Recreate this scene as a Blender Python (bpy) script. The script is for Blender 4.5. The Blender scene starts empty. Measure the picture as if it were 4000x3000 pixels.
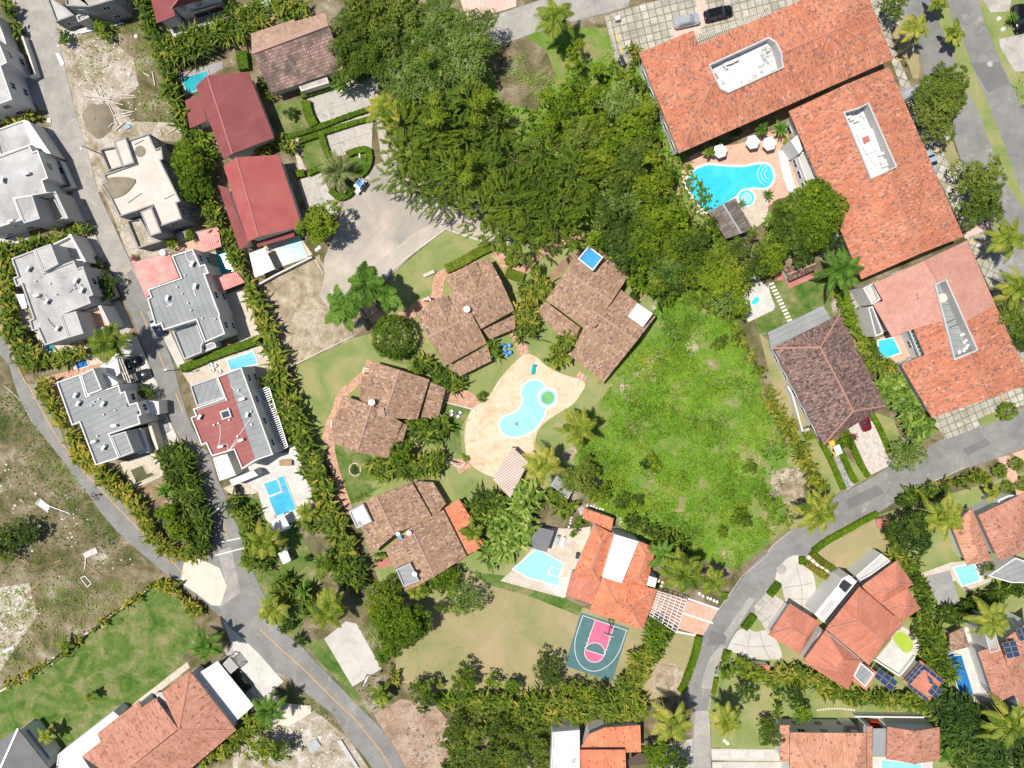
import bpy, bmesh, math, random
import numpy as np
from mathutils import Vector, Matrix
R = math.radians
random.seed(7); RNG = np.random.default_rng(7)
SC = bpy.context.scene
# ---------------- camera, world, sun, exposure ----------------
S = 0.0455; H = 128.0
cam = bpy.data.cameras.new('camera'); camo = bpy.data.objects.new('camera', cam)
SC.collection.objects.link(camo); SC.camera = camo
PITCH = math.atan(170/(H/S))          # camera leans a little towards the bottom of the plan
camo.location = (0, 0, H); camo.rotation_euler = (-PITCH, 0, 0)
cam.sensor_width = 36; cam.lens = 36*H/(4000*S); cam.clip_start = 1; cam.clip_end = 2000
SUNV = Vector((-0.35, 0.065, 1)).normalized()
EL = math.asin(SUNV.z)
w = bpy.data.worlds.new('World'); SC.world = w; w.use_nodes = True
nt = w.node_tree; bg = nt.nodes['Background']; sky = nt.nodes.new('ShaderNodeTexSky')
sky.sky_type = 'NISHITA'; sky.sun_disc = False; sky.sun_elevation = EL
sky.sun_rotation = math.atan2(SUNV.x, SUNV.y)
nt.links.new(sky.outputs[0], bg.inputs[0]); bg.inputs[1].default_value = 0.085
sl = bpy.data.lights.new('sun', 'SUN'); sl.energy = 5.0; sl.angle = R(0.5); sl.color = (1.0, 0.95, 0.87)
so = bpy.data.objects.new('sun', sl); SC.collection.objects.link(so)
so.rotation_euler = SUNV.to_track_quat('Z', 'Y').to_euler()
SC.view_settings.view_transform = 'Standard'; SC.view_settings.look = 'None'
SC.view_settings.exposure = 0.05; SC.view_settings.gamma = 1
# ---------------- coordinates ----------------
# survey squares: 'cr' = column, row of a 4 x 4 grid over the site plan, 'O' = the whole plan
def px(t, s):
    out = []
    for tok in s.split():
        v = tok.split(',')
        x, y = float(v[0]), float(v[1])
        if t == 'O': X, Y = x*1.80835, y*1.80835
        else: X, Y = int(t[0])*1000 + x/2.212, int(t[1])*750 + y/2.212
        out.append((X, Y) + tuple(v[2:]))
    return out
def W(X, Y, h=0.0):
    f = H/S; a, b = (X-2000)/f, (1500-Y)/f; c, q = math.cos(PITCH), math.sin(PITCH)
    y, z = b*c-q, -c-b*q                  # survey ray turned into the site frame
    k = (H-h)/-z
    return (a*k, y*k)
def unW(x, y, h):
    c, q = math.cos(PITCH), math.sin(PITCH); y, z = y, h-H; b, d = y*c-z*q, y*q+z*c
    f = H/S; return (2000+f*x/-d, 1500-f*b/-d)
def wp(t, s, h=0.0): return [W(p[0], p[1], h) for p in px(t, s)]
def area(P): return 0.5*sum(P[i][0]*P[(i+1) % len(P)][1]-P[(i+1) % len(P)][0]*P[i][1] for i in range(len(P)))
def ccw(P): return P if area(P) > 0 else P[::-1]
def inset(P, d):
    n = len(P); out = []
    for i in range(n):
        a = Vector(P[i-1][:2]); b = Vector(P[i][:2]); c = Vector(P[(i+1) % n][:2])
        e1 = (b-a).normalized(); e2 = (c-b).normalized()
        n1 = Vector((-e1.y, e1.x)); n2 = Vector((-e2.y, e2.x))
        m = n1+n2; q = max(0.35, m.dot(n1)) if m.length > 1e-6 else 1
        if m.length < 1e-6: m = n1
        out.append((b.x+m.x*d/q, b.y+m.y*d/q))
    return out
# ---------------- objects ----------------
COL = SC.collection
def tag(o, label=None, cat=None, group=None, kind=None):
    if label: o['label'] = label
    if cat: o['category'] = cat
    if group: o['group'] = group
    if kind: o['kind'] = kind
    return o
def thing(name, label, cat, loc=(0, 0, 0), rz=0, group=None):
    o = bpy.data.objects.new(name, None); COL.objects.link(o)
    o.location = loc; o.rotation_euler = (0, 0, rz); o.empty_display_size = .3
    return tag(o, label, cat, group)
class MB:
    """collects faces (vertices, polygons, optional uv, material slot)"""
    def __init__(s): s.v = []; s.f = []; s.uv = {}; s.m = []
    def face(s, pts, uv=None, m=0):
        b = len(s.v); s.v += [tuple(p) for p in pts]; s.f.append(tuple(range(b, b+len(pts)))); s.m.append(m)
        if uv: s.uv[len(s.f)-1] = uv
    def prism(s, P, z0, z1, m=0, bottom=True, mt=None):
        P = ccw(P); n = len(P)
        s.face([(x, y, z1) for x, y in P], [(x, y) for x, y in P], m if mt is None else mt)
        if bottom: s.face([(x, y, z0) for x, y in P[::-1]], None, m)
        for i in range(n):
            a, b = P[i], P[(i+1) % n]; L = math.dist(a, b)
            s.face([(a[0], a[1], z0), (b[0], b[1], z0), (b[0], b[1], z1), (a[0], a[1], z1)],
                   [(0, z0), (L, z0), (L, z1), (0, z1)], m)
    def box(s, c, d, rz=0, m=0, taper=1.0):
        cx, cy, cz = c; hx, hy, hz = d[0]/2, d[1]/2, d[2]/2
        ca, sa = math.cos(rz), math.sin(rz)
        def q(x, y, z): return (cx+x*ca-y*sa, cy+x*sa+y*ca, cz+z)
        t = taper
        v = [q(-hx, -hy, -hz), q(hx, -hy, -hz), q(hx, hy, -hz), q(-hx, hy, -hz),
             q(-hx*t, -hy*t, hz), q(hx*t, -hy*t, hz), q(hx*t, hy*t, hz), q(-hx*t, hy*t, hz)]
        for f in ((3, 2, 1, 0), (4, 5, 6, 7), (0, 1, 5, 4), (1, 2, 6, 5), (2, 3, 7, 6), (3, 0, 4, 7)):
            s.face([v[i] for i in f], None, m)
    def bar(s, a, b, w, h=None, m=0):
        h = h or w; a = Vector(a); b = Vector(b); d = b-a
        if d.length < 1e-6: return
        up = Vector((0, 0, 1)) if abs(d.normalized().z) < .95 else Vector((1, 0, 0))
        sx = d.cross(up).normalized()*w/2; sz = sx.cross(d).normalized()*h/2
        A = [a-sx-sz, a+sx-sz, a+sx+sz, a-sx+sz]; B = [p+d for p in A]
        s.face(A[::-1], None, m); s.face(B, None, m)
        for i in range(4): s.face([A[i], A[(i+1) % 4], B[(i+1) % 4], B[i]], None, m)
    def tube(s, pts, r, n=7, m=0, cap=True):
        rings = []
        rr = r if isinstance(r, (list, tuple)) else [r]*len(pts)
        for i, p in enumerate(pts):
            p = Vector(p); d = Vector(pts[min(i+1, len(pts)-1)])-Vector(pts[max(i-1, 0)])
            d.normalize(); up = Vector((0, 0, 1)) if abs(d.z) < .9 else Vector((1, 0, 0))
            a = d.cross(up).normalized(); b = a.cross(d)
            rings.append([p+(a*math.cos(k*6.2832/n)+b*math.sin(k*6.2832/n))*rr[i] for k in range(n)])
        for i in range(len(rings)-1):
            for k in range(n): s.face([rings[i][k], rings[i+1][k], rings[i+1][(k+1) % n], rings[i][(k+1) % n]], None, m)
        if cap: s.face(rings[0], None, m); s.face(rings[-1][::-1], None, m)
    def dome(s, c, r, hz, n=16, k=4, m=0):
        for j in range(k):
            a0, a1 = j*math.pi/2/k, (j+1)*math.pi/2/k
            for i in range(n):
                t0, t1 = i*6.2832/n, (i+1)*6.2832/n
                q = lambda t, a: (c[0]+r*math.cos(a)*math.cos(t), c[1]+r*math.cos(a)*math.sin(t), c[2]+hz*math.sin(a))
                s.face([q(t0, a0), q(t1, a0), q(t1, a1), q(t0, a1)], None, m)
    def build(s, name, mats, parent=None, bevel=0, smooth=False):
        me = bpy.data.meshes.new(name); me.from_pydata(s.v, [], s.f)
        if not isinstance(mats, (list, tuple)): mats = [mats]
        for x in mats: me.materials.append(x)
        me.polygons.foreach_set('material_index', s.m)
        uvl = me.uv_layers.new(name='UVMap')
        buf = np.zeros(len(me.loops)*2, dtype=np.float32)
        for i, p in enumerate(me.polygons):
            u = s.uv.get(i)
            if u is None:
                for k, li in enumerate(p.loop_indices):
                    v = s.v[s.f[i][k]]; buf[2*li] = v[0]; buf[2*li+1] = v[1]
            else:
                for k, li in enumerate(p.loop_indices): buf[2*li], buf[2*li+1] = u[k][0], u[k][1]
        uvl.data.foreach_set('uv', buf)
        if smooth: me.polygons.foreach_set('use_smooth', [True]*len(me.polygons))
        me.update()
        bm = bmesh.new(); bm.from_mesh(me); bmesh.ops.remove_doubles(bm, verts=bm.verts, dist=1e-5)
        if bevel:
            es = [e for e in bm.edges if len(e.link_faces) == 2 and e.calc_face_angle(0) > .5]
            bmesh.ops.bevel(bm, geom=es, offset=bevel, segments=2, affect='EDGES', clamp_overlap=True)
        bmesh.ops.recalc_face_normals(bm, faces=bm.faces) if len(bm.faces) > 1 else None
        bm.to_mesh(me); bm.free()
        o = bpy.data.objects.new(name, me); COL.objects.link(o)
        if parent: o.parent = parent
        return o
def npmesh(name, V, Q, val, mat, parent=None):
    """big mesh of quads from numpy arrays; val = one float per face used for leaf colour"""
    me = bpy.data.meshes.new(name); n = len(Q); k = Q.shape[1]
    me.vertices.add(len(V)); me.vertices.foreach_set('co', V.astype(np.float32).ravel())
    me.loops.add(n*k); me.loops.foreach_set('vertex_index', Q.astype(np.int32).ravel())
    me.polygons.add(n); me.polygons.foreach_set('loop_start', np.arange(0, n*k, k, dtype=np.int32))
    a = me.attributes.new('v', 'FLOAT', 'FACE'); a.data.foreach_set('value', val.astype(np.float32))
    me.materials.append(mat); me.update(calc_edges=True); me.validate()
    o = bpy.data.objects.new(name, me); COL.objects.link(o)
    if parent: o.parent = parent
    return o
def copy_tree(o, parent=None):
    c = o.copy(); COL.objects.link(c)
    if parent: c.parent = parent
    for ch in list(o.children): copy_tree(ch, c)
    return c
# ---------------- materials ----------------
class N:
    def __init__(s, name):
        s.mat = bpy.data.materials.new(name); s.mat.use_nodes = True
        s.t = s.mat.node_tree; s.b = s.t.nodes['Principled BSDF']; s.o = s.t.nodes['Material Output']
    def n(s, ty, **k):
        x = s.t.nodes.new(ty)
        for a, b in k.items(): setattr(x, a, b)
        return x
    def l(s, a, b): s.t.links.new(a, b)
    def math(s, op, a, b=None, c=None):
        x = s.n('ShaderNodeMath', operation=op)
        for i, v in enumerate((a, b, c)):
            if v is None: continue
            if isinstance(v, (int, float)): x.inputs[i].default_value = v
            else: s.l(v, x.inputs[i])
        return x.outputs[0]
    def mix(s, f, a, b, mode='MIX'):
        x = s.n('ShaderNodeMix', data_type='RGBA', blend_type=mode)
        for i, v in ((0, f), (6, a), (7, b)):
            if isinstance(v, (int, float)): x.inputs[i].default_value = v
            elif isinstance(v, tuple): x.inputs[i].default_value = v+(1,)
            else: s.l(v, x.inputs[i])
        return x.outputs[2]
    def noise(s, sc, vec=None, det=6, rough=.6, dist=0):
        x = s.n('ShaderNodeTexNoise'); x.inputs['Scale'].default_value = sc
        x.inputs['Detail'].default_value = det; x.inputs['Roughness'].default_value = rough
        x.inputs['Distortion'].default_value = dist
        s.l(vec if vec is not None else s.pos(), x.inputs['Vector']); return x.outputs[0]
    def pos(s):
        if not hasattr(s, '_p'): s._p = s.n('ShaderNodeNewGeometry').outputs['Position']
        return s._p
    def ramp(s, f, stops, interp='LINEAR'):
        x = s.n('ShaderNodeValToRGB'); x.color_ramp.interpolation = interp
        while len(x.color_ramp.elements) < len(stops): x.color_ramp.elements.new(0.5)
        for e, (p, c) in zip(x.color_ramp.elements, stops): e.position = p; e.color = tuple(c)+(1,) if len(c) == 3 else c
        s.l(f, x.inputs[0]); return x.outputs[0]
    def bump(s, h, dist=.1, st=.6):
        x = s.n('ShaderNodeBump'); x.inputs['Distance'].default_value = dist; x.inputs['Strength'].default_value = st
        s.l(h, x.inputs['Height']); s.l(x.outputs[0], s.b.inputs['Normal'])
def soil(name, stops, sc=.15, fine=3.0, fa=.35, rough=.9, bump=.06, det=10, dist=.6, spots=None, big=None):
    """ground and other matt stuff: large patches by ramp, fine grain on top"""
    m = N(name); f = m.noise(sc, det=det, rough=.62, dist=dist)
    c = m.ramp(f, stops)
    if spots:                                  # (scale, threshold, colour)
        sp = m.noise(spots[0], det=8, rough=.7)
        k = m.ramp(sp, [(spots[1], (0, 0, 0)), (min(1, spots[1]+.06), (1, 1, 1))])
        c = m.mix(k, c, spots[2])
    if big: c = m.mix(1.0, c, m.ramp(m.noise(big[0], det=7, rough=.65, dist=.8), [(.35, (1-big[1],)*3), (.65, (1+big[1],)*3)]), 'MULTIPLY')
    g = m.noise(fine, det=6, rough=.75)
    g2 = m.ramp(g, [(.25, (1-fa,)*3), (.5, (1, 1, 1)), (.75, (1+fa,)*3)])
    c = m.mix(1.0, c, g2, 'MULTIPLY')
    m.l(c, m.b.inputs['Base Color']); m.b.inputs['Roughness'].default_value = rough
    m.b.inputs['Specular IOR Level'].default_value = .2
    if bump: m.bump(g, bump)
    return m.mat
def grid(name, c1, c2, sc=.6, pu=0, pv=0, lw=.06, lc=(.2, .2, .2), cell=0.0, dark=None, corr=0, rough=.8,
         cstr=.5, weather=None, light=None, spec=.2, brick=False, rib=0, streak=0):
    """surfaces laid in rows: tiles, pavers, membranes, corrugated sheet; uv is in metres"""
    m = N(name)
    uv = m.n('ShaderNodeUVMap').outputs[0]; sp = m.n('ShaderNodeSeparateXYZ'); m.l(uv, sp.inputs[0])
    u, v = sp.outputs[0], sp.outputs[1]
    c = m.mix(m.ramp(m.noise(sc, det=8), [(.35, (0, 0, 0)), (.65, (1, 1, 1))]), c1, c2)
    if pu or pv:
        cv = m.math('DIVIDE', v, pv or 1); fv = m.math('FLOOR', cv)
        cu = m.math('DIVIDE', u, pu or 1)
        if brick: cu = m.math('ADD', cu, m.math('MULTIPLY', m.math('MODULO', fv, 2.0), .5))
        fu = m.math('FLOOR', cu)
        if cell or dark or light:
            cb = m.n('ShaderNodeCombineXYZ'); m.l(fu, cb.inputs[0]); m.l(fv, cb.inputs[1])
            wn = m.n('ShaderNodeTexWhiteNoise'); m.l(cb.outputs[0], wn.inputs['Vector'])
            r = wn.outputs['Value']
            if cell:
                k = m.math('ADD', m.math('MULTIPLY', r, 2*cell), 1-cell)
                kk = m.n('ShaderNodeCombineXYZ'); [m.l(k, kk.inputs[i]) for i in range(3)]
                c = m.mix(1.0, c, kk.outputs[0], 'MULTIPLY')
            cs = m.n('ShaderNodeSeparateXYZ'); m.l(wn.outputs['Color'], cs.inputs[0])
            if dark:                           # (share of cells, colour); clustered by a soft noise
                cl = m.math('MULTIPLY', m.ramp(m.noise(.5, det=3), [(.3, (.25,)*3), (.7, (1.9,)*3)]), dark[0])
                c = m.mix(m.math('LESS_THAN', cs.outputs[1], cl), c, dark[1])
            if light: c = m.mix(m.math('LESS_THAN', cs.outputs[2], light[0]), c, light[1])
        ln = None
        for q, p in ((cu, pu), (cv, pv)):
            if not p: continue
            k = m.math('LESS_THAN', m.math('FRACT', q), lw/p)
            ln = k if ln is None else m.math('MAXIMUM', ln, k)
        if lw: c = m.mix(ln, c, lc)
    if rib: k = m.math('SUBTRACT', 1, m.math('MULTIPLY', m.math('LESS_THAN', m.math('FRACT', m.math('DIVIDE', u, rib[0])), .32), rib[1])); kk = m.n('ShaderNodeCombineXYZ'); [m.l(k, kk.inputs[i]) for i in range(3)]; c = m.mix(1.0, c, kk.outputs[0], 'MULTIPLY')  # shade in the valleys between ribs, painted into the colour
    if streak:                                 # dirt washed down the slope
        sv = m.n('ShaderNodeCombineXYZ'); m.l(m.math('MULTIPLY', u, 1.6), sv.inputs[0]); m.l(m.math('MULTIPLY', v, .22), sv.inputs[1])
        c = m.mix(1.0, c, m.ramp(m.noise(1.0, sv.outputs[0], det=6, rough=.7), [(.32, (1-streak, 1-streak*1.05, 1-streak*1.1)), (.6, (1.05,)*3)]), 'MULTIPLY')
    if weather:                                # (scale, threshold, colour)
        wv = m.ramp(m.noise(weather[0], det=8, rough=.7), [(weather[1], (0, 0, 0)), (weather[1]+.12, (1, 1, 1))])
        c = m.mix(m.math('MULTIPLY', wv, .8), c, weather[2])
    g = m.noise(5.0, det=5, rough=.7)
    c = m.mix(1.0, c, m.ramp(g, [(.3, (.86,)*3), (.7, (1.14,)*3)]), 'MULTIPLY')
    m.l(c, m.b.inputs['Base Color']); m.b.inputs['Roughness'].default_value = rough
    m.b.inputs['Specular IOR Level'].default_value = spec
    if corr: m.bump(m.math('ABSOLUTE', m.math('SINE', m.math('MULTIPLY', u, math.pi/corr))), corr*.35, cstr)
    else: m.bump(g, .03)
    return m.mat
def leafm(name, cols, trans=.28, rough=.6):
    m = N(name); at = m.n('ShaderNodeAttribute', attribute_name='v')
    n = len(cols)
    oi = m.n('ShaderNodeObjectInfo').outputs['Random']
    f = m.math('ADD', at.outputs['Fac'], m.math('MULTIPLY', m.math('SUBTRACT', oi, .5), .42))
    f = m.math('ADD', f, m.math('MULTIPLY', m.math('SUBTRACT', m.noise(.09, det=4), .5), .9))
    c = m.ramp(f, [(i/(n-1), cols[i]) for i in range(n)])
    c = m.mix(1.0, c, m.ramp(m.noise(.7, det=3), [(.3, (.72, .78, .7)), (.7, (1.25, 1.2, 1.2))]), 'MULTIPLY')
    m.l(c, m.b.inputs['Base Color']); m.b.inputs['Roughness'].default_value = rough
    m.b.inputs['Specular IOR Level'].default_value = .18
    tr = m.n('ShaderNodeBsdfTranslucent'); m.l(c, tr.inputs[0])
    mx = m.n('ShaderNodeMixShader'); mx.inputs[0].default_value = trans
    m.l(m.b.outputs[0], mx.inputs[1]); m.l(tr.outputs[0], mx.inputs[2]); m.l(mx.outputs[0], m.o.inputs[0])
    return m.mat
def paint(name, c, rough=.5, metal=0, nz=.06, spec=.4, sc=1.5):
    m = N(name); f = m.noise(sc, det=8, rough=.7)
    d = tuple(max(0, x*(1-nz*2.2)) for x in c)
    m.l(m.mix(m.ramp(f, [(.35, (0, 0, 0)), (.62, (1, 1, 1))]), d, c), m.b.inputs['Base Color'])
    m.b.inputs['Roughness'].default_value = rough; m.b.inputs['Metallic'].default_value = metal
    m.b.inputs['Specular IOR Level'].default_value = spec
    return m.mat
def water(name, c1, c2, sc=.25):
    m = N(name); f = m.noise(sc, det=3, dist=1.0)
    c = m.mix(m.ramp(f, [(.35, (0, 0, 0)), (.65, (1, 1, 1))]), c1, c2)
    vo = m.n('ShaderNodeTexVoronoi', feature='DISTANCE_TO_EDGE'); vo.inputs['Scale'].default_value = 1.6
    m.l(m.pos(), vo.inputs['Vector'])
    c = m.mix(m.ramp(vo.outputs[0], [(0, (.05,)*3), (.06, (0, 0, 0))]), c, (.75, .95, 1))  # bright caustic light lines painted faintly into the water colour
    m.l(c, m.b.inputs['Base Color']); m.b.inputs['Roughness'].default_value = .08
    m.b.inputs['Specular IOR Level'].default_value = .5
    m.bump(m.noise(2.2, det=4, rough=.6), .02, .35)
    return m.mat
# ---------------- material library ----------------
MAT = {}
def mats():
    m = MAT
    PL = (.43, .395, .34)
    m['scrub'] = soil('dry_scrub_ground', [(.30, (.05, .06, .022)), (.42, (.115, .105, .045)), (.52, (.19, .155, .09)), (.62, (.27, .225, .155)), (.75, PL)], .22, 3.5, .45, spots=(.9, .63, (.44, .40, .34)))
    m['rubble'] = soil('rubble_ground', [(.30, (.16, .15, .07)), (.42, (.30, .25, .17)), (.55, (.42, .37, .30)), (.7, (.58, .54, .49))], .35, 4, .5, spots=(1.6, .58, (.62, .59, .55)))
    m['straw'] = soil('straw_ground', [(.28, (.15, .15, .06)), (.40, (.27, .21, .14)), (.52, (.38, .31, .22)), (.62, (.46, .385, .29)), (.74, (.27, .22, .14))], .25, 3.5, .4, det=12, dist=1.2, big=(.9, .18))
    m['mulch'] = soil('chipped_ground', [(.3, (.20, .12, .08)), (.5, (.36, .25, .18)), (.68, (.46, .36, .28))], .3, 5, .6, spots=(3.0, .63, (.62, .54, .46)))
    m['lawn'] = soil('lawn_ground', [(.32, (.15, .215, .06)), (.48, (.225, .265, .09)), (.62, (.31, .29, .13)), (.75, (.38, .32, .18))], .16, 6, .2)
    m['lawn_green'] = soil('green_lawn_ground', [(.34, (.05, .11, .016)), (.46, (.095, .16, .03)), (.55, (.16, .19, .06)), (.66, (.25, .225, .11))], .3, 6, .3, det=12, big=(1.2, .15))
    m['lawn_dry'] = soil('dry_lawn_ground', [(.30, (.19, .225, .08)), (.45, (.29, .265, .125)), (.6, (.36, .29, .16)), (.75, (.42, .32, .20))], .10, 6, .2)
    m['meadow'] = soil('meadow_ground', [(.3, (.09, .17, .02)), (.5, (.15, .24, .04)), (.62, (.26, .23, .10)), (.75, (.42, .34, .24))], .25, 4, .4)
    m['earth'] = soil('bare_earth', [(.3, (.20, .13, .08)), (.5, (.28, .19, .12)), (.7, (.38, .29, .20))], .5, 4, .3)
    m['asphalt'] = soil('asphalt', [(.35, (.20, .195, .185)), (.55, (.24, .232, .22)), (.75, (.29, .275, .255))], .12, 9, .2, bump=.01, big=(.45, .12), spots=(.35, .60, (.33, .31, .28)))
    m['asphalt_dark'] = soil('new_asphalt', [(.35, (.16, .158, .152)), (.7, (.19, .187, .18))], .3, 9, .14, bump=.01)
    m['road_dusty'] = soil('dusty_road', [(.32, (.27, .26, .24)), (.5, (.345, .325, .295)), (.7, (.40, .375, .335))], .12, 6, .18, bump=.01, big=(.5, .12), spots=(.4, .60, (.46, .42, .36)))
    m['drive_dust'] = soil('dusty_gravel_drive', [(.34, (.27, .255, .235)), (.46, (.36, .325, .28)), (.58, (.47, .405, .34)), (.70, (.58, .49, .41))], .11, 6, .12, bump=.01)
    m['sand'] = soil('pale_sand', [(.35, (.60, .51, .41)), (.7, (.72, .64, .54))], .5, 5, .1)
    m['sand_dark'] = soil('building_sand', [(.35, (.22, .185, .13)), (.7, (.30, .26, .19))], .6, 5, .2, bump=.1)
    m['concrete'] = soil('concrete', [(.32, (.30, .285, .25)), (.5, (.42, .395, .355)), (.7, (.52, .49, .44))], .35, 4, .15, bump=.02, spots=(1.3, .62, (.30, .28, .24)))
    m['concrete_clean'] = soil('clean_concrete', [(.35, (.46, .43, .385)), (.7, (.58, .55, .50))], .35, 4, .1, bump=.01, spots=(1.1, .64, (.40, .37, .33)))
    m['concrete_grey'] = soil('grey_concrete', [(.35, (.26, .255, .25)), (.7, (.36, .35, .34))], .5, 4, .12, bump=.01)
    m['gravel'] = soil('gravel', [(.35, (.30, .29, .27)), (.65, (.48, .46, .43))], 1.5, 9, .5)
    m['roof_conc'] = soil('weathered_roof_concrete', [(.32, (.30, .295, .29)), (.5, (.42, .41, .40)), (.7, (.53, .52, .51))], .25, 3, .12, bump=.01, det=8, spots=(.8, .62, (.22, .21, .20)))
    m['roof_cream'] = soil('fresh_roof_screed', [(.35, (.55, .48, .42)), (.7, (.66, .59, .53))], .35, 4, .08, bump=.01, spots=(1.2, .64, (.40, .36, .32)))
    m['roof_white'] = soil('white_roof_coat', [(.35, (.58, .58, .575)), (.7, (.72, .72, .72))], .5, 4, .06, bump=.01, spots=(.45, .55, (.30, .29, .28)))
    m['roof_white_clean'] = soil('clean_white_roof', [(.35, (.68, .68, .68)), (.7, (.78, .78, .78))], .5, 4, .03, bump=.005, spots=(.8, .66, (.55, .55, .54)))
    m['conc_raw'] = soil('raw_concrete_wall', [(.35, (.24, .24, .235)), (.7, (.36, .36, .35))], .6, 4, .15, bump=.02)
    m['deck'] = soil('coral_stone_deck', [(.33, (.50, .36, .22)), (.46, (.62, .48, .33)), (.60, (.68, .55, .41)), (.72, (.56, .39, .24))], .35, 5, .14, bump=.01, det=12, dist=1.5, spots=(2.0, .63, (.38, .25, .15)))
    m['patio_white'] = grid('white_patio', (.52, .50, .46), (.62, .60, .56), .4, .6, .6, .03, (.46, .43, .38), cell=.06, weather=(.5, .66, (.42, .38, .33)))
    m['patio_cream'] = grid('cream_patio', (.50, .43, .34), (.60, .53, .44), .4, .5, .5, .03, (.40, .33, .26), cell=.08, weather=(.5, .62, (.34, .29, .23)))
    m['patio_pink'] = grid('salmon_patio', (.55, .33, .235), (.64, .42, .32), .4, .4, .4, .02, (.44, .29, .22), cell=.08)
    m['brick_path'] = grid('terracotta_path', (.42, .20, .12), (.54, .30, .20), .8, .35, .35, .04, (.55, .45, .36), cell=.25)
    m['brick_red'] = grid('red_brick_paving', (.40, .12, .10), (.46, .17, .14), .8, .3, .3, .03, (.5, .3, .26), cell=.12)
    m['pavers'] = grid('square_pavers_with_grass_joints', (.34, .31, .26), (.50, .465, .415), .5, 1.3, 1.3, .15, (.17, .18, .08), cell=.16, weather=(.6, .54, (.20, .185, .16)))
    m['plaza'] = grid('pink_plaza', (.62, .42, .36), (.72, .52, .45), .3, .8, .8, .05, (.50, .34, .28), cell=.05)
    m['slab_drive'] = grid('concrete_slab_drive', (.40, .37, .33), (.54, .51, .46), .5, 3.0, 3.0, .07, (.26, .24, .20), cell=.07, weather=(.5, .5, (.26, .245, .21)))
    m['cobble'] = grid('patterned_grey_paving', (.27, .27, .26), (.42, .42, .40), 2.5, .35, .35, .05, (.2, .2, .2), cell=.3)
    m['stamped'] = grid('pale_stamped_drive', (.52, .45, .40), (.60, .54, .49), 1.2, .5, .5, .05, (.42, .37, .33), cell=.12)
    T = dict(pu=.26, pv=.42, lw=.0, corr=.26, cstr=.5, rib=(.36, .16), streak=.22)
    m['tile_red'] = grid('terracotta_roof_tiles', (.52, .185, .105), (.59, .25, .155), .35, cell=.13, dark=(.13, (.29, .15, .12)), light=(.02, (.68, .36, .25)), weather=(.22, .68, (.36, .17, .12)), **T)
    m['tile_orange'] = grid('bright_orange_roof_tiles', (.66, .215, .115), (.76, .285, .16), .4, cell=.08, dark=(.04, (.46, .13, .07)), **T)
    m['tile_villa'] = grid('even_orange_roof_tiles', (.54, .195, .125), (.62, .25, .17), .3, cell=.07, weather=(.25, .66, (.48, .18, .12)), **T)
    m['tile_salmon'] = grid('salmon_shingles', (.48, .245, .19), (.54, .295, .235), .3, pu=.45, pv=.6, lw=.03, lc=(.42, .17, .13), cell=.07)
    m['tile_peach'] = grid('faded_peach_roof_tiles', (.56, .27, .17), (.64, .34, .23), .35, cell=.12, dark=(.04, (.32, .15, .10)), **T)
    m['tile_peach2'] = grid('dull_salmon_roof_tiles', (.46, .21, .14), (.55, .28, .20), .35, cell=.14, dark=(.05, (.28, .14, .10)), **T)
    m['tile_brown'] = grid('aged_brown_clay_tiles', (.335, .205, .135), (.43, .28, .185), .5, cell=.17, dark=(.10, (.22, .145, .125)), light=(.07, (.55, .36, .28)), weather=(.3, .6, (.26, .165, .135)), **T)
    m['tile_mottled'] = grid('mottled_purple_brown_tiles', (.17, .11, .095), (.25, .165, .145), .8, cell=.3, dark=(.15, (.09, .07, .065)), light=(.10, (.36, .22, .18)), **T)
    m['tile_old'] = grid('blackened_old_roof_tiles', (.28, .17, .135), (.42, .28, .235), .6, pu=.4, pv=.5, lw=.10, lc=(.15, .11, .095), cell=.25, weather=(.28, .44, (.085, .07, .06)))
    m['tile_oldpink'] = grid('old_salmon_roof_tiles', (.32, .21, .15), (.41, .28, .205), .5, pu=.4, pv=.5, lw=.0, cell=.15, weather=(.4, .66, (.3, .2, .15)))
    m['boards'] = grid('weathered_grey_boards', (.15, .125, .11), (.24, .205, .18), .8, pu=.3, pv=1.2, lw=.04, lc=(.08, .07, .06), cell=.25, streak=.3)
    m['dust'] = soil('pale_dust', [(.35, (.39, .345, .29)), (.7, (.50, .44, .37))], .4, 6, .1, bump=.005)
    m['tile_dark'] = grid('dark_brown_roof_tiles', (.12, .075, .06), (.20, .125, .10), .9, cell=.35, light=(.14, (.34, .22, .18)), **T)
    m['maroon'] = soil('maroon_shingle_roof', [(.35, (.22, .065, .065)), (.7, (.27, .09, .088))], .3, 12, .18, bump=.01)
    m['red'] = soil('faded_red_roof', [(.35, (.33, .085, .08)), (.7, (.39, .12, .11))], .3, 12, .12, bump=.01)
    m['membrane'] = grid('grey_roof_membrane', (.25, .265, .265), (.31, .325, .325), .3, pv=1.0, lw=.05, lc=(.11, .115, .115), cell=.04, weather=(.3, .66, (.19, .19, .19)))
    m['membrane_red'] = grid('maroon_roof_membrane', (.30, .10, .09), (.35, .13, .12), .3, pv=1.0, lw=.05, lc=(.24, .07, .065), cell=.04)
    m['corr_red'] = grid('red_corrugated_sheet', (.62, .15, .13), (.74, .33, .30), .5, pu=.38, lw=.08, lc=(.80, .46, .42), corr=.38, rough=.4)
    m['slat_pink'] = grid('pink_roof_slats', (.52, .43, .37), (.60, .51, .45), .5, pu=.42, lw=.12, lc=(.38, .25, .21))
    m['corr_white'] = grid('white_corrugated_sheet', (.70, .72, .73), (.80, .81, .82), .3, pu=.35, lw=.06, lc=(.52, .54, .56), corr=.35, rough=.4, weather=(.25, .74, (.2, .2, .2)))
    m['corr_grey'] = grid('grey_standing_seam', (.17, .17, .175), (.22, .22, .225), .3, pu=.4, lw=.06, lc=(.12, .12, .12), corr=.4)
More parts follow.
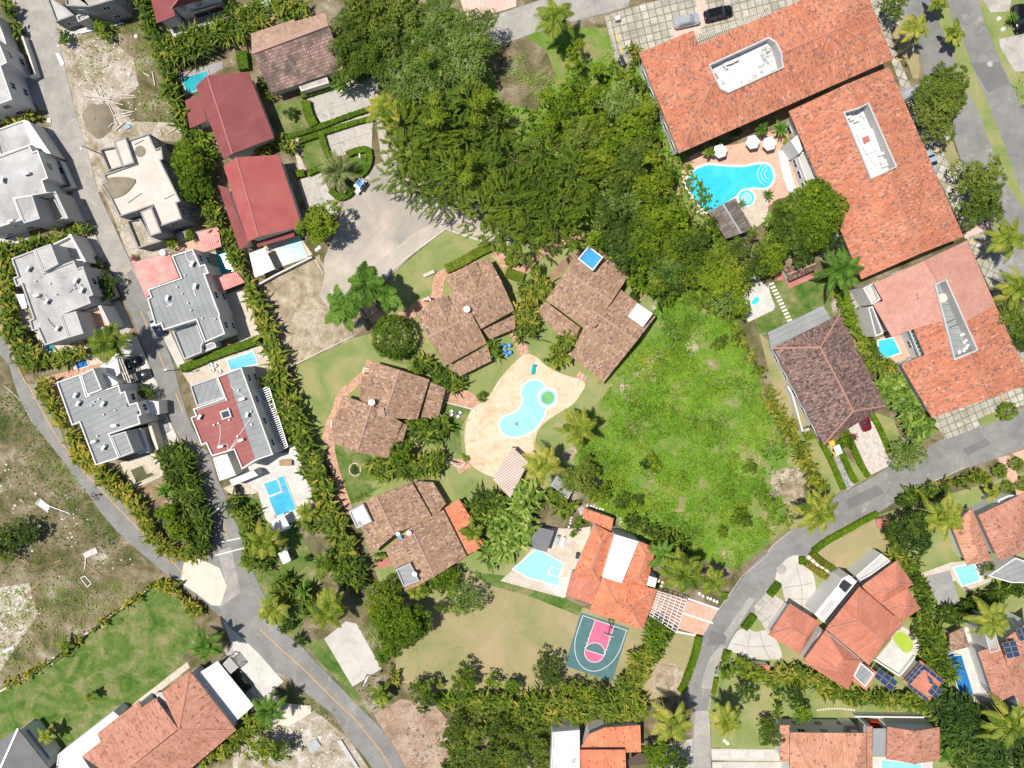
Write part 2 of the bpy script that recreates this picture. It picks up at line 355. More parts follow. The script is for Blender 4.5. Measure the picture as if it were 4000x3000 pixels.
    m['ridge'] = paint('ridge_mortar', (.46, .215, .15), .8); m['ridge_brown'] = paint('brown_ridge_mortar', (.42, .26, .21), .8)
    m['ridge_orange'] = paint('orange_ridge_mortar', (.42, .22, .16), .8); m['ridge_maroon'] = paint('maroon_ridge', (.42, .15, .15), .8)
    m['white'] = paint('white_render', (.67, .655, .63), .8, nz=.03); m['cream'] = paint('cream_render', (.66, .60, .50), .8, nz=.04)
    m['grey'] = paint('grey_render', (.42, .43, .44), .8, nz=.05); m['lgrey'] = paint('light_grey_render', (.50, .49, .475), .8, nz=.04)
    m['white_metal'] = paint('white_metal', (.80, .80, .80), .35); m['steel'] = paint('galvanised_steel', (.50, .51, .52), .4, .5)
    m['dark_metal'] = paint('dark_metal', (.05, .05, .055), .4, .3); m['glass'] = paint('dark_glass', (.02, .028, .035), .06, spec=.6, nz=.0)
    m['sky_glass'] = paint('skylight_glass', (.03, .06, .10), .05, spec=.8, nz=0)
    m['wood'] = paint('timber', (.38, .24, .13), .7, nz=.1); m['wood_dark'] = paint('dark_timber', (.10, .06, .045), .7, nz=.1)
    m['wood_pale'] = paint('bleached_timber', (.60, .55, .48), .8, nz=.1); m['wood_grey'] = paint('weathered_timber', (.30, .27, .24), .8, nz=.12)
    m['stone'] = paint('limestone', (.60, .54, .45), .9, nz=.1); m['stone_white'] = paint('white_stone', (.76, .72, .66), .9, nz=.06)
    m['bark'] = paint('bark', (.17, .13, .10), .9, nz=.15); m['bark_pale'] = paint('pale_bark', (.44, .40, .35), .9, nz=.1)
    m['tyre'] = paint('tyre_rubber', (.025, .025, .027), .8); m['lamp'] = paint('headlamp_lens', (.6, .6, .62), .15)
    m['tail'] = paint('tail_lamp', (.4, .03, .02), .2)
    m['plastic_blue'] = paint('blue_plastic', (.08, .33, .62), .35); m['tarp'] = soil('blue_tarpaulin', [(.35, (.02, .25, .66)), (.7, (.05, .34, .78))], .8, 2, .12, rough=.35, bump=.12)
    m['canvas'] = paint('white_canvas', (.80, .79, .77), .8, nz=.02); m['yellow_line'] = paint('yellow_road_paint', (.72, .42, .12), .7, nz=.15, sc=3)
    m['white_line'] = paint('white_road_paint', (.74, .73, .70), .7, nz=.1, sc=3); m['yellow'] = paint('yellow_kerb_paint', (.75, .46, .08), .6)
    m['court'] = soil('green_court_paint', [(.35, (.075, .155, .165)), (.7, (.10, .195, .20))], .4, 6, .12, bump=.005)
    m['court_pink'] = soil('pink_court_paint', [(.35, (.62, .125, .22)), (.7, (.72, .17, .28))], .5, 6, .07, bump=.005)
    m['w_cyan'] = water('pool_water_cyan', (.03, .50, .67), (.07, .59, .73)); m['w_pale'] = water('pool_water_pale', (.27, .60, .70), (.35, .66, .74))
    m['w_blue'] = water('pool_water_blue', (.04, .36, .66), (.09, .46, .74)); m['w_deep'] = water('pool_water_deep', (.01, .12, .36), (.03, .20, .48))
    m['w_teal'] = water('pool_water_teal', (.01, .30, .38), (.03, .42, .48)); m['w_green'] = water('pool_water_green', (.13, .38, .13), (.19, .44, .17))
    m['w_mint'] = water('pool_water_mint', (.20, .62, .55), (.32, .72, .66)); m['w_algae'] = water('algae_pool_water', (.30, .42, .03), (.40, .52, .06))
    m['w_murky'] = water('murky_pool_water', (.07, .08, .03), (.11, .11, .05))
    m['pv'] = grid('solar_cells', (.018, .028, .075), (.025, .04, .10), .5, .17, .17, .02, (.10, .12, .18), rough=.15, spec=.6)
    m['terra'] = paint('terracotta_pot', (.45, .18, .10), .8)
    for nme, cols in dict(
        areca=[(0.040, 0.077, 0.008), (0.080, 0.139, 0.012), (0.143, 0.201, 0.018), (0.230, 0.273, 0.029), (0.413, 0.329, 0.066)],
        areca_y=[(0.063, 0.089, 0.008), (0.126, 0.173, 0.015), (0.210, 0.246, 0.021), (0.347, 0.314, 0.038), (0.483, 0.346, 0.067)],
        broad=[(0.054, 0.097, 0.011), (0.123, 0.194, 0.014), (0.221, 0.291, 0.021), (0.344, 0.370, 0.031)],
        bright=[(0.053, 0.105, 0.008), (0.112, 0.194, 0.010), (0.190, 0.280, 0.015), (0.284, 0.339, 0.030)],
        olive=[(0.054, 0.090, 0.012), (0.108, 0.172, 0.020), (0.180, 0.241, 0.032), (0.252, 0.292, 0.060)],
        dark=[(0.025, 0.058, 0.011), (0.055, 0.105, 0.017), (0.101, 0.160, 0.022), (0.164, 0.218, 0.034)],
        flame=[(0.039, 0.074, 0.005), (0.083, 0.145, 0.008), (0.149, 0.209, 0.012), (0.221, 0.269, 0.020)],
        pale=[(0.063, 0.114, 0.020), (0.116, 0.204, 0.028), (0.200, 0.300, 0.048), (0.357, 0.432, 0.160)],
        lime=[(0.120, 0.170, 0.010), (0.220, 0.290, 0.020), (0.320, 0.370, 0.040)],
        banana=[(0.045, 0.089, 0.013), (0.120, 0.207, 0.027), (0.226, 0.330, 0.055), (0.376, 0.468, 0.109)],
        coco=[(.07, .12, .014), (.15, .22, .022), (.25, .31, .035), (.38, .38, .06), (.52, .46, .12)],
        royal=[(.04, .10, .012), (.09, .19, .022), (.15, .27, .035), (.22, .33, .06)],
        date=[(0.084, 0.121, 0.035), (0.182, 0.227, 0.070), (0.308, 0.355, 0.140), (0.420, 0.454, 0.211)],
        box=[(0.066, 0.136, 0.005), (0.132, 0.239, 0.009), (0.215, 0.319, 0.017)],
        grass=[(.055, .13, .010), (.115, .24, .014), (.19, .36, .02), (.27, .43, .04), (.44, .43, .18)],
        red=[(0.120, 0.020, 0.020), (0.300, 0.040, 0.050), (0.140, 0.100, 0.030)], yellow=[(0.450, 0.360, 0.030), (0.620, 0.500, 0.050)],
        twig=[(.30, .26, .22), (.42, .38, .33)]).items():
        m['L_'+nme] = leafm('leaves_'+nme, cols)
mats()
# ---------------- ground sheets ----------------
_k = {}
def Z(level): _k[level] = _k.get(level, 0)+1; return .014*level+.0006*(_k[level] % 23)
def sheet(name, t, s, mat, level, rot=0, label=None, cat=None, group=None, pts=None, parent=None):
    P = ccw(pts or wp(t, s)); z = Z(level); b = MB(); c, q = math.cos(R(rot)), math.sin(R(rot))
    b.face([(x, y, z) for x, y in P], [(x*c+y*q, -x*q+y*c) for x, y in P])
    o = b.build(name, MAT[mat], parent)
    if parent: return o
    tag(o, label, cat, group, 'structure'); return o
def strip(P, w):                                     # polygon along a path
    L, Rr = [], []
    for i, p in enumerate(P):
        a = Vector(P[max(i-1, 0)][:2]); b = Vector(P[min(i+1, len(P)-1)][:2]); d = (b-a).normalized()
        ww = w[i] if isinstance(w, (list, tuple)) else w
        L.append((p[0]-d.y*ww/2, p[1]+d.x*ww/2)); Rr.append((p[0]+d.y*ww/2, p[1]-d.x*ww/2))
    return L+Rr[::-1]
def smooth(P, n=4, closed=False):                    # Catmull-Rom
    out = []; m = len(P)
    for i in range(m if closed else m-1):
        g = (lambda k: P[k % m]) if closed else (lambda k: P[min(max(k, 0), m-1)])
        p0, p1, p2, p3 = (Vector(g(i+k)[:2]) for k in (-1, 0, 1, 2))
        for j in range(n):
            t = j/n
            q = .5*((2*p1)+(p2-p0)*t+(2*p0-5*p1+4*p2-p3)*t*t+(3*p1-p0-3*p2+p3)*t**3)
            out.append((q.x, q.y))
    if not closed: out.append(tuple(P[-1][:2]))
    return out
def stripes(b, P, w, z):                             # painted line along a path as quads
    Q = strip(P, w); n = len(P)
    for i in range(n-1): b.face([Q[i]+(z,), Q[i+1]+(z,), Q[2*n-2-i]+(z,), Q[2*n-1-i]+(z,)])
def marking(name, t, s, w, mat, label, group=None, level=6, sm=False, kind='structure'):
    P = wp(t, s); P = smooth(P) if sm else P; b = MB(); stripes(b, P, w, Z(level))
    return tag(b.build(name, MAT[mat]), label, 'road marking', group, kind)
def kerb(name, t, s, w, h, mat, label, cat='kerb', group=None, z=0, sm=False):
    P = wp(t, s, h); P = smooth(P) if sm else P; Q = strip(P, w); n = len(P); b = MB()
    for i in range(n-1):
        a, c, d, e = Q[i], Q[i+1], Q[2*n-2-i], Q[2*n-1-i]
        b.face([p+(h,) for p in (a, c, d, e)]); b.face([a+(z,), c+(z,), c+(h,), a+(h,)]); b.face([d+(z,), e+(z,), e+(h,), d+(h,)])
    b.face([Q[0]+(z,), Q[0]+(h,), Q[-1]+(h,), Q[-1]+(z,)]); b.face([Q[n-1]+(z,), Q[n]+(z,), Q[n]+(h,), Q[n-1]+(h,)])
    return tag(b.build(name, MAT[mat]), label, cat, group)
def lowwall(t, s, h, label, mat='white', w=.2, name='boundary_wall', cat='wall', group=None):
    P = wp(t, s, h); th = thing(name, label, cat, group=group); Q = strip(P, w); n = len(P)
    b = MB(); c = MB(); Qc = strip(P, w+.08)
    for i in range(n-1):
        b.prism([Q[i], Q[i+1], Q[2*n-2-i], Q[2*n-1-i]], 0, h-.06, bottom=False)
        c.prism([Qc[i], Qc[i+1], Qc[2*n-2-i], Qc[2*n-1-i]], h-.06, h)
    b.build('wall', MAT[mat], th); c.build('coping', MAT[mat], th); return th
# ---------------- buildings ----------------
def window(parent, a, b2, z, t, ww, hh, frame='white_metal'):
    """window on the wall from a to b2 (outside to the right), centred at fraction t"""
    a = Vector(a[:2]); b2 = Vector(b2[:2]); d = (b2-a).normalized(); n = Vector((d.y, -d.x)); L = (b2-a).length
    c = a+d*L*t; fr = MB(); q = lambda u, o, zz: (c.x+d.x*u+n.x*o, c.y+d.y*u+n.y*o, zz)
    h0, h1, w2 = z-hh/2, z+hh/2, ww/2
    for (u0, u1, y0, y1) in ((-w2-.06, w2+.06, h0-.06, h0), (-w2-.06, w2+.06, h1, h1+.06), (-w2-.06, -w2, h0, h1), (w2, w2+.06, h0, h1), (-.025, .025, h0, h1)):
        P = [q(u0, .003, 0), q(u1, .003, 0), q(u1, .07, 0), q(u0, .07, 0)]; fr.prism([p[:2] for p in P], y0, y1)
    f = fr.build('window', MAT[frame], parent)
    g = MB(); g.face([q(-w2, .02, h0), q(w2, .02, h0), q(w2, .02, h1), q(-w2, .02, h1)]); g.build('pane', MAT['glass'], f)
def block(parent, t, s, h, wall='white', roof='roof_conc', par=.22, ph=.35, wins=(), z0=0, rot=0, names=('wall', 'roof'), pts=None):
    """flat-roofed storey: walls with a parapet round a roof deck. wins: (edge, t, z, w, h)"""
    P = ccw(pts or wp(t, s, h)); n = len(P); b = MB(); I = inset(P, par)
    for i in range(n):
        j = (i+1) % n; a, c, d, e = P[i], P[j], I[j], I[i]
        b.face([a+(z0,), c+(z0,), c+(h,), a+(h,)]); b.face([a+(h,), c+(h,), d+(h,), e+(h,)])
        b.face([e+(h,), d+(h,), d+(h-ph,), e+(h-ph,)])
    w_ = b.build(names[0], MAT[wall], parent)
    r = MB(); c, q = math.cos(R(rot)), math.sin(R(rot)); J = inset(P, par*.5)
    r.face([(x, y, h-ph+.004) for x, y in J], [(x*c+y*q, -x*q+y*c) for x, y in J])
    ro = r.build(names[1], MAT[roof], parent)
    for (i, tt, z, ww, hh) in wins: window(parent, P[i % n], P[(i+1) % n], z, tt, ww, hh)
    return P
def facing_windows(parent, P, z=1.6, step=3.2, ww=1.3, hh=1.2, zs=None, minlen=2.2):
    """windows along every long wall that looks towards the middle of the site"""
    for i in range(len(P)):
        a, b = Vector(P[i][:2]), Vector(P[(i+1) % len(P)][:2]); L = (b-a).length
        if L < minlen: continue
        d = (b-a)/L; nrm = Vector((d.y, -d.x)); m = (a+b)/2
        if nrm.dot(-m.normalized()) < .25 or m.length < 12: continue
        k = max(1, int(L/step))
        for j in range(k):
            for zz in (zs or [z]): window(parent, a, b, zz, (j+.5)/k, ww, hh)
def roofshell(parent, t, vs, faces, mat, thick=.2, ridge='ridge', walls='white', inner=.5, holes=(), name='roof', wins=None, z0=0, rw=.25):
    """pitched roof from corner points x,y,height; a height ~abc lies in the plane of corners a, b, c"""
    raw = px(t, vs); V = []
    for p in raw:
        hs = str(p[2])
        if hs.startswith('~'):
            A, B, C = (Vector(V[int(ch, 36)]) for ch in hs[1:4]); nn = (B-A).cross(C-A); hh = 5.0
            for _ in range(25):
                x, y = W(p[0], p[1], hh); hh = A.z-(nn.x*(x-A.x)+nn.y*(y-A.y))/nn.z
            V.append(W(p[0], p[1], hh)+(hh,))
        else: V.append(W(p[0], p[1], float(hs))+(float(hs),))
    F = [[int(c, 36) for c in f] for f in faces.split()]; b = MB(); edges = {}; N_ = []
    for fi, f in enumerate(F):
        P = [Vector(V[i]) for i in f]
        nn = Vector((0, 0, 0))
        for i in range(len(P)): nn += P[i-1].cross(P[i]) if False else (P[i-1]-P[0]).cross(P[i]-P[0])
        if nn.z < 0: f.reverse(); P.reverse(); nn = -nn
        nn.normalize(); N_.append(nn)
        dn = Vector((nn.x, nn.y, 0))
        dn = dn.normalized() if dn.length > .02 else Vector((0, -1, 0))
        dn = (dn-nn*dn.dot(nn)).normalized(); ac = dn.cross(nn).normalized()
        b.face([V[i] for i in f], [(p.dot(ac), p.dot(dn)) for p in P])
        for i in range(len(f)): edges.setdefault(frozenset((f[i], f[(i+1) % len(f)])), []).append((f[i], f[(i+1) % len(f)], fi))
    nxt = {}
    for e, l in edges.items():
        if len(l) == 1: nxt[l[0][0]] = l[0][1]
    loops = []
    while nxt:
        s0 = next(iter(nxt)); L = [s0]; c = nxt.pop(s0)
        while c != s0 and c in nxt: L.append(c); c = nxt.pop(c)
        loops.append(L)
    for fi, f in enumerate(F): b.face([(V[i][0], V[i][1], V[i][2]-thick) for i in f[::-1]])
    for e, l in edges.items():
        if len(l) == 1:
            p, q = V[l[0][0]], V[l[0][1]]
            b.face([(p[0], p[1], p[2]-thick), (q[0], q[1], q[2]-thick), q, p])
    me = b.build(name, MAT[mat], parent)
    if ridge:
        for e, l in edges.items():
            if len(l) == 2 and N_[l[0][2]].dot(N_[l[1][2]]) < .998:
                p, q = Vector(V[l[0][0]]), Vector(V[l[0][1]]); up = Vector((0, 0, .03)); rb = MB()
                rb.bar(p+up, q+up, rw, .1); rb.build('ridge_cap', MAT[ridge], me)
    out = max(loops, key=lambda L: abs(area([V[i] for i in L])))
    if walls:
        P = [V[i] for i in out]
        if area(P) < 0: P = P[::-1]
        I = inset(P, inner); wb = MB(); n = len(P)
        for i in range(n):
            j = (i+1) % n
            wb.face([I[i]+(z0,), I[j]+(z0,), I[j]+(P[j][2]-thick-.03,), I[i]+(P[i][2]-thick-.03,)])
        wb.build('wall', MAT[walls], parent)
        if wins:
            facing_windows(parent, I, zs=wins)
    return V, me
def well(parent, t, vs, deck_h, wall='lgrey', deck='roof_white', V=None, up=.35):
    """flat service deck sunk in a pitched roof, with a rendered upstand round it"""
    P = [(v[0], v[1]) for v in V]; zs = [v[2] for v in V]
    if area(P) < 0: P = P[::-1]; zs = zs[::-1]
    O = inset(P, -.12); n = len(P); b = MB(); I = inset(P, .14)
    for i in range(n):
        j = (i+1) % n; a, c = I[i], I[j]
        b.face([a+(zs[i]+up,), c+(zs[j]+up,), c+(deck_h,), a+(deck_h,)])
        b.face([O[i]+(zs[i]+up,), O[j]+(zs[j]+up,), c+(zs[j]+up,), a+(zs[i]+up,)])
        b.face([O[i]+(zs[i]-.1,), O[j]+(zs[j]-.1,), O[j]+(zs[j]+up,), O[i]+(zs[i]+up,)])
    b.build('parapet', MAT[wall], parent)
    d = MB(); d.face([(x, y, deck_h) for x, y in I]); d.build('roof_deck', MAT[deck], parent)
def hip(t, s, eave, ridge_h, along=None, gable=(False, False), run=None):
    """corner points A B C D (ridge runs from side AD to side BC) -> vertex and face strings in plan units"""
    A, B, C, D = [(p[0], p[1]) for p in px(t, s)]
    return A, B, C, D
def quadroof(parent, t, s, eave, ridge, mat, gable=(0, 0), walls='white', ridgem='ridge', inner=.5, wins=None, hipf=None, thick=.2, name='roof'):
    """four-cornered roof A B C D seen from above; ridge from the middle of AD to the middle of BC; gable ends or hips"""
    P = [W(p[0], p[1], eave) for p in px(t, s)]; A, B, C, D = [Vector(p) for p in P]
    m0, m1 = (A+D)/2, (B+C)/2; d = (m1-m0); L = d.length; d.normalize()
    w0, w1 = (A-D).length/2, (B-C).length/2; k = hipf or 1.0
    r0 = m0+d*(0 if gable[0] else min(w0*k, L*.49)); r1 = m1-d*(0 if gable[1] else min(w1*k, L*.49))
    def back(p, h):
        X, Y = unW(p.x, p.y, h)
        return f'{X/1.80835},{Y/1.80835},{h}'
    vs = ' '.join([back(A, eave), back(B, eave), back(C, eave), back(D, eave), back(r0, ridge), back(r1, ridge)])
    fs = '0154 2345' + ('' if gable[1] else ' 125') + ('' if gable[0] else ' 304')
    if gable[1]: pass
    return roofshell(parent, 'O', vs, fs, mat, ridge=ridgem, walls=walls, inner=inner, wins=wins, thick=thick, name=name)
def onedge(parent, name, t, s, h, th, mat, z0=None, rot=0):
    """flat slab at height h"""
    P = wp(t, s, h); b = MB(); c, q = math.cos(R(rot)), math.sin(R(rot))
    b.prism(P, h-th, h); o = b.build(name, MAT[mat], parent)
    uv = o.data.uv_layers[0].data
    if rot:
        for l in uv: u, v = l.uv; l.uv = (u*c+v*q, -u*q+v*c)
    return o
def posts(parent, t, s, h, w=.15, mat='white', name='post'):
    for p in wp(t, s, h):
        b = MB(); b.box((p[0], p[1], (h-.1)/2), (w, w, h-.1)); b.build(name, MAT[mat], parent)
def pergola(parent, t, s, h, n1, n2, mat='white', w=.12, fill=None):
    """open slatted frame on a four-cornered plan A B C D"""
    A, B, C, D = [Vector(p) for p in wp(t, s, h)]; b = MB(); c = MB()
    for i in range(n1):
        k = i/(n1-1); p, q = A.lerp(B, k), D.lerp(C, k); b.bar((p.x, p.y, h), (q.x, q.y, h), w, w)
    for i in range(n2):
        k = i/(n2-1); p, q = A.lerp(D, k), B.lerp(C, k); c.bar((p.x, p.y, h-w-.01), (q.x, q.y, h-w-.01), w, w)
    if n1: b.build('rafters', MAT[mat], parent)
    if n2: c.build('beams', MAT[mat], parent)
    for P in (A, B, C, D):
        d = MB(); d.box((P.x, P.y, (h-w*2)/2), (.18, .18, h-w*2)); d.build('post', MAT[mat], parent)
# ---------------- vegetation ----------------
def blades(base, az, L, wd, el, droop, ns=4, val=None, fold=.35):
    n = len(az); t = np.linspace(0, 1, ns+1)[None, :]
    hx = L[:, None]*(np.cos(el)[:, None]*t+.15*t*t); z = L[:, None]*(np.sin(el)[:, None]*t-droop[:, None]*t*t)
    w_ = wd[:, None]*np.sin(math.pi*(.14+.84*t))
    tw = az[:, None]+.35*np.sin(az*7)[:, None]*t
    cx = base[:, 0:1]+hx*np.cos(tw); cy = base[:, 1:2]+hx*np.sin(tw); cz = base[:, 2:3]+z
    px_, py_ = -np.sin(tw), np.cos(tw)
    C = np.stack([cx, cy, cz], -1); Lf = np.stack([cx+px_*w_, cy+py_*w_, cz-fold*w_], -1); Rt = np.stack([cx-px_*w_, cy-py_*w_, cz-fold*w_], -1)
    V = np.stack([Lf, C, Rt], 2).reshape(n, -1, 3); m = 3*(ns+1); q = []
    for i in range(ns): a = 3*i; q += [(a, a+3, a+4, a+1), (a+1, a+4, a+5, a+2)]
    q = np.array(q); Q = (np.arange(n)*m)[:, None, None]+q[None]
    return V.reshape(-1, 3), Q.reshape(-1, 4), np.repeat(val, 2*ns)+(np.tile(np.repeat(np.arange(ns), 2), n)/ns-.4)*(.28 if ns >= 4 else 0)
def cards(c, nrm, size, asp=.6, val=None):
    n = len(c); r = RNG.normal(size=(n, 3)); nrm = nrm/np.linalg.norm(nrm, axis=1, keepdims=True)
    a = np.cross(nrm, r); a /= np.linalg.norm(a, axis=1, keepdims=True)+1e-9; b = np.cross(nrm, a)
    s = size[:, None]
    V = np.stack([c-a*s, c-b*s*asp-nrm*s*.15, c+a*s, c+b*s*asp-nrm*s*.15], 1).reshape(-1, 3)
    return V, np.arange(n*4).reshape(-1, 4), val
def join(parts):
    o = 0; Vs, Qs, vs = [], [], []
    for V, Q, v in parts: Vs.append(V); Qs.append(Q+o); vs.append(v); o += len(V)
    return np.concatenate(Vs), np.concatenate(Qs), np.concatenate(vs)
def inside(P, x, y):
    r = np.zeros(len(x), bool); n = len(P)
    for i in range(n):
        (x1, y1), (x2, y2) = P[i][:2], P[(i+1) % n][:2]
        k = ((y1 > y) != (y2 > y)) & (x < (x2-x1)*(y-y1)/((y2-y1) if y2 != y1 else 1e-9)+x1); r ^= k
    return r
def scatter(P, dens):
    xs = [p[0] for p in P]; ys = [p[1] for p in P]; n = int((max(xs)-min(xs))*(max(ys)-min(ys))*dens)
    x = RNG.uniform(min(xs), max(xs), n); y = RNG.uniform(min(ys), max(ys), n); k = inside(P, x, y); return x[k], y[k]
def lump(x, y, s, seed=0):                           # soft value noise in the range 0..1
    r = 0; tot = 0
    for o in range(4):
        g = np.random.default_rng(100+seed*7+o).random((128, 128)); u, v = np.asarray(x)*s*.35*2**o+31.7, np.asarray(y)*s*.35*2**o+17.3
        i, j = np.floor(u).astype(int), np.floor(v).astype(int); fu, fv = u-i, v-j; fu, fv = fu*fu*(3-2*fu), fv*fv*(3-2*fv)
        q = lambda a, b: g[(i+a) % 128, (j+b) % 128]
        r = r+(q(0, 0)*(1-fu)*(1-fv)+q(1, 0)*fu*(1-fv)+q(0, 1)*(1-fu)*fv+q(1, 1)*fu*fv)*.6**o; tot += .6**o
    return np.clip(.5+(r/tot-.5)*1.9, 0, 1)
def fronds(P, h, dens=1.35, L=1.9, wd=.16, nb=14, bias=0.0):
    x, y = scatter(P, dens); n = len(x)
    if n == 0: x, y = np.array([P[0][0]]), np.array([P[0][1]]); n = 1
    hh = h*(.52+.22*RNG.random(n)); k = nb
    base = np.repeat(np.stack([x, y, hh], 1), k, 0)+RNG.normal(size=(n*k, 3))*[.38, .38, .25]
    az = RNG.uniform(0, 6.283, n*k); lv = np.repeat(RNG.normal(0, .13, n), k)
    el = RNG.uniform(.35, 1.35, n*k); LL = L*RNG.uniform(.6, 1.2, n*k)*h/3.5
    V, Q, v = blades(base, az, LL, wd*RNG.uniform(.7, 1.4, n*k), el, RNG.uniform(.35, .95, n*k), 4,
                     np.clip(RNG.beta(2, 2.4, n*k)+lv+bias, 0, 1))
    return (V, Q, v), np.stack([x, y, hh], 1)
HEDGES = []
def areca(t, s, width, label, h=3.4, leaf='areca', group=None, cat='hedge', name='palm_hedge', L=1.9, wd=.16, dens=1.35, nb=14, poly=None):
    if poly: P = wp(t, s, h*.75)
    else: P = strip(smooth(wp(t, s, h*.75), 3), max(.6, width-1.6))
    (f, b) = fronds(P, h, dens, L*RNG.uniform(.88, 1.12), wd*RNG.uniform(.85, 1.25), nb, RNG.normal(-.03, .07))
    c = b[:, :2].mean(0); off = np.array([c[0], c[1], 0]); th = thing(name, label, cat, (c[0], c[1], 0), group=group)
    # low leaves fill the inside
    x, y = scatter(P, 12); z = RNG.uniform(.2, h*.62, len(x))
    sp = lump(x, y, .55, len(label)) > .62; z = np.where(sp, RNG.uniform(h*.5, h*.98, len(x)), z)   # patches of another, rounder-leaved plant
    low = cards(np.stack([x, y, z], 1), RNG.normal(size=(len(x), 3))*[.6, .6, .3]+[0, 0, 1], np.where(sp, .3, RNG.uniform(.25, .45, len(x))), .5, np.where(sp, RNG.uniform(0, .4, len(x)), RNG.uniform(.1, .6, len(x))))
    V, Q, v = join([f, low]); npmesh('foliage', V-off, Q, v, MAT['L_'+leaf], th)
    st = MB()
    for i in range(0, len(b), 2):
        p = b[i]-off; st.tube([(p[0], p[1], 0), (p[0]+.05, p[1], p[2])], .06, 5)
    st.build('stems', MAT['bark_pale'], th); return th
def boxhedge(t, s, w, label, h=.8, leaf='box', group=None, name='clipped_hedge', cat='hedge', sm=False):
    P = wp(t, s, h); P = smooth(P, 4) if sm else P; th = thing(name, label, cat, (P[0][0], P[0][1], 0), group=group); o = Vector(P[0])
    P = [(p[0]-o.x, p[1]-o.y) for p in P]; Q = strip(P, w); n = len(P); b = MB(); pp = []
    for i in range(n-1):
        q = [Q[i], Q[i+1], Q[2*n-2-i], Q[2*n-1-i]]; b.prism(q, 0, h-.08, bottom=False); pp.append(q)
    b.build('branches', MAT['L_'+leaf], th)
    cs, ns = [], []
    for q in pp:
        q2 = inset(ccw(q), -.04)
        x, y = scatter(q2, 75); cs.append(np.stack([x, y, h-.06+RNG.uniform(-.05, .08, len(x))], 1)); ns.append(RNG.normal(size=(len(x), 3))*.5+[0, 0, 1])
        for i in range(4):
            a, c = np.array(q2[i]), np.array(q2[(i+1) % 4]); m = int(math.dist(a, c)*h*40)+1; k = RNG.random(m)[:, None]; xy = a+(c-a)*k
            d = (c-a)/(np.linalg.norm(c-a)+1e-6); cs.append(np.concatenate([xy, RNG.uniform(.05, h, (m, 1))], 1)); ns.append(RNG.normal(size=(m, 3))*.5+[d[1], -d[0], .3])
    c, nr = np.concatenate(cs), np.concatenate(ns)
    V, F, v = cards(c, nr, RNG.uniform(.07, .16, len(c)), .6, RNG.random(len(c)))
    npmesh('foliage', V, F, v, MAT['L_'+leaf], th); return th
_crown = {}
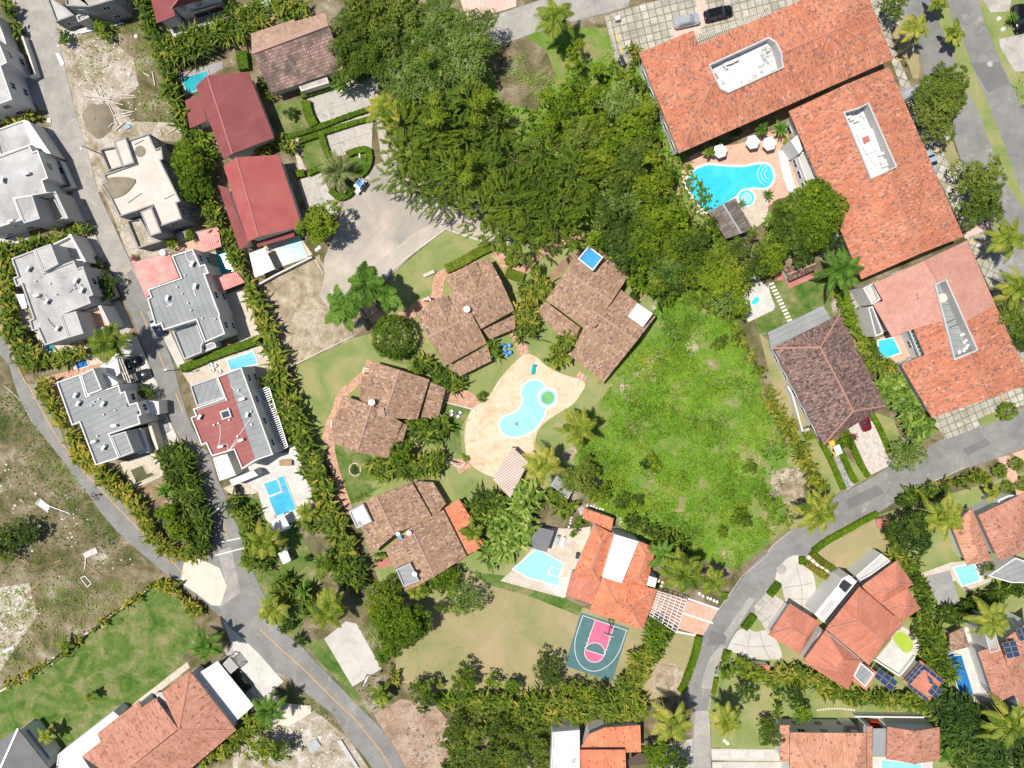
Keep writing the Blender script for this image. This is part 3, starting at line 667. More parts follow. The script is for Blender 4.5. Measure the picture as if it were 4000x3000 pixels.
def crown_mesh(kind, rr, var):
    """leaves of one crown of radius rr, centre at 0,0,0: lobes carry small domes (or feathery sprays) of leaves with gaps between"""
    key = (kind, rr, var)
    if key in _crown: return _crown[key]
    ls, fl, leaf = dict(leafy=(.21, .62, 'broad'), bright=(.22, .66, 'bright'), dark=(.22, .66, 'dark'), flame=(.3, .34, 'flame'), pale=(.16, .6, 'pale'),
             ball=(.15, .85, 'bright'), lime=(.17, .5, 'lime'), olive=(.18, .6, 'olive'), red=(.16, .6, 'red'), sparse=(.16, .5, 'pale'))[kind]
    parts = []
    if kind == 'ball': lobes = [(np.zeros(3), rr*.97)]
    else:
        lobes = []; n = int(5+rr*rr*.9)
        for i in range(n):
            a = i*2.39996+RNG.uniform(-.4, .4); q = math.sqrt((i+.5)/n)*.80*RNG.uniform(.8, 1.1); irr = 1+.2*math.sin(a*3+var*2)+.13*math.sin(a*5+var)
            lobes.append((np.array([q*math.cos(a)*rr*irr, q*math.sin(a)*rr*irr, rr*fl*(math.sqrt(max(0, 1-q*q))-.4)+RNG.normal()*.12*rr]), rr*RNG.uniform(.20, .36)))
    if kind == 'flame':
        m = int(rr*rr*6.0); q = np.sqrt(RNG.random(m))*.92; a = RNG.uniform(0, 6.283, m); irr = 1+.12*np.sin(a*4+var)+.12*np.sin(a*7+var*2)
        base = np.stack([q*np.cos(a)*rr*irr, q*np.sin(a)*rr*irr, rr*fl*(np.sqrt(1-q*q*.9)-.4)+RNG.normal(0, .42, m)], 1)
        az = a+RNG.normal(0, .45, m); L = RNG.uniform(1.0, 1.8, m); tone = np.clip(RNG.normal(.42, .17, m), 0, 1); k = 14
        t = np.linspace(.0, 1, k)[None, :]; hx = L[:, None]*t; z = base[:, 2:3]+L[:, None]*(.22*t-.5*t*t)
        for sg in (-1, 1):
            aa = az[:, None]+sg*RNG.uniform(.5, 1.0, (m, k)); cx = base[:, 0:1]+hx*np.cos(az)[:, None]; cy = base[:, 1:2]+hx*np.sin(az)[:, None]
            B = np.stack([cx, cy, z+RNG.normal(0, .05, (m, k))], -1).reshape(-1, 3); ll = (RNG.uniform(.26, .42, (m, k))*np.sin(math.pi*(.25+.65*t))).ravel()
            parts.append(blades(B, aa.ravel(), ll, np.full(m*k, .13), RNG.uniform(-.1, .35, m*k), np.full(m*k, .4), 1, np.clip(np.repeat(tone, k)+RNG.normal(0, .06, m*k), 0, 1), .2))
    else:
        cr = {'ball': .3, 'pale': .34, 'sparse': .3, 'olive': .36}.get(kind, .42); dens = {'sparse': .5, 'pale': .95}.get(kind, 1.15)
        for c, sr in lobes:
            sr = max(sr, .35); m = max(5, int(dens*6.28*sr*sr/(cr*cr*2.2)*(1.4 if kind == 'ball' else 1.25)))
            d = RNG.normal(size=(m, 3)); d[:, 2] = np.abs(d[:, 2])*1.1-.25; d /= np.linalg.norm(d, axis=1, keepdims=True)
            p = c+d*sr*RNG.uniform(.85, 1.1, (m, 1))*[1, 1, .8]; lt = RNG.normal(0, .08)
            tone = np.clip(RNG.normal(.45+lt, .15, m), 0, 1); k = 9
            e = RNG.normal(size=(m, k, 3)); e[..., 2] = np.abs(e[..., 2])*.8; e = e/np.linalg.norm(e, axis=2, keepdims=True)+d[:, None]*.35
            pp = (p[:, None]+e*cr*RNG.uniform(.45, 1, (m, k, 1))*[1, 1, .7]).reshape(-1, 3)
            parts.append(cards(pp, e.reshape(-1, 3)*.7+RNG.normal(size=(m*k, 3))*.28+[0, 0, .3], ls*RNG.uniform(.6, 1.2, m*k), .6, np.clip(np.repeat(tone, k)+RNG.normal(0, .08, m*k), 0, 1)))
        if kind in ('pale', 'sparse'):            # bare grey twigs showing through
            m = int(rr*rr*16); q = np.sqrt(RNG.random(m)); a = RNG.uniform(0, 6.283, m)
            B = np.stack([q*np.cos(a)*rr*.9, q*np.sin(a)*rr*.9, rr*fl*(np.sqrt(1-q*q*.9)-.3)+.3], 1); az = a+RNG.normal(0, .8, m)
            tw = blades(B, az, RNG.uniform(.5, 1.3, m), np.full(m, .035), RNG.uniform(0, .6, m), np.full(m, .3), 2, np.full(m, 1.0), 0)
            parts.append(tw)
    V, Q, v = join(parts)
    o = npmesh('crown_source', V, Q, v, MAT['L_'+leaf]); me = o.data; bpy.data.objects.remove(o); _crown[key] = me; return me
_trunk = {}
def trunk_mesh(h, r, var, pale=False, limbs=6, spread=2.0):
    key = (round(h), round(r, 1), var, pale, limbs)
    if key in _trunk: return _trunk[key]
    b = MB(); rs = random.Random(var+int(h*10)); p = [(0, 0, 0), (.1, .05, h*.3), (.05, .15, h*.5)]
    b.tube(p, [r, r*.8, r*.65], 8)
    for i in range(limbs):
        a = i*6.283/limbs+rs.random(); e = (math.cos(a)*spread*rs.uniform(.5, .9), math.sin(a)*spread*rs.uniform(.5, .9), h*rs.uniform(.7, .9))
        m = ((e[0])*.4, (e[1])*.4, h*.62); b.tube([p[-1], m, e], [r*.5, r*.35, r*.12], 6)
        for j in range(2):
            a2 = a+rs.uniform(-.8, .8); b.tube([m, (m[0]+math.cos(a2)*spread*.5, m[1]+math.sin(a2)*spread*.5, h*rs.uniform(.68, .85))], [r*.25, r*.07], 5)
    o = b.build('t', MAT['bark_pale' if pale else 'bark']); me = o.data; bpy.data.objects.remove(o); _trunk[key] = me; return me
_tv = [0]
def tree(t, s, r, h, kind, label, group=None, cat='tree', name=None):
    X, Y = px(t, s)[0][:2]; _tv[0] += 1
    cls = min((.8, 1.4, 2.4, 3.6, 5.0), key=lambda c: abs(c-r)); var = _tv[0] % (3 if kind in ('leafy', 'bright', 'flame') and cls > 1 else 2)
    cz = max(h-r*.6*.8, h*.55); x, y = W(X, Y, cz+r*.25)
    name = name or ('shrub' if h < 2.2 else 'tree'); cat = 'shrub' if h < 2.2 and cat == 'tree' else cat
    th = thing(name, label, cat, (x, y, 0), RNG.uniform(0, 6.28), group)
    k = r/cls; o = bpy.data.objects.new('crown', crown_mesh(kind, cls, var)); COL.objects.link(o); o.parent = th; o.location = (0, 0, cz)
    o.scale = (k, k*RNG.uniform(.92, 1.08), k)
    hh = max(cz, .5); q = bpy.data.objects.new('trunk', trunk_mesh(3.0, .15, var, kind in ('pale', 'sparse'), spread=2.0)); COL.objects.link(q); q.parent = th
    q.scale = (r/2.6, r/2.6, (cz+.2)/3.0); return th
_palm = {}
def palm_mesh(kind, var):
    key = (kind, var)
    if key in _palm: return _palm[key]
    nf, L, ll, droop, leaf, lw = dict(coco=(20, 3.5, .95, .85, 'coco', .075), royal=(13, 3.0, .85, .8, 'royal', .085), date=(34, 2.6, .5, .5, 'date', .05),
                                  small=(11, 1.6, .5, .7, 'coco', .05), young=(9, 1.4, .45, .5, 'royal', .05), yucca=(26, .9, .0, .3, 'royal', .07), oil=(24, 3.6, .8, .8, 'royal', .075))[kind]
    parts = []; R_ = random.Random(var*7+nf)
    for i in range(nf):
        az = i*2.39996+R_.uniform(-.2, .2); tier = i/nf; el = 1.25-1.15*tier if kind != 'royal' else R_.uniform(.5, 1.15)
        l = L*R_.uniform(.85, 1.1)*(1 if tier > .25 else .75); dr = droop*R_.uniform(.55, 1.0); n = 26 if kind != 'date' else 16
        tone = R_.gauss(0, .12)+.25*(tier-.4)
        t = np.linspace(.12, 1, n); hx = l*(math.cos(el)*t+.12*t*t); z = l*(math.sin(el)*t-dr*t*t); a = az+.3*R_.uniform(-1, 1)*t*t
        c = np.stack([hx*np.cos(a), hx*np.sin(a), z], 1)
        rb = np.array([[0, 0, 0.0]]); 
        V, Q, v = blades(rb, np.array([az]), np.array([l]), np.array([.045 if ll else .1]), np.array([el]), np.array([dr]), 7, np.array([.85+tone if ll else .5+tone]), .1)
        parts.append((V, Q, v))
        if not ll: continue
        tv = np.gradient(c, axis=0); tv /= np.linalg.norm(tv, axis=1, keepdims=True); side = np.cross(tv, [0, 0, 1]); side /= np.linalg.norm(side, axis=1, keepdims=True)+1e-9
        prof = ll*np.sin(math.pi*(.12+.80*t))*1.0
        for sg in (-1, 1):
            dz = -.35 if kind != 'royal' else R_.uniform(-.5, .4)
            d = side*sg*.85+tv*.6; d[:, 2] += dz+RNG.normal(0, .12 if kind != 'royal' else .35, n); d /= np.linalg.norm(d, axis=1, keepdims=True)
            e = c+d*prof[:, None]; e[:, 2] -= .12*prof
            wv = tv*(lw+.02)
            V = np.stack([c-wv, c+wv, e+wv*.35, e-wv*.35], 1).reshape(-1, 3)
            parts.append((V, np.arange(n*4).reshape(-1, 4), np.clip(RNG.normal(.42+tone, .1, n), 0, 1)))
    V, Q, v = join(parts); o = npmesh('fronds', V, Q, v, MAT['L_'+leaf]); me = o.data; bpy.data.objects.remove(o); _palm[key] = me; return me
def palm(t, s, r, h, kind, label, group=None):
    X, Y = px(t, s)[0][:2]; x, y = W(X, Y, h); _tv[0] += 1
    th = thing({'date': 'date_palm', 'royal': 'royal_palm', 'yucca': 'yucca', 'coco': 'coconut_palm', 'oil': 'oil_palm'}.get(kind, 'young_palm'), label, 'plant' if kind == 'yucca' else 'palm tree', (x, y, 0), RNG.uniform(0, 6.28), group)
    base = {'coco': 3.9, 'royal': 3.0, 'date': 2.7, 'small': 1.6, 'young': 1.35, 'yucca': .9, 'oil': 3.9}[kind]
    o = bpy.data.objects.new('fronds', palm_mesh(kind, _tv[0] % 3)); COL.objects.link(o); o.parent = th; o.location = (0, 0, h); o.scale = (r/base,)*3
    tr = MB(); rr = .17 if kind in ('coco', 'oil') else .2 if kind == 'royal' else .3 if kind == 'date' else .08
    tr.tube([(0, 0, 0), (.12, .1, h*.5), (0, 0, h)], [rr*1.3, rr, rr*.8], 9); tr.build('trunk', MAT['bark_pale'], th, smooth=True)
    if kind in ('coco',):
        b = MB(); [b.dome((math.cos(a)*.3, math.sin(a)*.3, h-.35), .16, .2, 7, 2) for a in (0, 1.6, 3.1, 4.6)]; b.build('coconuts', MAT['L_areca_y'], th)
    return th
def clump(t, s, r, h, label, leaf='areca', group=None, cat='plant', name='palm_clump', L=1.7, wd=.12):
    X, Y = px(t, s)[0][:2]; x, y = W(X, Y, h*.8)
    n = max(1, int(r*r*1.8)); P = [(x+math.cos(a)*r*.45, y+math.sin(a)*r*.45) for a in np.arange(0, 6.2, .7)]
    (V, Q, v), b = fronds(P, h, 3.2 if r < 1.6 else 1.8, min(L, r*1.05)*3.5/h, wd*min(1, r/1.8), 16)
    th = thing(name, label, cat, (x, y, 0), group=group); off = np.array([x, y, 0])
    npmesh('foliage', V-off, Q, v, MAT['L_'+leaf], th); st = MB()
    for p in b[:8]: q = p-off; st.tube([(q[0], q[1], 0), (q[0], q[1], q[2])], .05, 5)
    st.build('stems', MAT['bark_pale'], th); return th
def banana(t, s, r, h, label, group=None, leaf='banana'):
    return clump(t, s, r, h, label, leaf, group, 'plant', 'banana_plant', 2.0, .26)
def cover(name, t, s, dens, hmax, size, leaf, label, blade=.4, bias=0, pts=None, freq=.35, thr=.18):
    """rough growth nobody could count"""
    P = pts or wp(t, s); x, y = scatter(P, dens); n = len(x); hh = hmax*(.15+.85*lump(x, y, freq, len(name)))
    keep = lump(x, y, freq*2.3, 7) > thr; x, y, hh = x[keep], y[keep], hh[keep]; n = len(x); tone = (lump(x, y, freq*1.6, 3)-.5)*.5+bias; z = hh*RNG.uniform(.35, 1, n)
    k = RNG.random(n) < blade; parts = []; val = np.clip(RNG.normal(.42, .14, n)+tone, 0, 1)
    parts.append(blades(np.stack([x, y, z*.5], 1)[k], RNG.uniform(0, 6.28, k.sum()), size*RNG.uniform(1.6, 3.0, k.sum()), size*.22*RNG.uniform(.6, 1.3, k.sum()), RNG.uniform(.5, 1.3, k.sum()), RNG.uniform(.3, .9, k.sum()), 2, val[k]))
    k = ~k; c = np.stack([x, y, z], 1)[k]
    parts.append(cards(c, RNG.normal(size=(len(c), 3))*[.7, .7, .3]+[0, 0, 1], size*RNG.uniform(.5, 1.2, len(c)), .6, val[k]))
    V, Q, v = join(parts); o = npmesh(name, V, Q, v, MAT['L_'+leaf]); return tag(o, label, 'undergrowth', None, 'stuff')
def stones(name, t, s, dens, size, mat, label, pts=None, thr=.0):
    P = pts or wp(t, s); x, y = scatter(P, dens); k = lump(x, y, .5, 5) > thr; x, y = x[k], y[k]; n = len(x)
    sz = size*RNG.lognormal(0, .45, n); a = RNG.uniform(0, 6.28, n); V = []; Q = []
    for dx, dy, dz in ((-1, -1, 0), (1, -1, 0), (1, 1, 0), (-1, 1, 0), (-.6, -.6, .8), (.6, -.6, .8), (.6, .6, .8), (-.6, .6, .8)):
        jx, jy = dx*RNG.uniform(.6, 1.1, n), dy*RNG.uniform(.4, .9, n); V.append(np.stack([x+sz*(jx*np.cos(a)-jy*np.sin(a)), y+sz*(jx*np.sin(a)+jy*np.cos(a)), .04+sz*dz*RNG.uniform(.5, 1, n)], 1))
    V = np.stack(V, 1).reshape(-1, 3); f = np.array([(4, 5, 6, 7), (0, 1, 5, 4), (1, 2, 6, 5), (2, 3, 7, 6), (3, 0, 4, 7)])
    Q = ((np.arange(n)*8)[:, None, None]+f[None]).reshape(-1, 4)
    o = npmesh(name, V, Q, np.zeros(len(Q)), MAT[mat]); return tag(o, label, 'rubble', None, 'stuff')
# ---------------- small things ----------------
def at(t, s, h=0): p = px(t, s)[0]; return W(p[0], p[1], h)
def pool(t, s, label, watermat='w_cyan', coping='white', cw=.3, sm=0, z=.1, extra=None, name='swimming_pool', cat='pool'):
    P = ccw(wp(t, s, z+.06)); P = smooth(P, sm, True) if sm else P; th = thing(name, label, cat)
    O = inset(P, -cw); n = len(P); b = MB(); zt = z+.06
    for i in range(n):
        j = (i+1) % n; b.face([O[i]+(zt,), O[j]+(zt,), P[j]+(zt,), P[i]+(zt,)]); b.face([O[i]+(0,), O[j]+(0,), O[j]+(zt,), O[i]+(zt,)]); b.face([P[i]+(zt,), P[j]+(zt,), P[j]+(z-.02,), P[i]+(z-.02,)])
    b.build('coping', MAT[coping], th)
    w_ = MB(); I = inset(P, -.02); w_.face([(x, y, z) for x, y in I]); w_.build('water', MAT[watermat], th); return th
def ac(t, s, h, rz, label, group='air conditioner units on the roofs'):
    x, y = at(t, s, h+.5); th = thing('air_conditioner', label, 'air conditioner', (x, y, h), R(rz), group)
    b = MB(); b.box((0, 0, .42), (.95, .42, .62)); b.build('casing', MAT['white_metal'], th, bevel=.03)
    f = MB(); f.tube([(0, -.215, .42), (0, -.235, .42)], .24, 12); f.build('fan_grille', MAT['dark_metal'], th)
    for sx in (-.35, .35): g = MB(); g.box((sx, 0, .055), (.08, .45, .11)); g.build('foot', MAT['dark_metal'], th)
def tank(t, s, h, r, label, mat='white_metal', hh=.9, name='water_tank', cat='tank'):
    x, y = at(t, s, h+hh); th = thing(name, label, cat, (x, y, h)); b = MB(); b.tube([(0, 0, 0), (0, 0, hh*.8)], r, 18); b.dome((0, 0, hh*.8), r, hh*.15); b.build('body', MAT[mat], th)
    c = MB(); c.tube([(0, 0, hh*.93), (0, 0, hh)], r*.3, 10); c.build('lid', MAT[mat], th)
def dish(t, s, h, r, label):
    x, y = at(t, s, h+.7); th = thing('satellite_dish', label, 'satellite dish', (x, y, h)); b = MB()
    for j in range(3):
        for i in range(18):
            a, c = i*6.2832/18, (i+1)*6.2832/18; r0, r1 = r*j/3, r*(j+1)/3; q = lambda a_, q_: (q_*math.cos(a_), q_*math.sin(a_)*.92, .6+.25*(q_/r)**2+.12*math.sin(a_)*q_)
            b.face([q(a, r0+.001), q(c, r0+.001), q(c, r1), q(a, r1)])
    b.build('reflector', MAT['white_metal'], th); p = MB(); p.tube([(0, 0, -.2), (0, 0, .6)], .05); p.tube([(0, -r*.9, .7), (0, 0, 1.1)], .02); p.build('mast', MAT['steel'], th)
def car(t, s, hd, kind, col, label, L=4.6, Wd=1.85, cover_=False, z=.06):
    """hd = heading in degrees, nose first"""
    x, y = at(t, s, 1.2); nm = {'pickup': 'pickup_truck', 'suv': 'parked_car', 'sedan': 'parked_car'}[kind]
    th = thing('covered_car' if cover_ else nm, label, 'pickup truck' if kind == 'pickup' else 'car', (x, y, z), R(hd))
    pm = paint('car_paint_'+str(_tv[0]), col, .22, .3, .01, .6); _tv[0] += 1
    top = 1.7 if kind != 'sedan' else 1.4; belt = 1.0 if kind != 'sedan' else .88; h = L/2; w_ = Wd/2
    st = [(-h, .72, .45, .78), (-h+.12, .92, .3, belt-.05), (-h+.6, 1, .25, belt), (0, 1, .25, belt), (h-1.2, 1, .25, belt-.02), (h-.45, .95, .28, belt-.16), (h-.1, .82, .35, belt-.3), (h, .66, .45, belt-.4)]
    b = MB(); rings = []
    for (xx, ww, z0, z1) in st: v = w_*ww; rings.append([(xx, -v, z0), (xx, v, z0), (xx, v, z1-.18), (xx, v-.12, z1), (xx, -v+.12, z1), (xx, -v, z1-.18)])
    for i in range(len(rings)-1):
        for k in range(6): b.face([rings[i][k], rings[i][(k+1) % 6], rings[i+1][(k+1) % 6], rings[i+1][k]])
    b.face(rings[0]); b.face(rings[-1][::-1])
    x0, x1 = {'suv': (-h+.25, h-1.35), 'sedan': (-h+.9, h-1.35), 'pickup': (-.5, h-1.35)}[kind]
    g = MB(); B_ = [(x0, -w_+.1), (x1, -w_+.1), (x1, w_-.1), (x0, w_-.1)]; T_ = [(x0+(.25 if kind == 'suv' else .5), -w_+.28), (x1-.7, -w_+.28), (x1-.7, w_-.28), (x0+(.25 if kind == 'suv' else .5), w_-.28)]
    if cover_:
        cm = soil('silver_car_cover', [(.35, (.30, .315, .35)), (.7, (.40, .415, .45))], 1.2, 3, .1, rough=.45, bump=.2)
        c = MB(); c.prism([(-h, -w_), (h, -w_), (h, w_), (-h, w_)], .15, .95); c.build('cover_skirt', cm, th, bevel=.2)
        c = MB(); lo = [(p[0], p[1], .93) for p in ((-h+.3, -w_+.1), (h-.9, -w_+.1), (h-.9, w_-.1), (-h+.3, w_-.1))]; hi = [(p[0], p[1], 1.6) for p in ((-h+.9, -w_+.35), (h-1.9, -w_+.35), (h-1.9, w_-.35), (-h+.9, w_-.35))]
        c.face(hi); [c.face([lo[i], lo[(i+1) % 4], hi[(i+1) % 4], hi[i]]) for i in range(4)]; c.build('cover_top', cm, th, bevel=.12)
    else:
        b.build('body', pm, th, bevel=.03, smooth=True)
        zb = belt-.05
        for i in range(4): g.face([B_[i]+(zb,), B_[(i+1) % 4]+(zb,), T_[(i+1) % 4]+(top-.04,), T_[i]+(top-.04,)])
        g.build('windows', MAT['glass'], th)
        r = MB(); r.prism(inset(ccw(T_), -.03), top-.05, top); r.build('roof', pm, th, bevel=.02)
        if kind == 'pickup': p = MB(); p.prism([(-h+.15, -w_+.18), (-.6, -w_+.18), (-.6, w_-.18), (-h+.15, w_-.18)], belt-.02, belt+.015); p.build('cargo_bed', MAT['dark_metal'], th)
        for sg in (-1, 1):
            q = MB(); q.box((h-.14, sg*(w_-.42), belt-.42), (.22, .38, .14)); q.build('headlight', MAT['lamp'], th, bevel=.02)
            q = MB(); q.box((-h+.04, sg*(w_-.35), .72), (.08, .28, .18)); q.build('tail_light', MAT['tail'], th)
            q = MB(); q.box((x1-.35, sg*(w_+.08), belt+.02), (.16, .2, .12)); q.build('mirror', pm, th, bevel=.02)
    for sx in (-h+.85, h-.9):
        for sg in (-1, 1):
            q = MB(); q.tube([(sx, sg*(w_-.24), .34), (sx, sg*(w_-.02), .34)], .34, 16); wh = q.build('wheel', MAT['tyre'], th)
            q = MB(); q.tube([(sx, sg*(w_-.021), .34), (sx, sg*(w_-.005), .34)], .2, 12); q.build('rim', MAT['steel'], wh)
    return th
def lamp_post(t, s, s2, h, label):
    """foot at s, lamp head as seen at s2"""
    x, y = at(t, s, 0); x2, y2 = at(t, s2, h); th = thing('street_lamp', label, 'street lamp', (x, y, 0)); d = Vector((x2-x, y2-y)); 
    b = MB(); b.tube([(0, 0, 0), (0, 0, h*.93)], [.11, .07], 8); b.build('pole', MAT['wood_grey'], th)
    b = MB(); b.tube([(0, 0, h*.9), (d.x*.5, d.y*.5, h*.98), (d.x, d.y, h)], .035, 6); b.build('arm', MAT['steel'], th)
    b = MB(); n = d.normalized() if d.length > .01 else Vector((1, 0)); b.box((d.x, d.y, h), (.6, .26, .12), math.atan2(n.y, n.x), taper=.7); b.build('lamp_head', MAT['steel'], th)
def umbrella(t, s, r, h, label, mat='canvas', n=6, rz=0, group=None):
    x, y = at(t, s, h); th = thing('parasol', label, 'parasol', (x, y, .08), R(rz), group); b = MB()
    for i in range(n):
        a, c = i*6.2832/n, (i+1)*6.2832/n; b.face([(0, 0, h), (r*math.cos(a), r*math.sin(a), h-.45), (r*math.cos(c), r*math.sin(c), h-.45)])
        b.face([(r*math.cos(a), r*math.sin(a), h-.45), (r*math.cos(c), r*math.sin(c), h-.45), (r*math.cos(c), r*math.sin(c), h-.62), (r*math.cos(a), r*math.sin(a), h-.62)])
    b.build('canopy', MAT[mat], th); p = MB(); p.tube([(0, 0, 0), (0, 0, h+.08)], .03); p.build('pole', MAT['white_metal'], th); q = MB(); q.box((0, 0, .05), (.6, .6, .1), taper=.8); q.build('base', MAT['stone'], th)
def lounger(t, s, rz, label, mat='white_metal', group=None, z=.08):
    x, y = at(t, s, .4); th = thing('sun_lounger', label, 'sun lounger', (x, y, z), R(rz), group); b = MB(); b.box((-.3, 0, .3), (1.3, .62, .07)); b.build('seat', MAT[mat], th)
    c = MB(); c.bar((.33, 0, .3), (.85, 0, .62), .62, .06); c.build('backrest', MAT[mat], th)
    for a in (-.85, .3):
        for q in (-.25, .25): d = MB(); d.box((a, q, .14), (.05, .05, .26)); d.build('leg', MAT[mat], th)
def table(t, s, label, r=.5, h=.74, mat='white_metal', square=False, rz=0, wd=None, z=.08):
    x, y = at(t, s, h); th = thing('garden_table', label, 'table', (x, y, z), R(rz)); b = MB()
    if square: b.box((0, 0, h-.03), (r*2, (wd or r)*2, .06))
    else: b.tube([(0, 0, h-.05), (0, 0, h)], r, 18)
    b.build('tabletop', MAT[mat], th)
    for i in range(4): a = .785+i*1.5708; q = MB(); q.box((math.cos(a)*r*.6, math.sin(a)*(wd or r)*.6, (h-.06)/2), (.05, .05, h-.07)); q.build('leg', MAT[mat], th)
def chair(t, s, rz, label, mat='white_metal', group=None, z=.08):
    x, y = at(t, s, .6); th = thing('garden_chair', label, 'chair', (x, y, z), R(rz), group); b = MB(); b.box((0, 0, .43), (.5, .5, .06)); b.build('seat', MAT[mat], th)
    c = MB(); c.box((-.24, 0, .68), (.06, .5, .46)); c.build('backrest', MAT[mat], th)
    for a in (-.2, .2):
        for q in (-.2, .2): d = MB(); d.box((a, q, .2), (.05, .05, .4)); d.build('leg', MAT[mat], th)
def planks(t, spec, mat, group, label, z=.06, name='timber_plank'):
    """spec: x0,y0,x1,y1 per plank"""
    for i, q in enumerate(spec.split()):
        v = [float(k) for k in q.split(',')]; a, c = at(t, f'{v[0]},{v[1]}'), at(t, f'{v[2]},{v[3]}'); b = MB(); zz = z+.05*(i % 5)
        b.bar((a[0], a[1], zz), (c[0], c[1], zz+.06), .16, .04); tag(b.build(name, MAT[mat]), label, 'plank', group)
def panels(parent, t, s, h, nx, ny, gap=.06):
    """nx by ny photovoltaic panels filling the four corners A B C D"""
    A, B, C, D = [Vector(p) for p in wp(t, s, h)]
    for i in range(nx):
        for j in range(ny):
            f = lambda u, v: (A.lerp(B, u)).lerp(D.lerp(C, u), v)
            q = [f((i+a)/nx, (j+c)/ny) for a, c in ((0, 0), (1, 0), (1, 1), (0, 1))]; q = inset(ccw([tuple(p) for p in q]), gap/2)
            b = MB(); b.prism(q, h, h+.05); th = b.build('solar_panel', MAT['steel'], parent)
            g = MB(); z = h+.056; I = inset(q, .04); e = Vector(I[1])-Vector(I[0]); e.normalize()
            g.face([p+(z,) for p in I], [(p[0]*e.x+p[1]*e.y, -p[0]*e.y+p[1]*e.x) for p in I]); g.build('cells', MAT['pv'], th)

def vents(parent, t, s, h, r=.16, mat='white_metal'):
    for p in wp(t, s, h+.4):
        b = MB(); b.tube([(p[0], p[1], h), (p[0], p[1], h+.35)], r*.6, 8); b.dome((p[0], p[1], h+.33), r, .12, 10, 2); b.build('roof_vent', MAT[mat], parent)
def pipes(parent, t, lst, h, r=.06, mat='white_metal'):
    for s in lst:
        b = MB(); b.tube([p+(h+.1,) for p in wp(t, s, h+.1)], r, 5); b.build('roof_pipe', MAT[mat], parent)
def boxes(parent, t, lst, h, hh=.4, mat='lgrey', name='roof_box'):
    for s in lst:
        P = ccw(wp(t, s, h+hh)); b = MB(); b.prism(P, h, h+hh); b.build(name, MAT[mat], parent)
# ================= GROUND =================
sheet('ground', 'O', '', 'scrub', 0, pts=[(-320, -300), (320, -300), (320, 300), (-320, 300)])
GS = lambda t, s, m, l, rot=0, nm='ground': sheet(nm, t, s, m, l, rot)
# lots
GS('00', '380,0 700,250 900,300 1150,500 1200,750 1000,900 1150,1050 1600,1060 1560,1230 1000,1180 900,1290 850,1300 880,1659 830,1659 700,1150 550,600 440,230', 'rubble', 1)
GS('01', '850,-60 960,160 1080,480 1150,640 1240,600 1500,520 1700,400 1650,200 1560,-300 1100,-520 700,-520', 'rubble', 1)
GS('02', '-400,200 150,250 520,620 900,1250 1300,1640 700,1900 -400,2300', 'scrub', 1)
GS('03', '-300,150 250,60 330,330 -50,900 -300,900', 'rubble', 2)
GS('O', '640,790 765,730 805,720 845,595 962,494 1055,525 1180,510 1260,520 1440,660 1290,880 1235,890 1270,1000 1200,1060 1110,1080 1230,1180 1100,1250 830,1290 760,1085 640,900', 'lawn', 1, nm='lawn')
GS('O', '560,620 690,550 705,640 770,720 765,731 625,795 600,720', 'straw', 2)
GS('O', '815,240 822,300 830,345 800,365 790,400 745,430 728,490 700,560 700,600 690,640 730,690 800,640 845,595 880,560 962,494 1055,525 1120,540 1100,420 900,380 860,330 850,230', 'drive_dust', 3, nm='driveway')
for s_ in ('720,640 835,590 958,492 950,480 900,500 850,540 800,580 745,610 715,625', '870,430 905,440 960,485 1050,520 1060,505 1010,480 940,445 880,410', '815,250 832,280 838,340 826,345 818,300', '742,435 790,405 800,385 790,380 760,400 735,425'): sheet('dust', 'O', '', 'dust', 4, pts=smooth(wp('O', s_), 4, True))
GS('O', '690,560 735,600 790,640 760,700 700,660 640,600', 'straw', 2)
GS('O', '870,1290 1000,1235 1100,1240 1250,1310 1500,1370 1517,1385 1470,1500 1340,1520 980,1500 850,1470', 'lawn_dry', 2, nm='lawn')
GS('O', '1020,1235 1110,1245 1260,1310 1250,1330 1150,1290 1050,1262', 'lawn_green', 3, nm='lawn')
GS('O', '1250,880 1430,640 1590,690 1700,980 1790,1060 1730,1120 1590,1230 1400,1180 1290,1100 1240,1000', 'meadow', 2, nm='meadow')
GS('O', '860,100 1060,60 1330,60 1400,180 1480,330 1600,600 1440,660 1250,540 900,480 850,300', 'meadow', 2, nm='meadow')
GS('O', '1050,90 1130,75 1180,110 1200,160 1160,240 1080,220', 'scrub', 3)
for s_ in ('1340,830 1360,835 1358,865 1345,860', '1375,805 1395,795 1425,805 1420,820 1390,825', '1395,775 1410,770 1412,790 1398,792', '1210,985 1225,970 1250,965 1240,985 1222,1000', '1275,1030 1290,1025 1300,1040 1285,1050', '1480,740 1500,735 1510,760 1490,770', '1665,1030 1700,1010 1745,1030 1760,1065 1720,1080 1680,1065', '1600,960 1640,980 1635,1010 1605,1000', '1560,1195 1580,1190 1590,1225 1570,1220'): sheet('bare_patch', 'O', '', 'straw', 4, pts=smooth(wp('O', s_), 4, True))
GS('O', '2060,1659 1570,1659 1515,1500 1560,1380 1650,1300 1800,1140 2212,1020 2300,1020 2300,1900 1570,1900', 'lawn', 1, nm='lawn')
GS('O', '1690,1075 1900,1120 1925,1170 1850,1230 1780,1240 1740,1200 1720,1190', 'lawn_dry', 2, nm='lawn')
GS('O', '1630,690 1680,600 1780,590 1800,680 1690,745 1640,740', 'lawn_green', 2, nm='lawn')
GS('O', '1700,930 1760,945 1815,1050 1770,1075 1700,1000', 'lawn', 3, nm='lawn')
GS('O', '1640,720 1700,960 1760,960 1690,760', 'lawn_dry', 2, nm='lawn')
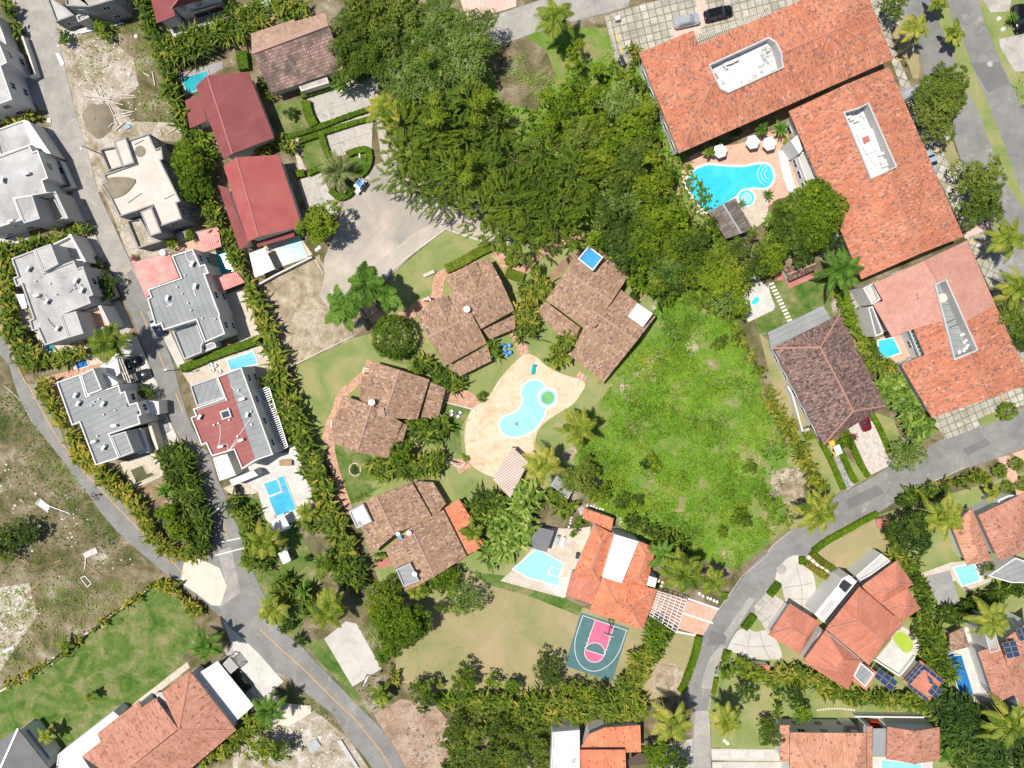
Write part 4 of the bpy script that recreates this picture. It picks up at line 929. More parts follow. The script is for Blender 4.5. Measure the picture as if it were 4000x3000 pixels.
GS('32', '560,540 890,800 770,860 620,560', 'lawn', 4, nm='lawn'); GS('32', '460,520 660,910 560,950 300,440', 'lawn', 3, nm='lawn')
GS('32', '900,240 1080,300 1160,500 1060,600', 'lawn', 4, nm='lawn')
GS('03', '1330,80 1640,280 1690,480 1550,780 1190,1080 850,1300 500,1600 -300,2000 -300,1150 700,560', 'lawn_green', 2, nm='lawn')
GS('O', '500,1060 620,1100 700,1240 640,1380 560,1350 520,1200', 'lawn_green', 2, nm='lawn')
GS('13', '390,560 590,540 850,970 980,1200 900,1150 700,900', 'lawn_green', 3, nm='verge')
GS('13', '1020,1200 1250,1060 1550,1120 1700,1300 1760,1700 1300,1800 1200,1500', 'mulch', 3)
GS('13', '-200,1250 250,1090 480,1140 800,1400 1000,1700 -200,1800', 'rubble', 2)
GS('13', '190,1280 280,1100 470,1120 480,1180 280,1300', 'sand', 4, nm='sand_patch')
GS('33', '100,950 420,960 1340,1200 1340,1240 110,1240', 'lawn', 2, nm='lawn')
GS('23', '1720,1000 2212,860 2500,900 2400,1490 1720,1480', 'lawn', 2, nm='lawn')
# roads
RD = lambda t, s, m, l, nm='road': sheet(nm, t, s, m, l)
RD('O', '25,-10 110,-10 130,100 165,250 190,330 212,415 240,475 270,540 290,580 322,650 344,710 376,790 388,840 400,880 412,915 430,950 455,985 470,1035 485,1065 497,1105 515,1140 527,1180 537,1230 553,1262 600,1330 460,1250 460,1190 461,1160 455,1110 440,1050 415,980 390,950 360,892 348,855 330,800 310,750 293,702 265,640 235,570 215,522 197,465 150,380 125,315 85,190 50,90', 'road_dusty', 4)
RD('O', '285,582 322,650 344,710 376,790 388,840 400,880 412,915 430,950 455,985 470,1035 485,1065 497,1105 515,1140 527,1180 537,1230 553,1262 580,1310 460,1250 460,1190 461,1160 455,1110 440,1050 415,980 390,950 360,892 348,855 330,800 310,750 293,702 265,640 262,600', 'asphalt', 5)
RD('O', '-40,590 0,650 15,715 38,790 60,830 80,830 98,875 130,922 143,962 175,1005 212,1037 245,1067 288,1107 300,1140 338,1168 373,1205 400,1212 460,1200 535,1210 545,1230 600,1350 625,1375 653,1397 688,1435 728,1475 765,1515 798,1548 828,1577 853,1616 875,1655 910,1700 815,1700 805,1659 788,1635 760,1602 738,1572 723,1545 693,1522 663,1497 623,1465 590,1445 553,1405 495,1352 470,1327 425,1287 365,1245 325,1212 295,1185 253,1147 220,1110 195,1072 170,1045 135,992 100,950 70,912 45,867 32,829 20,790 -20,740 -60,700', 'asphalt', 6)
RD('02', '1590,1545 1700,1505 1800,1540 1900,1590 1975,1780 1965,1860 1900,1915 1830,1910 1700,1810 1560,1715', 'sand', 7, 'sand_patch')
RD('02', '1880,1440 2000,1400 2080,1800 1900,1930 1960,1750', 'road_dusty', 7)
RD('O', '2300,830 2212,880 2159,898 2116,912 2037,948 2013,958 1960,1008 1927,1003 1885,1030 1850,1050 1830,1058 1800,1072 1780,1080 1744,1126 1710,1145 1674,1175 1659,1192 1640,1205 1620,1225 1597,1259 1580,1280 1563,1305 1552,1320 1536,1345 1516,1375 1506,1405 1491,1450 1475,1490 1482,1507 1493,1545 1496,1600 1496,1700 1536,1700 1533,1600 1531,1537 1538,1495 1543,1465 1556,1435 1568,1405 1591,1365 1626,1325 1659,1286 1685,1244 1732,1207 1760,1187 1819,1147 1859,1125 1897,1107 1932,1085 1984,1055 2034,1030 2084,1012 2154,990 2212,965 2300,930', 'asphalt', 4)
RD('23', '2050,180 2100,200 1960,420 1860,570 1800,760 1740,975 1632,968 1650,860 1710,700 1800,600 1850,530 1830,490', 'road_dusty', 6)
RD('23', '1580,1160 1690,1165 1712,1300 1720,1700 1560,1700', 'road_dusty', 6)
RD('32', '1675,565 1880,465 1920,520 1720,620', 'asphalt_dark', 6); RD('32', '670,1000 940,870 1000,940 700,1090', 'asphalt_dark', 6)
RD('23', '1720,470 1855,520 1840,590 1680,600', 'asphalt_dark', 7)
RD('30', '1130,-60 1180,200 1300,430 1340,600 1360,760 1440,1000 1600,1180 1650,1350 1730,1560 1800,1700 2212,2700 2600,3300 2600,2500 2200,1800 2080,1620 1980,1400 1900,1200 1830,1000 1760,850 1650,650 1590,450 1500,250 1385,-60', 'asphalt', 4)
RD('30', '1520,-60 1600,200 1700,400 1790,640 1880,850 1960,1050 2080,1350 2170,1620 2400,2300 2800,2300 2500,1500 2212,960 2100,720 2030,580 1950,400 1870,200 1800,-60', 'asphalt', 4)
GS('30', '1385,-60 1520,-60 1600,200 1700,400 1790,640 1880,850 1960,1050 2080,1350 2170,1620 2500,2500 2400,2500 2200,1800 2080,1620 1980,1400 1900,1200 1830,1000 1760,850 1650,650 1590,450 1500,250', 'lawn', 4, nm='verge')
GS('30', '1800,-60 2500,-60 2500,1500 2212,960 2100,720 2030,580 1950,400 1870,200', 'lawn', 2, nm='lawn')
GS('30', '1840,-20 2100,0 2080,100 1920,110', 'concrete', 5, nm='forecourt'); GS('30', '1990,340 2400,250 2400,600 2130,620 2010,420', 'concrete', 5, nm='forecourt')
RD('30', '1740,540 2000,540 2080,720 1900,800', 'asphalt_dark', 6)
RD('10', '1950,170 2212,85 2600,-50 3100,-80 3250,-40 3212,60 2812,170 2412,280 2212,355 2050,395', 'road_dusty', 4)
GS('10', '1750,-60 1820,185 2140,90 2250,55 2250,-60', 'plaza', 5, 18, 'forecourt')
# parking court beside the large terracotta building
GS('20', '800,140 1050,60 1800,-140 2500,-300 2500,60 1600,340 1100,460 960,640 900,560', 'pavers', 5, 14, 'parking_court')
GS('20', '1380,240 1600,180 1640,290 1400,350', 'plaza', 6, 14, 'paved_path'); GS('20', '1580,-60 1650,-60 1700,200 1620,260', 'plaza', 6, 14, 'paved_path')
GS('30', '860,-40 1140,-40 1180,200 1060,280 1080,400 1300,900 1560,1150 1700,1500 1900,1900 1650,1850 1380,1400', 'pavers', 5, -24, 'parking_court')
GS('31', '1520,-20 1700,-20 1900,330 2050,620 2120,760 2400,1500 2300,1800 2100,1300 1900,800', 'pavers', 5, -24, 'parking_court')
GS('30', '1060,260 1110,220 1180,225 1290,440 1310,580 1300,680 1250,680 1210,560 1120,430', 'lawn_dry', 6, nm='planting_bed')
GS('30', '1480,1240 1590,1200 1650,1400 1640,1450 1580,1455 1540,1380', 'lawn_dry', 6, nm='planting_bed')
GS('31', '1900,480 2050,440 2120,560 2100,700 2000,740', 'concrete_grey', 6, nm='forecourt'); GS('31', '1680,360 1900,255 1925,310 1700,405', 'plaza', 6, 24, 'paved_path')
GS('32', '1380,290 2040,60 2200,30 2212,180 2140,200 1810,310 1830,370 1530,480 1500,420', 'pavers', 5, 24, 'parking_court')
GS('32', '1810,300 2080,190 2110,270 1840,365', 'lawn', 6, nm='verge')
for s_, l_ in (('895,285 905,285 935,365 920,365', 'yellow wheel stop stripe on pavers west of the covered car'), ('925,395 935,390 960,455 945,460', 'yellow wheel stop stripe nearest the two black bins'), ):
    tag(sheet('parking_stripe', '20', s_, 'yellow', 7), l_, 'road marking', None, 'structure')
for t_, s_, l_ in (('30', '1080,535 1155,508 1158,516 1083,545', 'yellow parking stripe by the light grey sign arm'), ('30', '1410,1310 1482,1285 1485,1294 1413,1320', 'yellow parking stripe beside the second oval bed'), ('31', '1660,315 1725,290 1728,298 1663,325', 'yellow parking stripe above the pink crossing path'), ('31', '1730,430 1790,405 1793,415 1733,440', 'yellow parking stripe below the pink crossing path'), ('32', '2005,100 2015,97 2050,165 2040,170', 'yellow parking stripe in the lower right parking court')):
    tag(sheet('parking_stripe', t_, s_, 'yellow', 7), l_, 'road marking', None, 'structure')
# yards
Y = GS
Y('00', '1480,280 1640,210 1650,240 1900,170 1860,220 1510,360', 'patio_white', 3, 20, 'patio'); Y('00', '1390,220 1900,60 1960,130 1500,290', 'concrete_grey', 2, 20, 'patio')
Y('10', '430,840 1040,620 1060,900 1000,930 560,1060', 'slab_drive', 4, 18, 'driveway'); Y('10', '590,1150 1010,1030 1000,1290 660,1360', 'slab_drive', 4, 18, 'driveway')
Y('10', '360,1560 560,1490 640,1659 700,1750 730,1760 700,1860 440,1800', 'slab_drive', 4, 18, 'driveway')
Y('10', '250,1190 1010,970 1010,1010 380,1200 330,1240 440,1480 380,1520 320,1240', 'patio_cream', 4, 18, 'path')
Y('10', '150,900 400,850 470,1080 250,1160', 'lawn_green', 4, 0, 'lawn'); Y('10', '380,1220 560,1170 640,1340 620,1400 450,1480', 'lawn_green', 4, 0, 'lawn'); Y('10', '780,1370 950,1310 960,1400 860,1520 800,1450', 'lawn_green', 5, 0, 'lawn')
Y('10', '-100,50 150,-40 160,180 0,230', 'patio_cream', 3, 18, 'patio')
Y('00', '1540,640 1920,530 1930,590 1800,660 1600,840', 'concrete_grey', 3, 18, 'patio')
Y('00', '270,700 420,660 480,940 350,960', 'concrete', 4, 0, 'driveway'); Y('00', '370,1110 480,1090 600,1500 660,1659 560,1659 500,1400', 'concrete', 4, 0, 'driveway')
Y('00', '310,660 345,700 420,940 350,960 160,690', 'concrete_grey', 4, 0, 'driveway')
Y('01', '560,60 720,-60 830,230 700,260', 'concrete', 4, 0, 'driveway'); Y('01', '740,400 820,360 930,600 870,620 780,560', 'concrete', 5, 0, 'driveway'); Y('01', '900,970 1040,940 1150,1160 1100,1240 940,1200', 'concrete', 5, 0, 'driveway')
Y('01', '1110,1280 1180,1240 1260,1420 1350,1659 1000,1659 900,1500', 'patio_white', 6, 22, 'driveway')
Y('02', '1000,-40 1350,-40 1400,60 1370,160 1440,270 1540,470 1540,540 1390,510 1300,300 1200,200', 'patio_white', 4, 22, 'driveway'); Y('02', '1300,280 1420,250 1480,400 1370,470', 'cobble', 5, 22, 'driveway')
Y('01', '0,330 60,320 200,270 320,460 0,480', 'patio_white', 3, 20, 'patio')
Y('01', '300,1200 700,1250 760,1350 380,1420', 'patio_cream', 3, 20, 'patio'); Y('01', '60,600 100,700 300,1200 200,1200 100,900', 'patio_cream', 2, 20, 'patio')
Y('01', '600,1470 800,1400 900,1480 640,1560', 'patio_cream', 3, 20, 'patio'); Y('01', '380,1600 860,1480 870,1560 500,1620 650,2050 600,2050', 'brick_path', 4, 20, 'patio')
Y('02', '1040,680 1340,590 1430,790 1140,910', 'patio_cream', 5, 20, 'patio'); Y('02', '1140,915 1430,800 1500,1060 1420,1060', 'earth', 3, 0, 'planting_bed')
Y('01', '1450,470 1720,400 1790,520 1560,500', 'patio_pink', 3, 18, 'patio'); Y('01', '1790,540 1880,500 1900,850 1860,720', 'patio_cream', 3, 18, 'patio')
Y('01', '1920,900 2120,820 2260,1280 2090,1330 1950,1060', 'patio_cream', 3, 20, 'patio'); Y('01', '2010,880 2140,840 2180,960 2060,1000', 'patio_white', 4, 20, 'patio')
Y('01', '1400,1240 1480,1220 1600,1480 1540,1520', 'concrete_clean', 6, 0, 'path'); Y('01', '1600,1440 2040,1240 2090,1330 1560,1520', 'earth', 3)
Y('01', '1560,1540 2280,1320 2360,1560 1720,1800 1640,1659', 'patio_cream', 4, 20, 'patio')
Y('02', '1930,900 2260,750 2340,860 2180,960 2010,960', 'patio_cream', 4, 20, 'patio')
Y('12', '-260,760 100,620 180,600 360,580 420,800 520,980 500,1090 330,1190 150,1240 80,1160 20,940 -80,840', 'patio_white', 4, 18, 'pool_terrace')
Y('11', '-70,520 370,370 490,540 0,740', 'patio_cream', 4, 25, 'patio')
Y('01', '1930,300 1950,280 2120,700 2060,700', 'earth', 2)
# centre: terrace, paths
P_ = smooth(wp('O', '1120,775 1137,764 1160,772 1180,790 1215,808 1262,825 1255,850 1235,875 1205,893 1175,915 1160,935 1155,965 1150,1000 1120,1030 1075,1032 1040,1020 1015,1000 1005,965 1005,925 1017,888 1042,868 1060,850 1075,825 1095,800'), 4, True)
sheet('pool_terrace', 'O', '', 'deck', 7, pts=P_)
Pth = lambda t, s, w: sheet('garden_path', t, '', 'brick_path', 6, pts=strip(smooth(wp(t, s), 3), w))
Pth('11', '1000,1460 960,1560 870,1640 740,1760 690,1900 640,2020 610,2150', 1.6); Pth('12', '640,490 660,640 720,850 800,1070 850,1150', 1.5)
Pth('11', '1880,570 1700,680 1590,740 1570,860 1540,930 1400,990 1330,1060', 2.0); Pth('11', '1400,1000 1300,1070 1210,1090', 1.8)
Pth('21', '-90,600 20,650 90,690 200,560 330,480 450,430 560,400 700,440 800,560', 1.7); Pth('11', '2050,520 2150,600 2250,700', 1.6)
Pth('21', '1000,690 1080,760 1100,830 1080,900', 1.5); Pth('21', '0,1180 60,1280 110,1400', 1.8); Pth('21', '620,1570 560,1659', 1.8)
Pth('12', '1600,80 1750,140 1900,200', 1.6); Pth('12', '1540,600 1700,680 1840,670', 1.4); Pth('12', '1840,670 1730,730', 2.2)
Pth('12', '1620,0 1700,60 1850,100 1920,180', 1.2)
Y('12', '1010,1530 1130,1500 1180,1560 1100,1590 1030,1580', 'brick_red', 6, 20, 'patio')
Y('21', '290,760 420,600 560,510 620,500 600,540 500,620 400,760 320,800', 'earth', 5, 0, 'planting_bed')
Y('12', '680,520 1000,620 960,700 1000,900 1100,880 830,1040 700,700', 'lawn_green', 4, 0, 'lawn'); Y('12', '1640,160 1850,220 1760,400 1780,620 1560,520 1560,400', 'lawn_green', 4, 0, 'lawn')
Y('22', '560,180 640,0 880,0 760,140 700,200 480,480 460,600 380,600 200,560 200,500 300,350 430,290', 'lawn', 5, 0, 'lawn')
Y('O', '845,745 905,745 915,775 880,790 850,780', 'lawn_green', 3, 0, 'lawn')
Y('11', '880,960 960,910 1120,1080 1010,1140', 'brick_path', 4, 40, 'paved_corner')
# right: hotel pool terrace
P_ = smooth(wp('O', '1478,352 1530,320 1600,310 1660,285 1700,280 1722,320 1735,380 1720,420 1680,430 1660,445 1600,470 1530,465 1480,410'), 3, True)
sheet('pool_terrace', 'O', '', 'patio_pink', 4, 24, pts=P_)
Y('21', '1560,180 2080,0 2212,-40 2212,230 2080,330', 'patio_cream', 5, 24, 'pool_terrace')
Y('30', '60,1290 240,1350 420,1600 300,1760 120,1600 0,1500', 'patio_pink', 5, 24, 'pool_terrace')
Y('21', '2030,740 2110,720 2212,830 2270,980 2260,1020 2040,1125 1990,1000', 'patio_white', 4, 28, 'patio')
Y('31', '0,800 40,960 60,1000 -20,1040', 'patio_white', 4, 28, 'patio')
Y('31', '130,700 180,835 400,740 380,690', 'brick_red', 5, 20, 'patio'); Y('31', '50,720 130,700 130,760 60,770', 'brick_red', 5, 20, 'patio')
Y('31', '700,880 830,800 900,900 880,1000 760,1020', 'gravel', 4, 0, 'gravel_yard'); Y('31', '960,1260 1160,1190 1260,1420 1100,1500', 'patio_pink', 4, 24, 'patio')
Y('32', '160,-60 340,400 300,420 60,-40', 'lawn_dry', 3, 0, 'gravel_yard')
# right: driveways
Y('32', '670,330 900,240 1080,690 880,790', 'stamped', 5, 24, 'driveway'); Y('32', '490,510 600,500 770,860 680,915', 'cobble', 5, 24, 'driveway')
Y('32', '1980,640 2080,610 2240,1000 2160,1000', 'patio_pink', 5, 22, 'path'); Y('32', '2100,600 2300,540 2300,720', 'patio_pink', 5, 22, 'path')
Y('32', '1560,1260 1430,1100 1500,1080', 'patio_white', 3, 0, 'path')
Y('32', '1310,1640 1580,1540 1860,1520 1940,1700 1700,1790 1620,1700 1420,1700', 'patio_cream', 4, 20, 'pool_terrace')
Y('33', '1360,0 1570,-50 1650,210 1580,280 1480,270', 'concrete_grey', 5, 18, 'patio')
# villa forecourt, fans of poured concrete
P_ = smooth(wp('33', '60,40 80,-50 160,-150 260,-180 340,-100 400,20 410,200 390,330 250,330 150,220 120,100 60,40'), 3, True)
sheet('forecourt', '33', '', 'concrete_clean', 5, pts=P_)
P_ = smooth(wp('23', '1940,480 2030,450 2100,480 2212,470 2300,580 2330,700 2260,720 2150,720 2030,700 1900,650 1860,630'), 3, True)
sheet('forecourt', '23', '', 'concrete_clean', 5, pts=P_)
Y('23', '2212,130 2250,200 2290,420 2212,440 2110,360 2090,260', 'slab_drive', 5, 50, 'forecourt'); Y('33', '-20,100 80,180 150,230 0,500 -60,400', 'slab_drive', 5, 50, 'forecourt')
for i, (t_, s_) in enumerate((('33', '40,130 150,100 280,80 380,60'), ('33', '130,190 290,200 400,190'), ('33', '240,-100 290,100 290,300'), ('23', '2060,470 2040,600 2035,700'), ('23', '2140,480 2170,600 2230,720'), ('23', '1900,580 2050,610 2250,600'))):
    P_ = smooth(wp(t_, s_), 3); b = MB(); stripes(b, P_, .12, .0995+.0011*i); tag(b.build('paving_joint', MAT['concrete_grey']), ['dark joint curving across the upper concrete fan', 'second dark joint across the upper concrete fan', 'radial dark joint through the upper concrete fan', 'left radial joint in the lower concrete fan', 'right radial joint in the lower concrete fan', 'curved cross joint in the lower concrete fan'][i], 'paving joint', None, 'structure')
Y('33', '920,725 1160,435 1250,490 1305,560 1300,640 1270,700 1140,865', 'patio_white', 5, 40, 'pool_terrace')
Y('33', '1690,440 1850,450 1850,610 1780,640 1900,1010 1930,1080 1660,1090 1560,1050 1660,1060 1780,1030 1670,680 1600,660', 'patio_white', 4, 0, 'pool_terrace')
Y('33', '760,1220 1350,1220 1380,1260 900,1300', 'concrete', 4, 0, 'path'); Y('33', '900,1560 1420,1560 1420,1800 900,1800', 'patio_white', 4, 0, 'pool_terrace')
Y('23', '1720,1490 2500,1500 2500,1600 1725,1590', 'concrete_clean', 5, 0, 'path'); Y('23', '1730,1605 2600,1605 2600,1800 1730,1800', 'concrete_clean', 5, 0, 'driveway')
for i in range(3):
    x0 = 1740+i*155; sheet('paving_slab', '23', f'{x0},1508 {x0+125},1508 {x0+125},1570 {x0},1570', 'patio_white', 7)
# lower centre: house with the basketball court
Y('22', '200,1240 560,1250 680,1230 600,1659 450,1850 -100,1700 30,1580 170,1420', 'patio_cream', 4, 16, 'pool_terrace'); Y('23', '270,40 500,0 465,180 265,115', 'patio_white', 6, 16, 'patio')
Y('23', '1240,130 1785,290 1645,520 1180,370', 'patio_pink', 5, 16, 'driveway')
marking('paving_band', '23', '1480,320 1735,405', .35, 'white_line', 'white band across the salmon driveway', level=7)
marking('paving_band', '23', '1505,190 1785,285', .35, 'white_line', 'white edge band along the top of the salmon driveway', level=7); marking('paving_band', '23', '1420,480 1640,520', .35, 'white_line', 'white edge band along the bottom of the salmon driveway', level=7)
Y('22', '560,1060 640,1060 760,1180 900,1240 860,1250 600,1160', 'gravel', 4, 0, 'gravel_yard'); Y('13', '590,540 780,390 870,410 1085,800 835,955', 'concrete_clean', 5, 0, 'concrete_slab')
Y('13', '-300,350 0,640 240,910 60,1060 -60,1000', 'patio_white', 5, 40, 'driveway'); Y('03', '1940,640 2040,560 2300,800 2400,1100 2330,1120 2160,1080', 'concrete', 4, 40, 'driveway')
Y('03', '1180,1080 1620,740 1640,790 1210,1130 1030,1220', 'patio_cream', 4, 40, 'path')
Y('23', '1260,760 1400,750 1480,830 1470,960 1400,1000 1200,1000 1200,900', 'straw', 4)
Y('13', '2370,1460 2212,1500 2212,1700 2380,1700', 'concrete', 3); Y('23', '1230,1480 1580,1400 1570,1700 1200,1700', 'concrete', 3, 0, 'driveway')
# basketball court
def court():
    th = thing('basketball_court', 'green basketball half court with pink key and white lines', 'sports court')
    A, B, C, D = [Vector(p) for p in wp('23', '595,315 1010,450 865,910 455,775')]
    def q(u, v): p = A.lerp(B, u).lerp(D.lerp(C, u), v); return (p.x, p.y)
    b = MB(); b.prism([tuple(A), tuple(B), tuple(C), tuple(D)], 0, .085); b.build('slab', MAT['court'], th)
    k0, k1 = at('23', '718,380'), at('23', '882,433'); kc = Vector(at('23', '715,660')); w_ = (Vector(k1)-Vector(k0)); R_ = w_.length/2; ux = w_.normalized(); uy = Vector((ux.y, -ux.x))
    m = (Vector(k0)+Vector(k1))/2; L = (kc-m).dot(uy); kc = m+uy*L
    P = [m-ux*R_, m+ux*R_]+[kc+ux*R_*math.cos(a)+uy*R_*math.sin(a) for a in np.linspace(0, math.pi, 20)]
    b = MB(); b.face([(p.x, p.y, .090) for p in P]); b.build('key', MAT['court_pink'], th)
    P = [kc-uy*.0+ux*R_*math.cos(a)-uy*R_*math.sin(a) for a in np.linspace(0, math.pi, 20)]
    b = MB(); b.face([(p.x, p.y, .094) for p in P]); b.build('free_throw_half_circle', MAT['court'], th)
    def line(P, nm, z, w=.11): b = MB(); stripes(b, [tuple(p) for p in P], w, z); b.build(nm, MAT['white_line'], th)
    line([m-ux*R_, kc-ux*R_], 'line', .099); line([m+ux*R_, kc+ux*R_], 'line', .0992); line([kc-ux*R_, kc+ux*R_], 'line', .0994)
    line([kc+ux*R_*math.cos(a)+uy*R_*math.sin(a) for a in np.linspace(0, 6.2832, 40)], 'circle_line', .0996)
    bl, br = Vector(at('23', '612,340')), Vector(at('23', '990,468')); line([bl, br], 'line', .0998)
    c = m+uy*1.6; r3 = (br-bl).length/2; mm = (bl+br)/2
    arc = [mm-ux*r3, mm-ux*r3+uy*2.4]+[mm+uy*3.2+ux*r3*math.cos(a)+uy*(6.1)*math.sin(a) for a in np.linspace(math.pi-.12, .12, 30)]+[mm+ux*r3+uy*2.4, mm+ux*r3]
    line(arc, 'three_point_line', .1002)
    for sg in (-1, 1):
        for k in (2.6, 3.6, 4.5, 5.4): p = m+ux*sg*R_+uy*k; line([p, p+ux*sg*.25], 'lane_mark', .1004, .12)
    x, y = at('23', '835,372'); hp = thing('basketball_hoop', 'dark basketball hoop arm leaning over the pink key', 'basketball hoop', (x, y, .08))
    b = MB(); b.tube([(0, 0, 0), (0, 0, 2.9)], .1); b.build('pole', MAT['dark_metal'], hp); e = uy*1.5
    b = MB(); b.bar((0, 0, 2.9), (e.x, e.y, 3.2), .1); b.bar((0, 0, 2.2), (e.x, e.y, 2.9), .07); b.build('arm', MAT['dark_metal'], hp)
    b = MB(); b.bar((e.x-ux.x*.9, e.y-ux.y*.9, 3.35), (e.x+ux.x*.9, e.y+ux.y*.9, 3.35), .05, 1.05); b.build('backboard', MAT['white_metal'], hp)
    b = MB(); f = e+uy*.35; b.tube([(f.x+.23*math.cos(a), f.y+.23*math.sin(a), 3.05) for a in np.linspace(0, 6.28, 14)], .02, 5); b.build('rim', MAT['tail'], hp)
court()
def disc(t, s, r, mat, label, nm='manhole_cover', cat='manhole', lvl=8):
    x, y = at(t, s); sheet(nm, '', '', mat, lvl, label=label, cat=cat, pts=[(x+r*math.cos(a)*(1+.06*math.sin(a*5)), y+r*math.sin(a)) for a in np.linspace(0, 6.28, 20)[:-1]])
disc('32', '115,1600', .9, 'road_dusty', 'round pale patch on the road at the villa forecourt', 'road_patch', 'road patch'); disc('30', '1915,555', .5, 'concrete', 'round pale cover on the far right road'); disc('13', '675,1155', .35, 'asphalt_dark', 'small dark manhole beside the bottom road line')
# road paint
marking('centre_line', '02', '240,-10 350,200 460,400 580,570 740,770 900,940 1100,1150 1300,1340 1460,1500 1590,1640', .14, 'yellow_line', 'long yellow centre line of the road beside the left scrubland', level=7, sm=True)
marking('centre_line', '13', '35,460 230,640 400,790 560,950 700,1090 850,1230 960,1360 1070,1500 1170,1659 1230,1760', .14, 'yellow_line', 'yellow centre line of the road below the sandy junction', level=7, sm=True)
marking('centre_line', '01', '-300,700 0,1150 120,1430 230,1659', .14, 'yellow_line', 'faded yellow line along the far left road beside the palm hedge', level=7, sm=True)
for t_, s_, l_ in (('01', '1065,648 1125,800', 'yellow dash beside the red corrugated carport'), ('01', '1220,1030 1280,1170', 'yellow dash beside the parked black pickup'), ('01', '1370,1385 1425,1520', 'yellow dash beside the white driveway with parked cars'), ('02', '1518,80 1585,245', 'yellow dash beside the maroon membrane roof top corner'), ('02', '1683,495 1742,650', 'yellow dash where the tall hedge shadow begins'), ('02', '1820,865 1862,990', 'yellow dash beside the two-level pool garden'), ('02', '1930,1205 1975,1350', 'last yellow dash before the white stop line')):
    marking('lane_dash', t_, s_, .14, 'yellow_line', l_, 'dashes of the middle road', 7)
marking('stop_line', '02', '1885,1370 2080,1330', .22, 'white_line', 'upper white line across the road at the junction', level=8); marking('stop_line', '02', '1860,1480 2112,1415', .22, 'white_line', 'lower white line across the road at the junction', level=8)
# kerbs and low walls of the open lots
kerb('kerb', '11', '1090,750 1300,570 1640,315 1780,370 2005,440', .28, .2, 'concrete_clean', 'white kerb round the pointed lawn beside the dusty drive')
kerb('kerb', '11', '260,1530 540,1390 840,1245 795,1150', .18, .3, 'concrete_clean', 'low white kerb under the straw-coloured lot')
kerb('kerb', '11', '850,960 950,1090 1050,1015', .2, .3, 'concrete_clean', 'white corner kerb between the two royal palms'); kerb('kerb', '11', '0,810 160,720 300,650 480,560', .25, 1.1, 'white', 'white garden wall below the mint pool', 'wall')
kerb('kerb', '20', '805,140 860,270 920,500 940,560', .3, .25, 'concrete', 'concrete kerb between the parking court and the meadow'); kerb('kerb', '11', '515,580 580,710', .2, .25, 'concrete_clean', 'short kerb stub at the edge of the straw lot')
for t_, s_, l_ in (('22', '1990,1659 2100,1570 2212,1480', 'pale kerb on the meadow side of the right road'), ('32', '0,1450 60,1380 200,1270', 'pale kerb near the lone coconut palm by the road'), ('23', '1985,10 1900,130 1780,300', 'pale kerb beside the pergola house garden'), ('32', '400,1430 640,1280', 'pale kerb along the clipped hedge lawn'), ('32', '1300,895 1700,725', 'pale kerb below the long right road'), ('23', '1745,880 1728,1000 1700,1170 1712,1400', 'pale kerb beside the lawn with the leaning palm'), ('02', '20,0 180,150 280,330', 'pale edge of the far left road')):
    kerb('kerb', t_, s_, .16, .13, 'concrete', l_, group=None, sm=True)
lowwall('03', '-40,1020 300,830 700,530 1060,270 1340,70', .5, 'low stone wall between the green lawn and the littered scrubland', 'stone', .25)

lowwall('00', '190,310 250,480 300,640 250,660', 1.6, 'white yard wall beside the road at the top left')
lowwall('01', '470,-290 520,-270 620,-50 520,-20', 1.6, 'white yard wall by the second white house')
lowwall('01', '920,690 1000,900 880,945', 1.2, 'white planter wall beside the middle road', 'concrete_clean')
lowwall('02', '2020,880 2050,960', 1.8, 'dark slatted gate wall at the two-level pool garden', 'wood_dark', name='garden_gate', cat='gate')
lowwall('12', '1630,155 1900,225', .3, 'white kerb wall along the brick path to the terrace', 'concrete_clean'); lowwall('12', '1540,590 1700,690 1770,720 1840,655', .3, 'white kerb wall along the lower brick path', 'concrete_clean')
lowwall('32', '170,20 210,90 300,410 355,385', 2.0, 'white perimeter wall left of the mottled brown roof')
lowwall('21', '620,1580 560,1659', .3, 'white kerb wall of the short path below the right bungalow', 'concrete_clean'); lowwall('33', '750,1215 1350,1222', 1.6, 'white garden wall behind the bottom right villas')
lowwall('33', '1140,865 920,725', .8, 'white parapet wall along the algae pool terrace'); lowwall('33', '1140,865 1270,700', .9, 'white parapet wall between algae pool and solar roof')
# ================= BUILDINGS =================
def house(name, label, cat='house', t='O', s=None): return thing(name, label, cat)
def flatroofs(th, t, lst):
    for (s, h, wall, roof, rot, nm) in lst:
        P = block(th, t, s, h, wall, roof, rot=rot, names=(nm, 'roof'))
        facing_windows(th, P, zs=[1.5, 4.6] if h > 5 else [1.5], ww=1.1, hh=1.1, step=3.6)
# left column
th = house('white_house', 'white two-storey house cut by the left edge, topmost')
flatroofs(th, '00', [('-300,500 -20,340 60,540 5,570 105,860 -300,1000', 6.2, 'white', 'roof_conc', 20, 'wall')])
P = block(th, '00', '-40,120 40,330 90,500 10,460 -60,300', 3.2, 'white', 'roof_conc')
th = house('white_house', 'white two-storey house with grey roof, second down at the left edge')
flatroofs(th, '00', [('-260,1440 250,1250 280,1310 325,1295 415,1540 365,1560 400,1659 450,1660 120,1715 190,1900 0,1960 -200,2020', 6.3, 'white', 'roof_conc', 20, 'wall')])
block(th, '01', '120,55 278,30 345,230 205,272', 7.2, 'lgrey', 'roof_conc', rot=20, ph=.15)
P = block(th, '01', '322,62 452,18 556,225 375,283', 3.4, 'lgrey', 'patio_cream', rot=20, ph=.9); P = block(th, '01', '455,0 480,-8 590,225 562,235', 5.4, 'lgrey', 'lgrey', ph=.02)
block(th, '00', '-60,1130 205,1035 282,1250 0,1345', 3.6, 'white', 'roof_conc', rot=20, ph=.3); block(th, '00', '205,1030 250,1050 440,1330 405,1325 280,1255', 4.2, 'white', 'white', ph=.02)
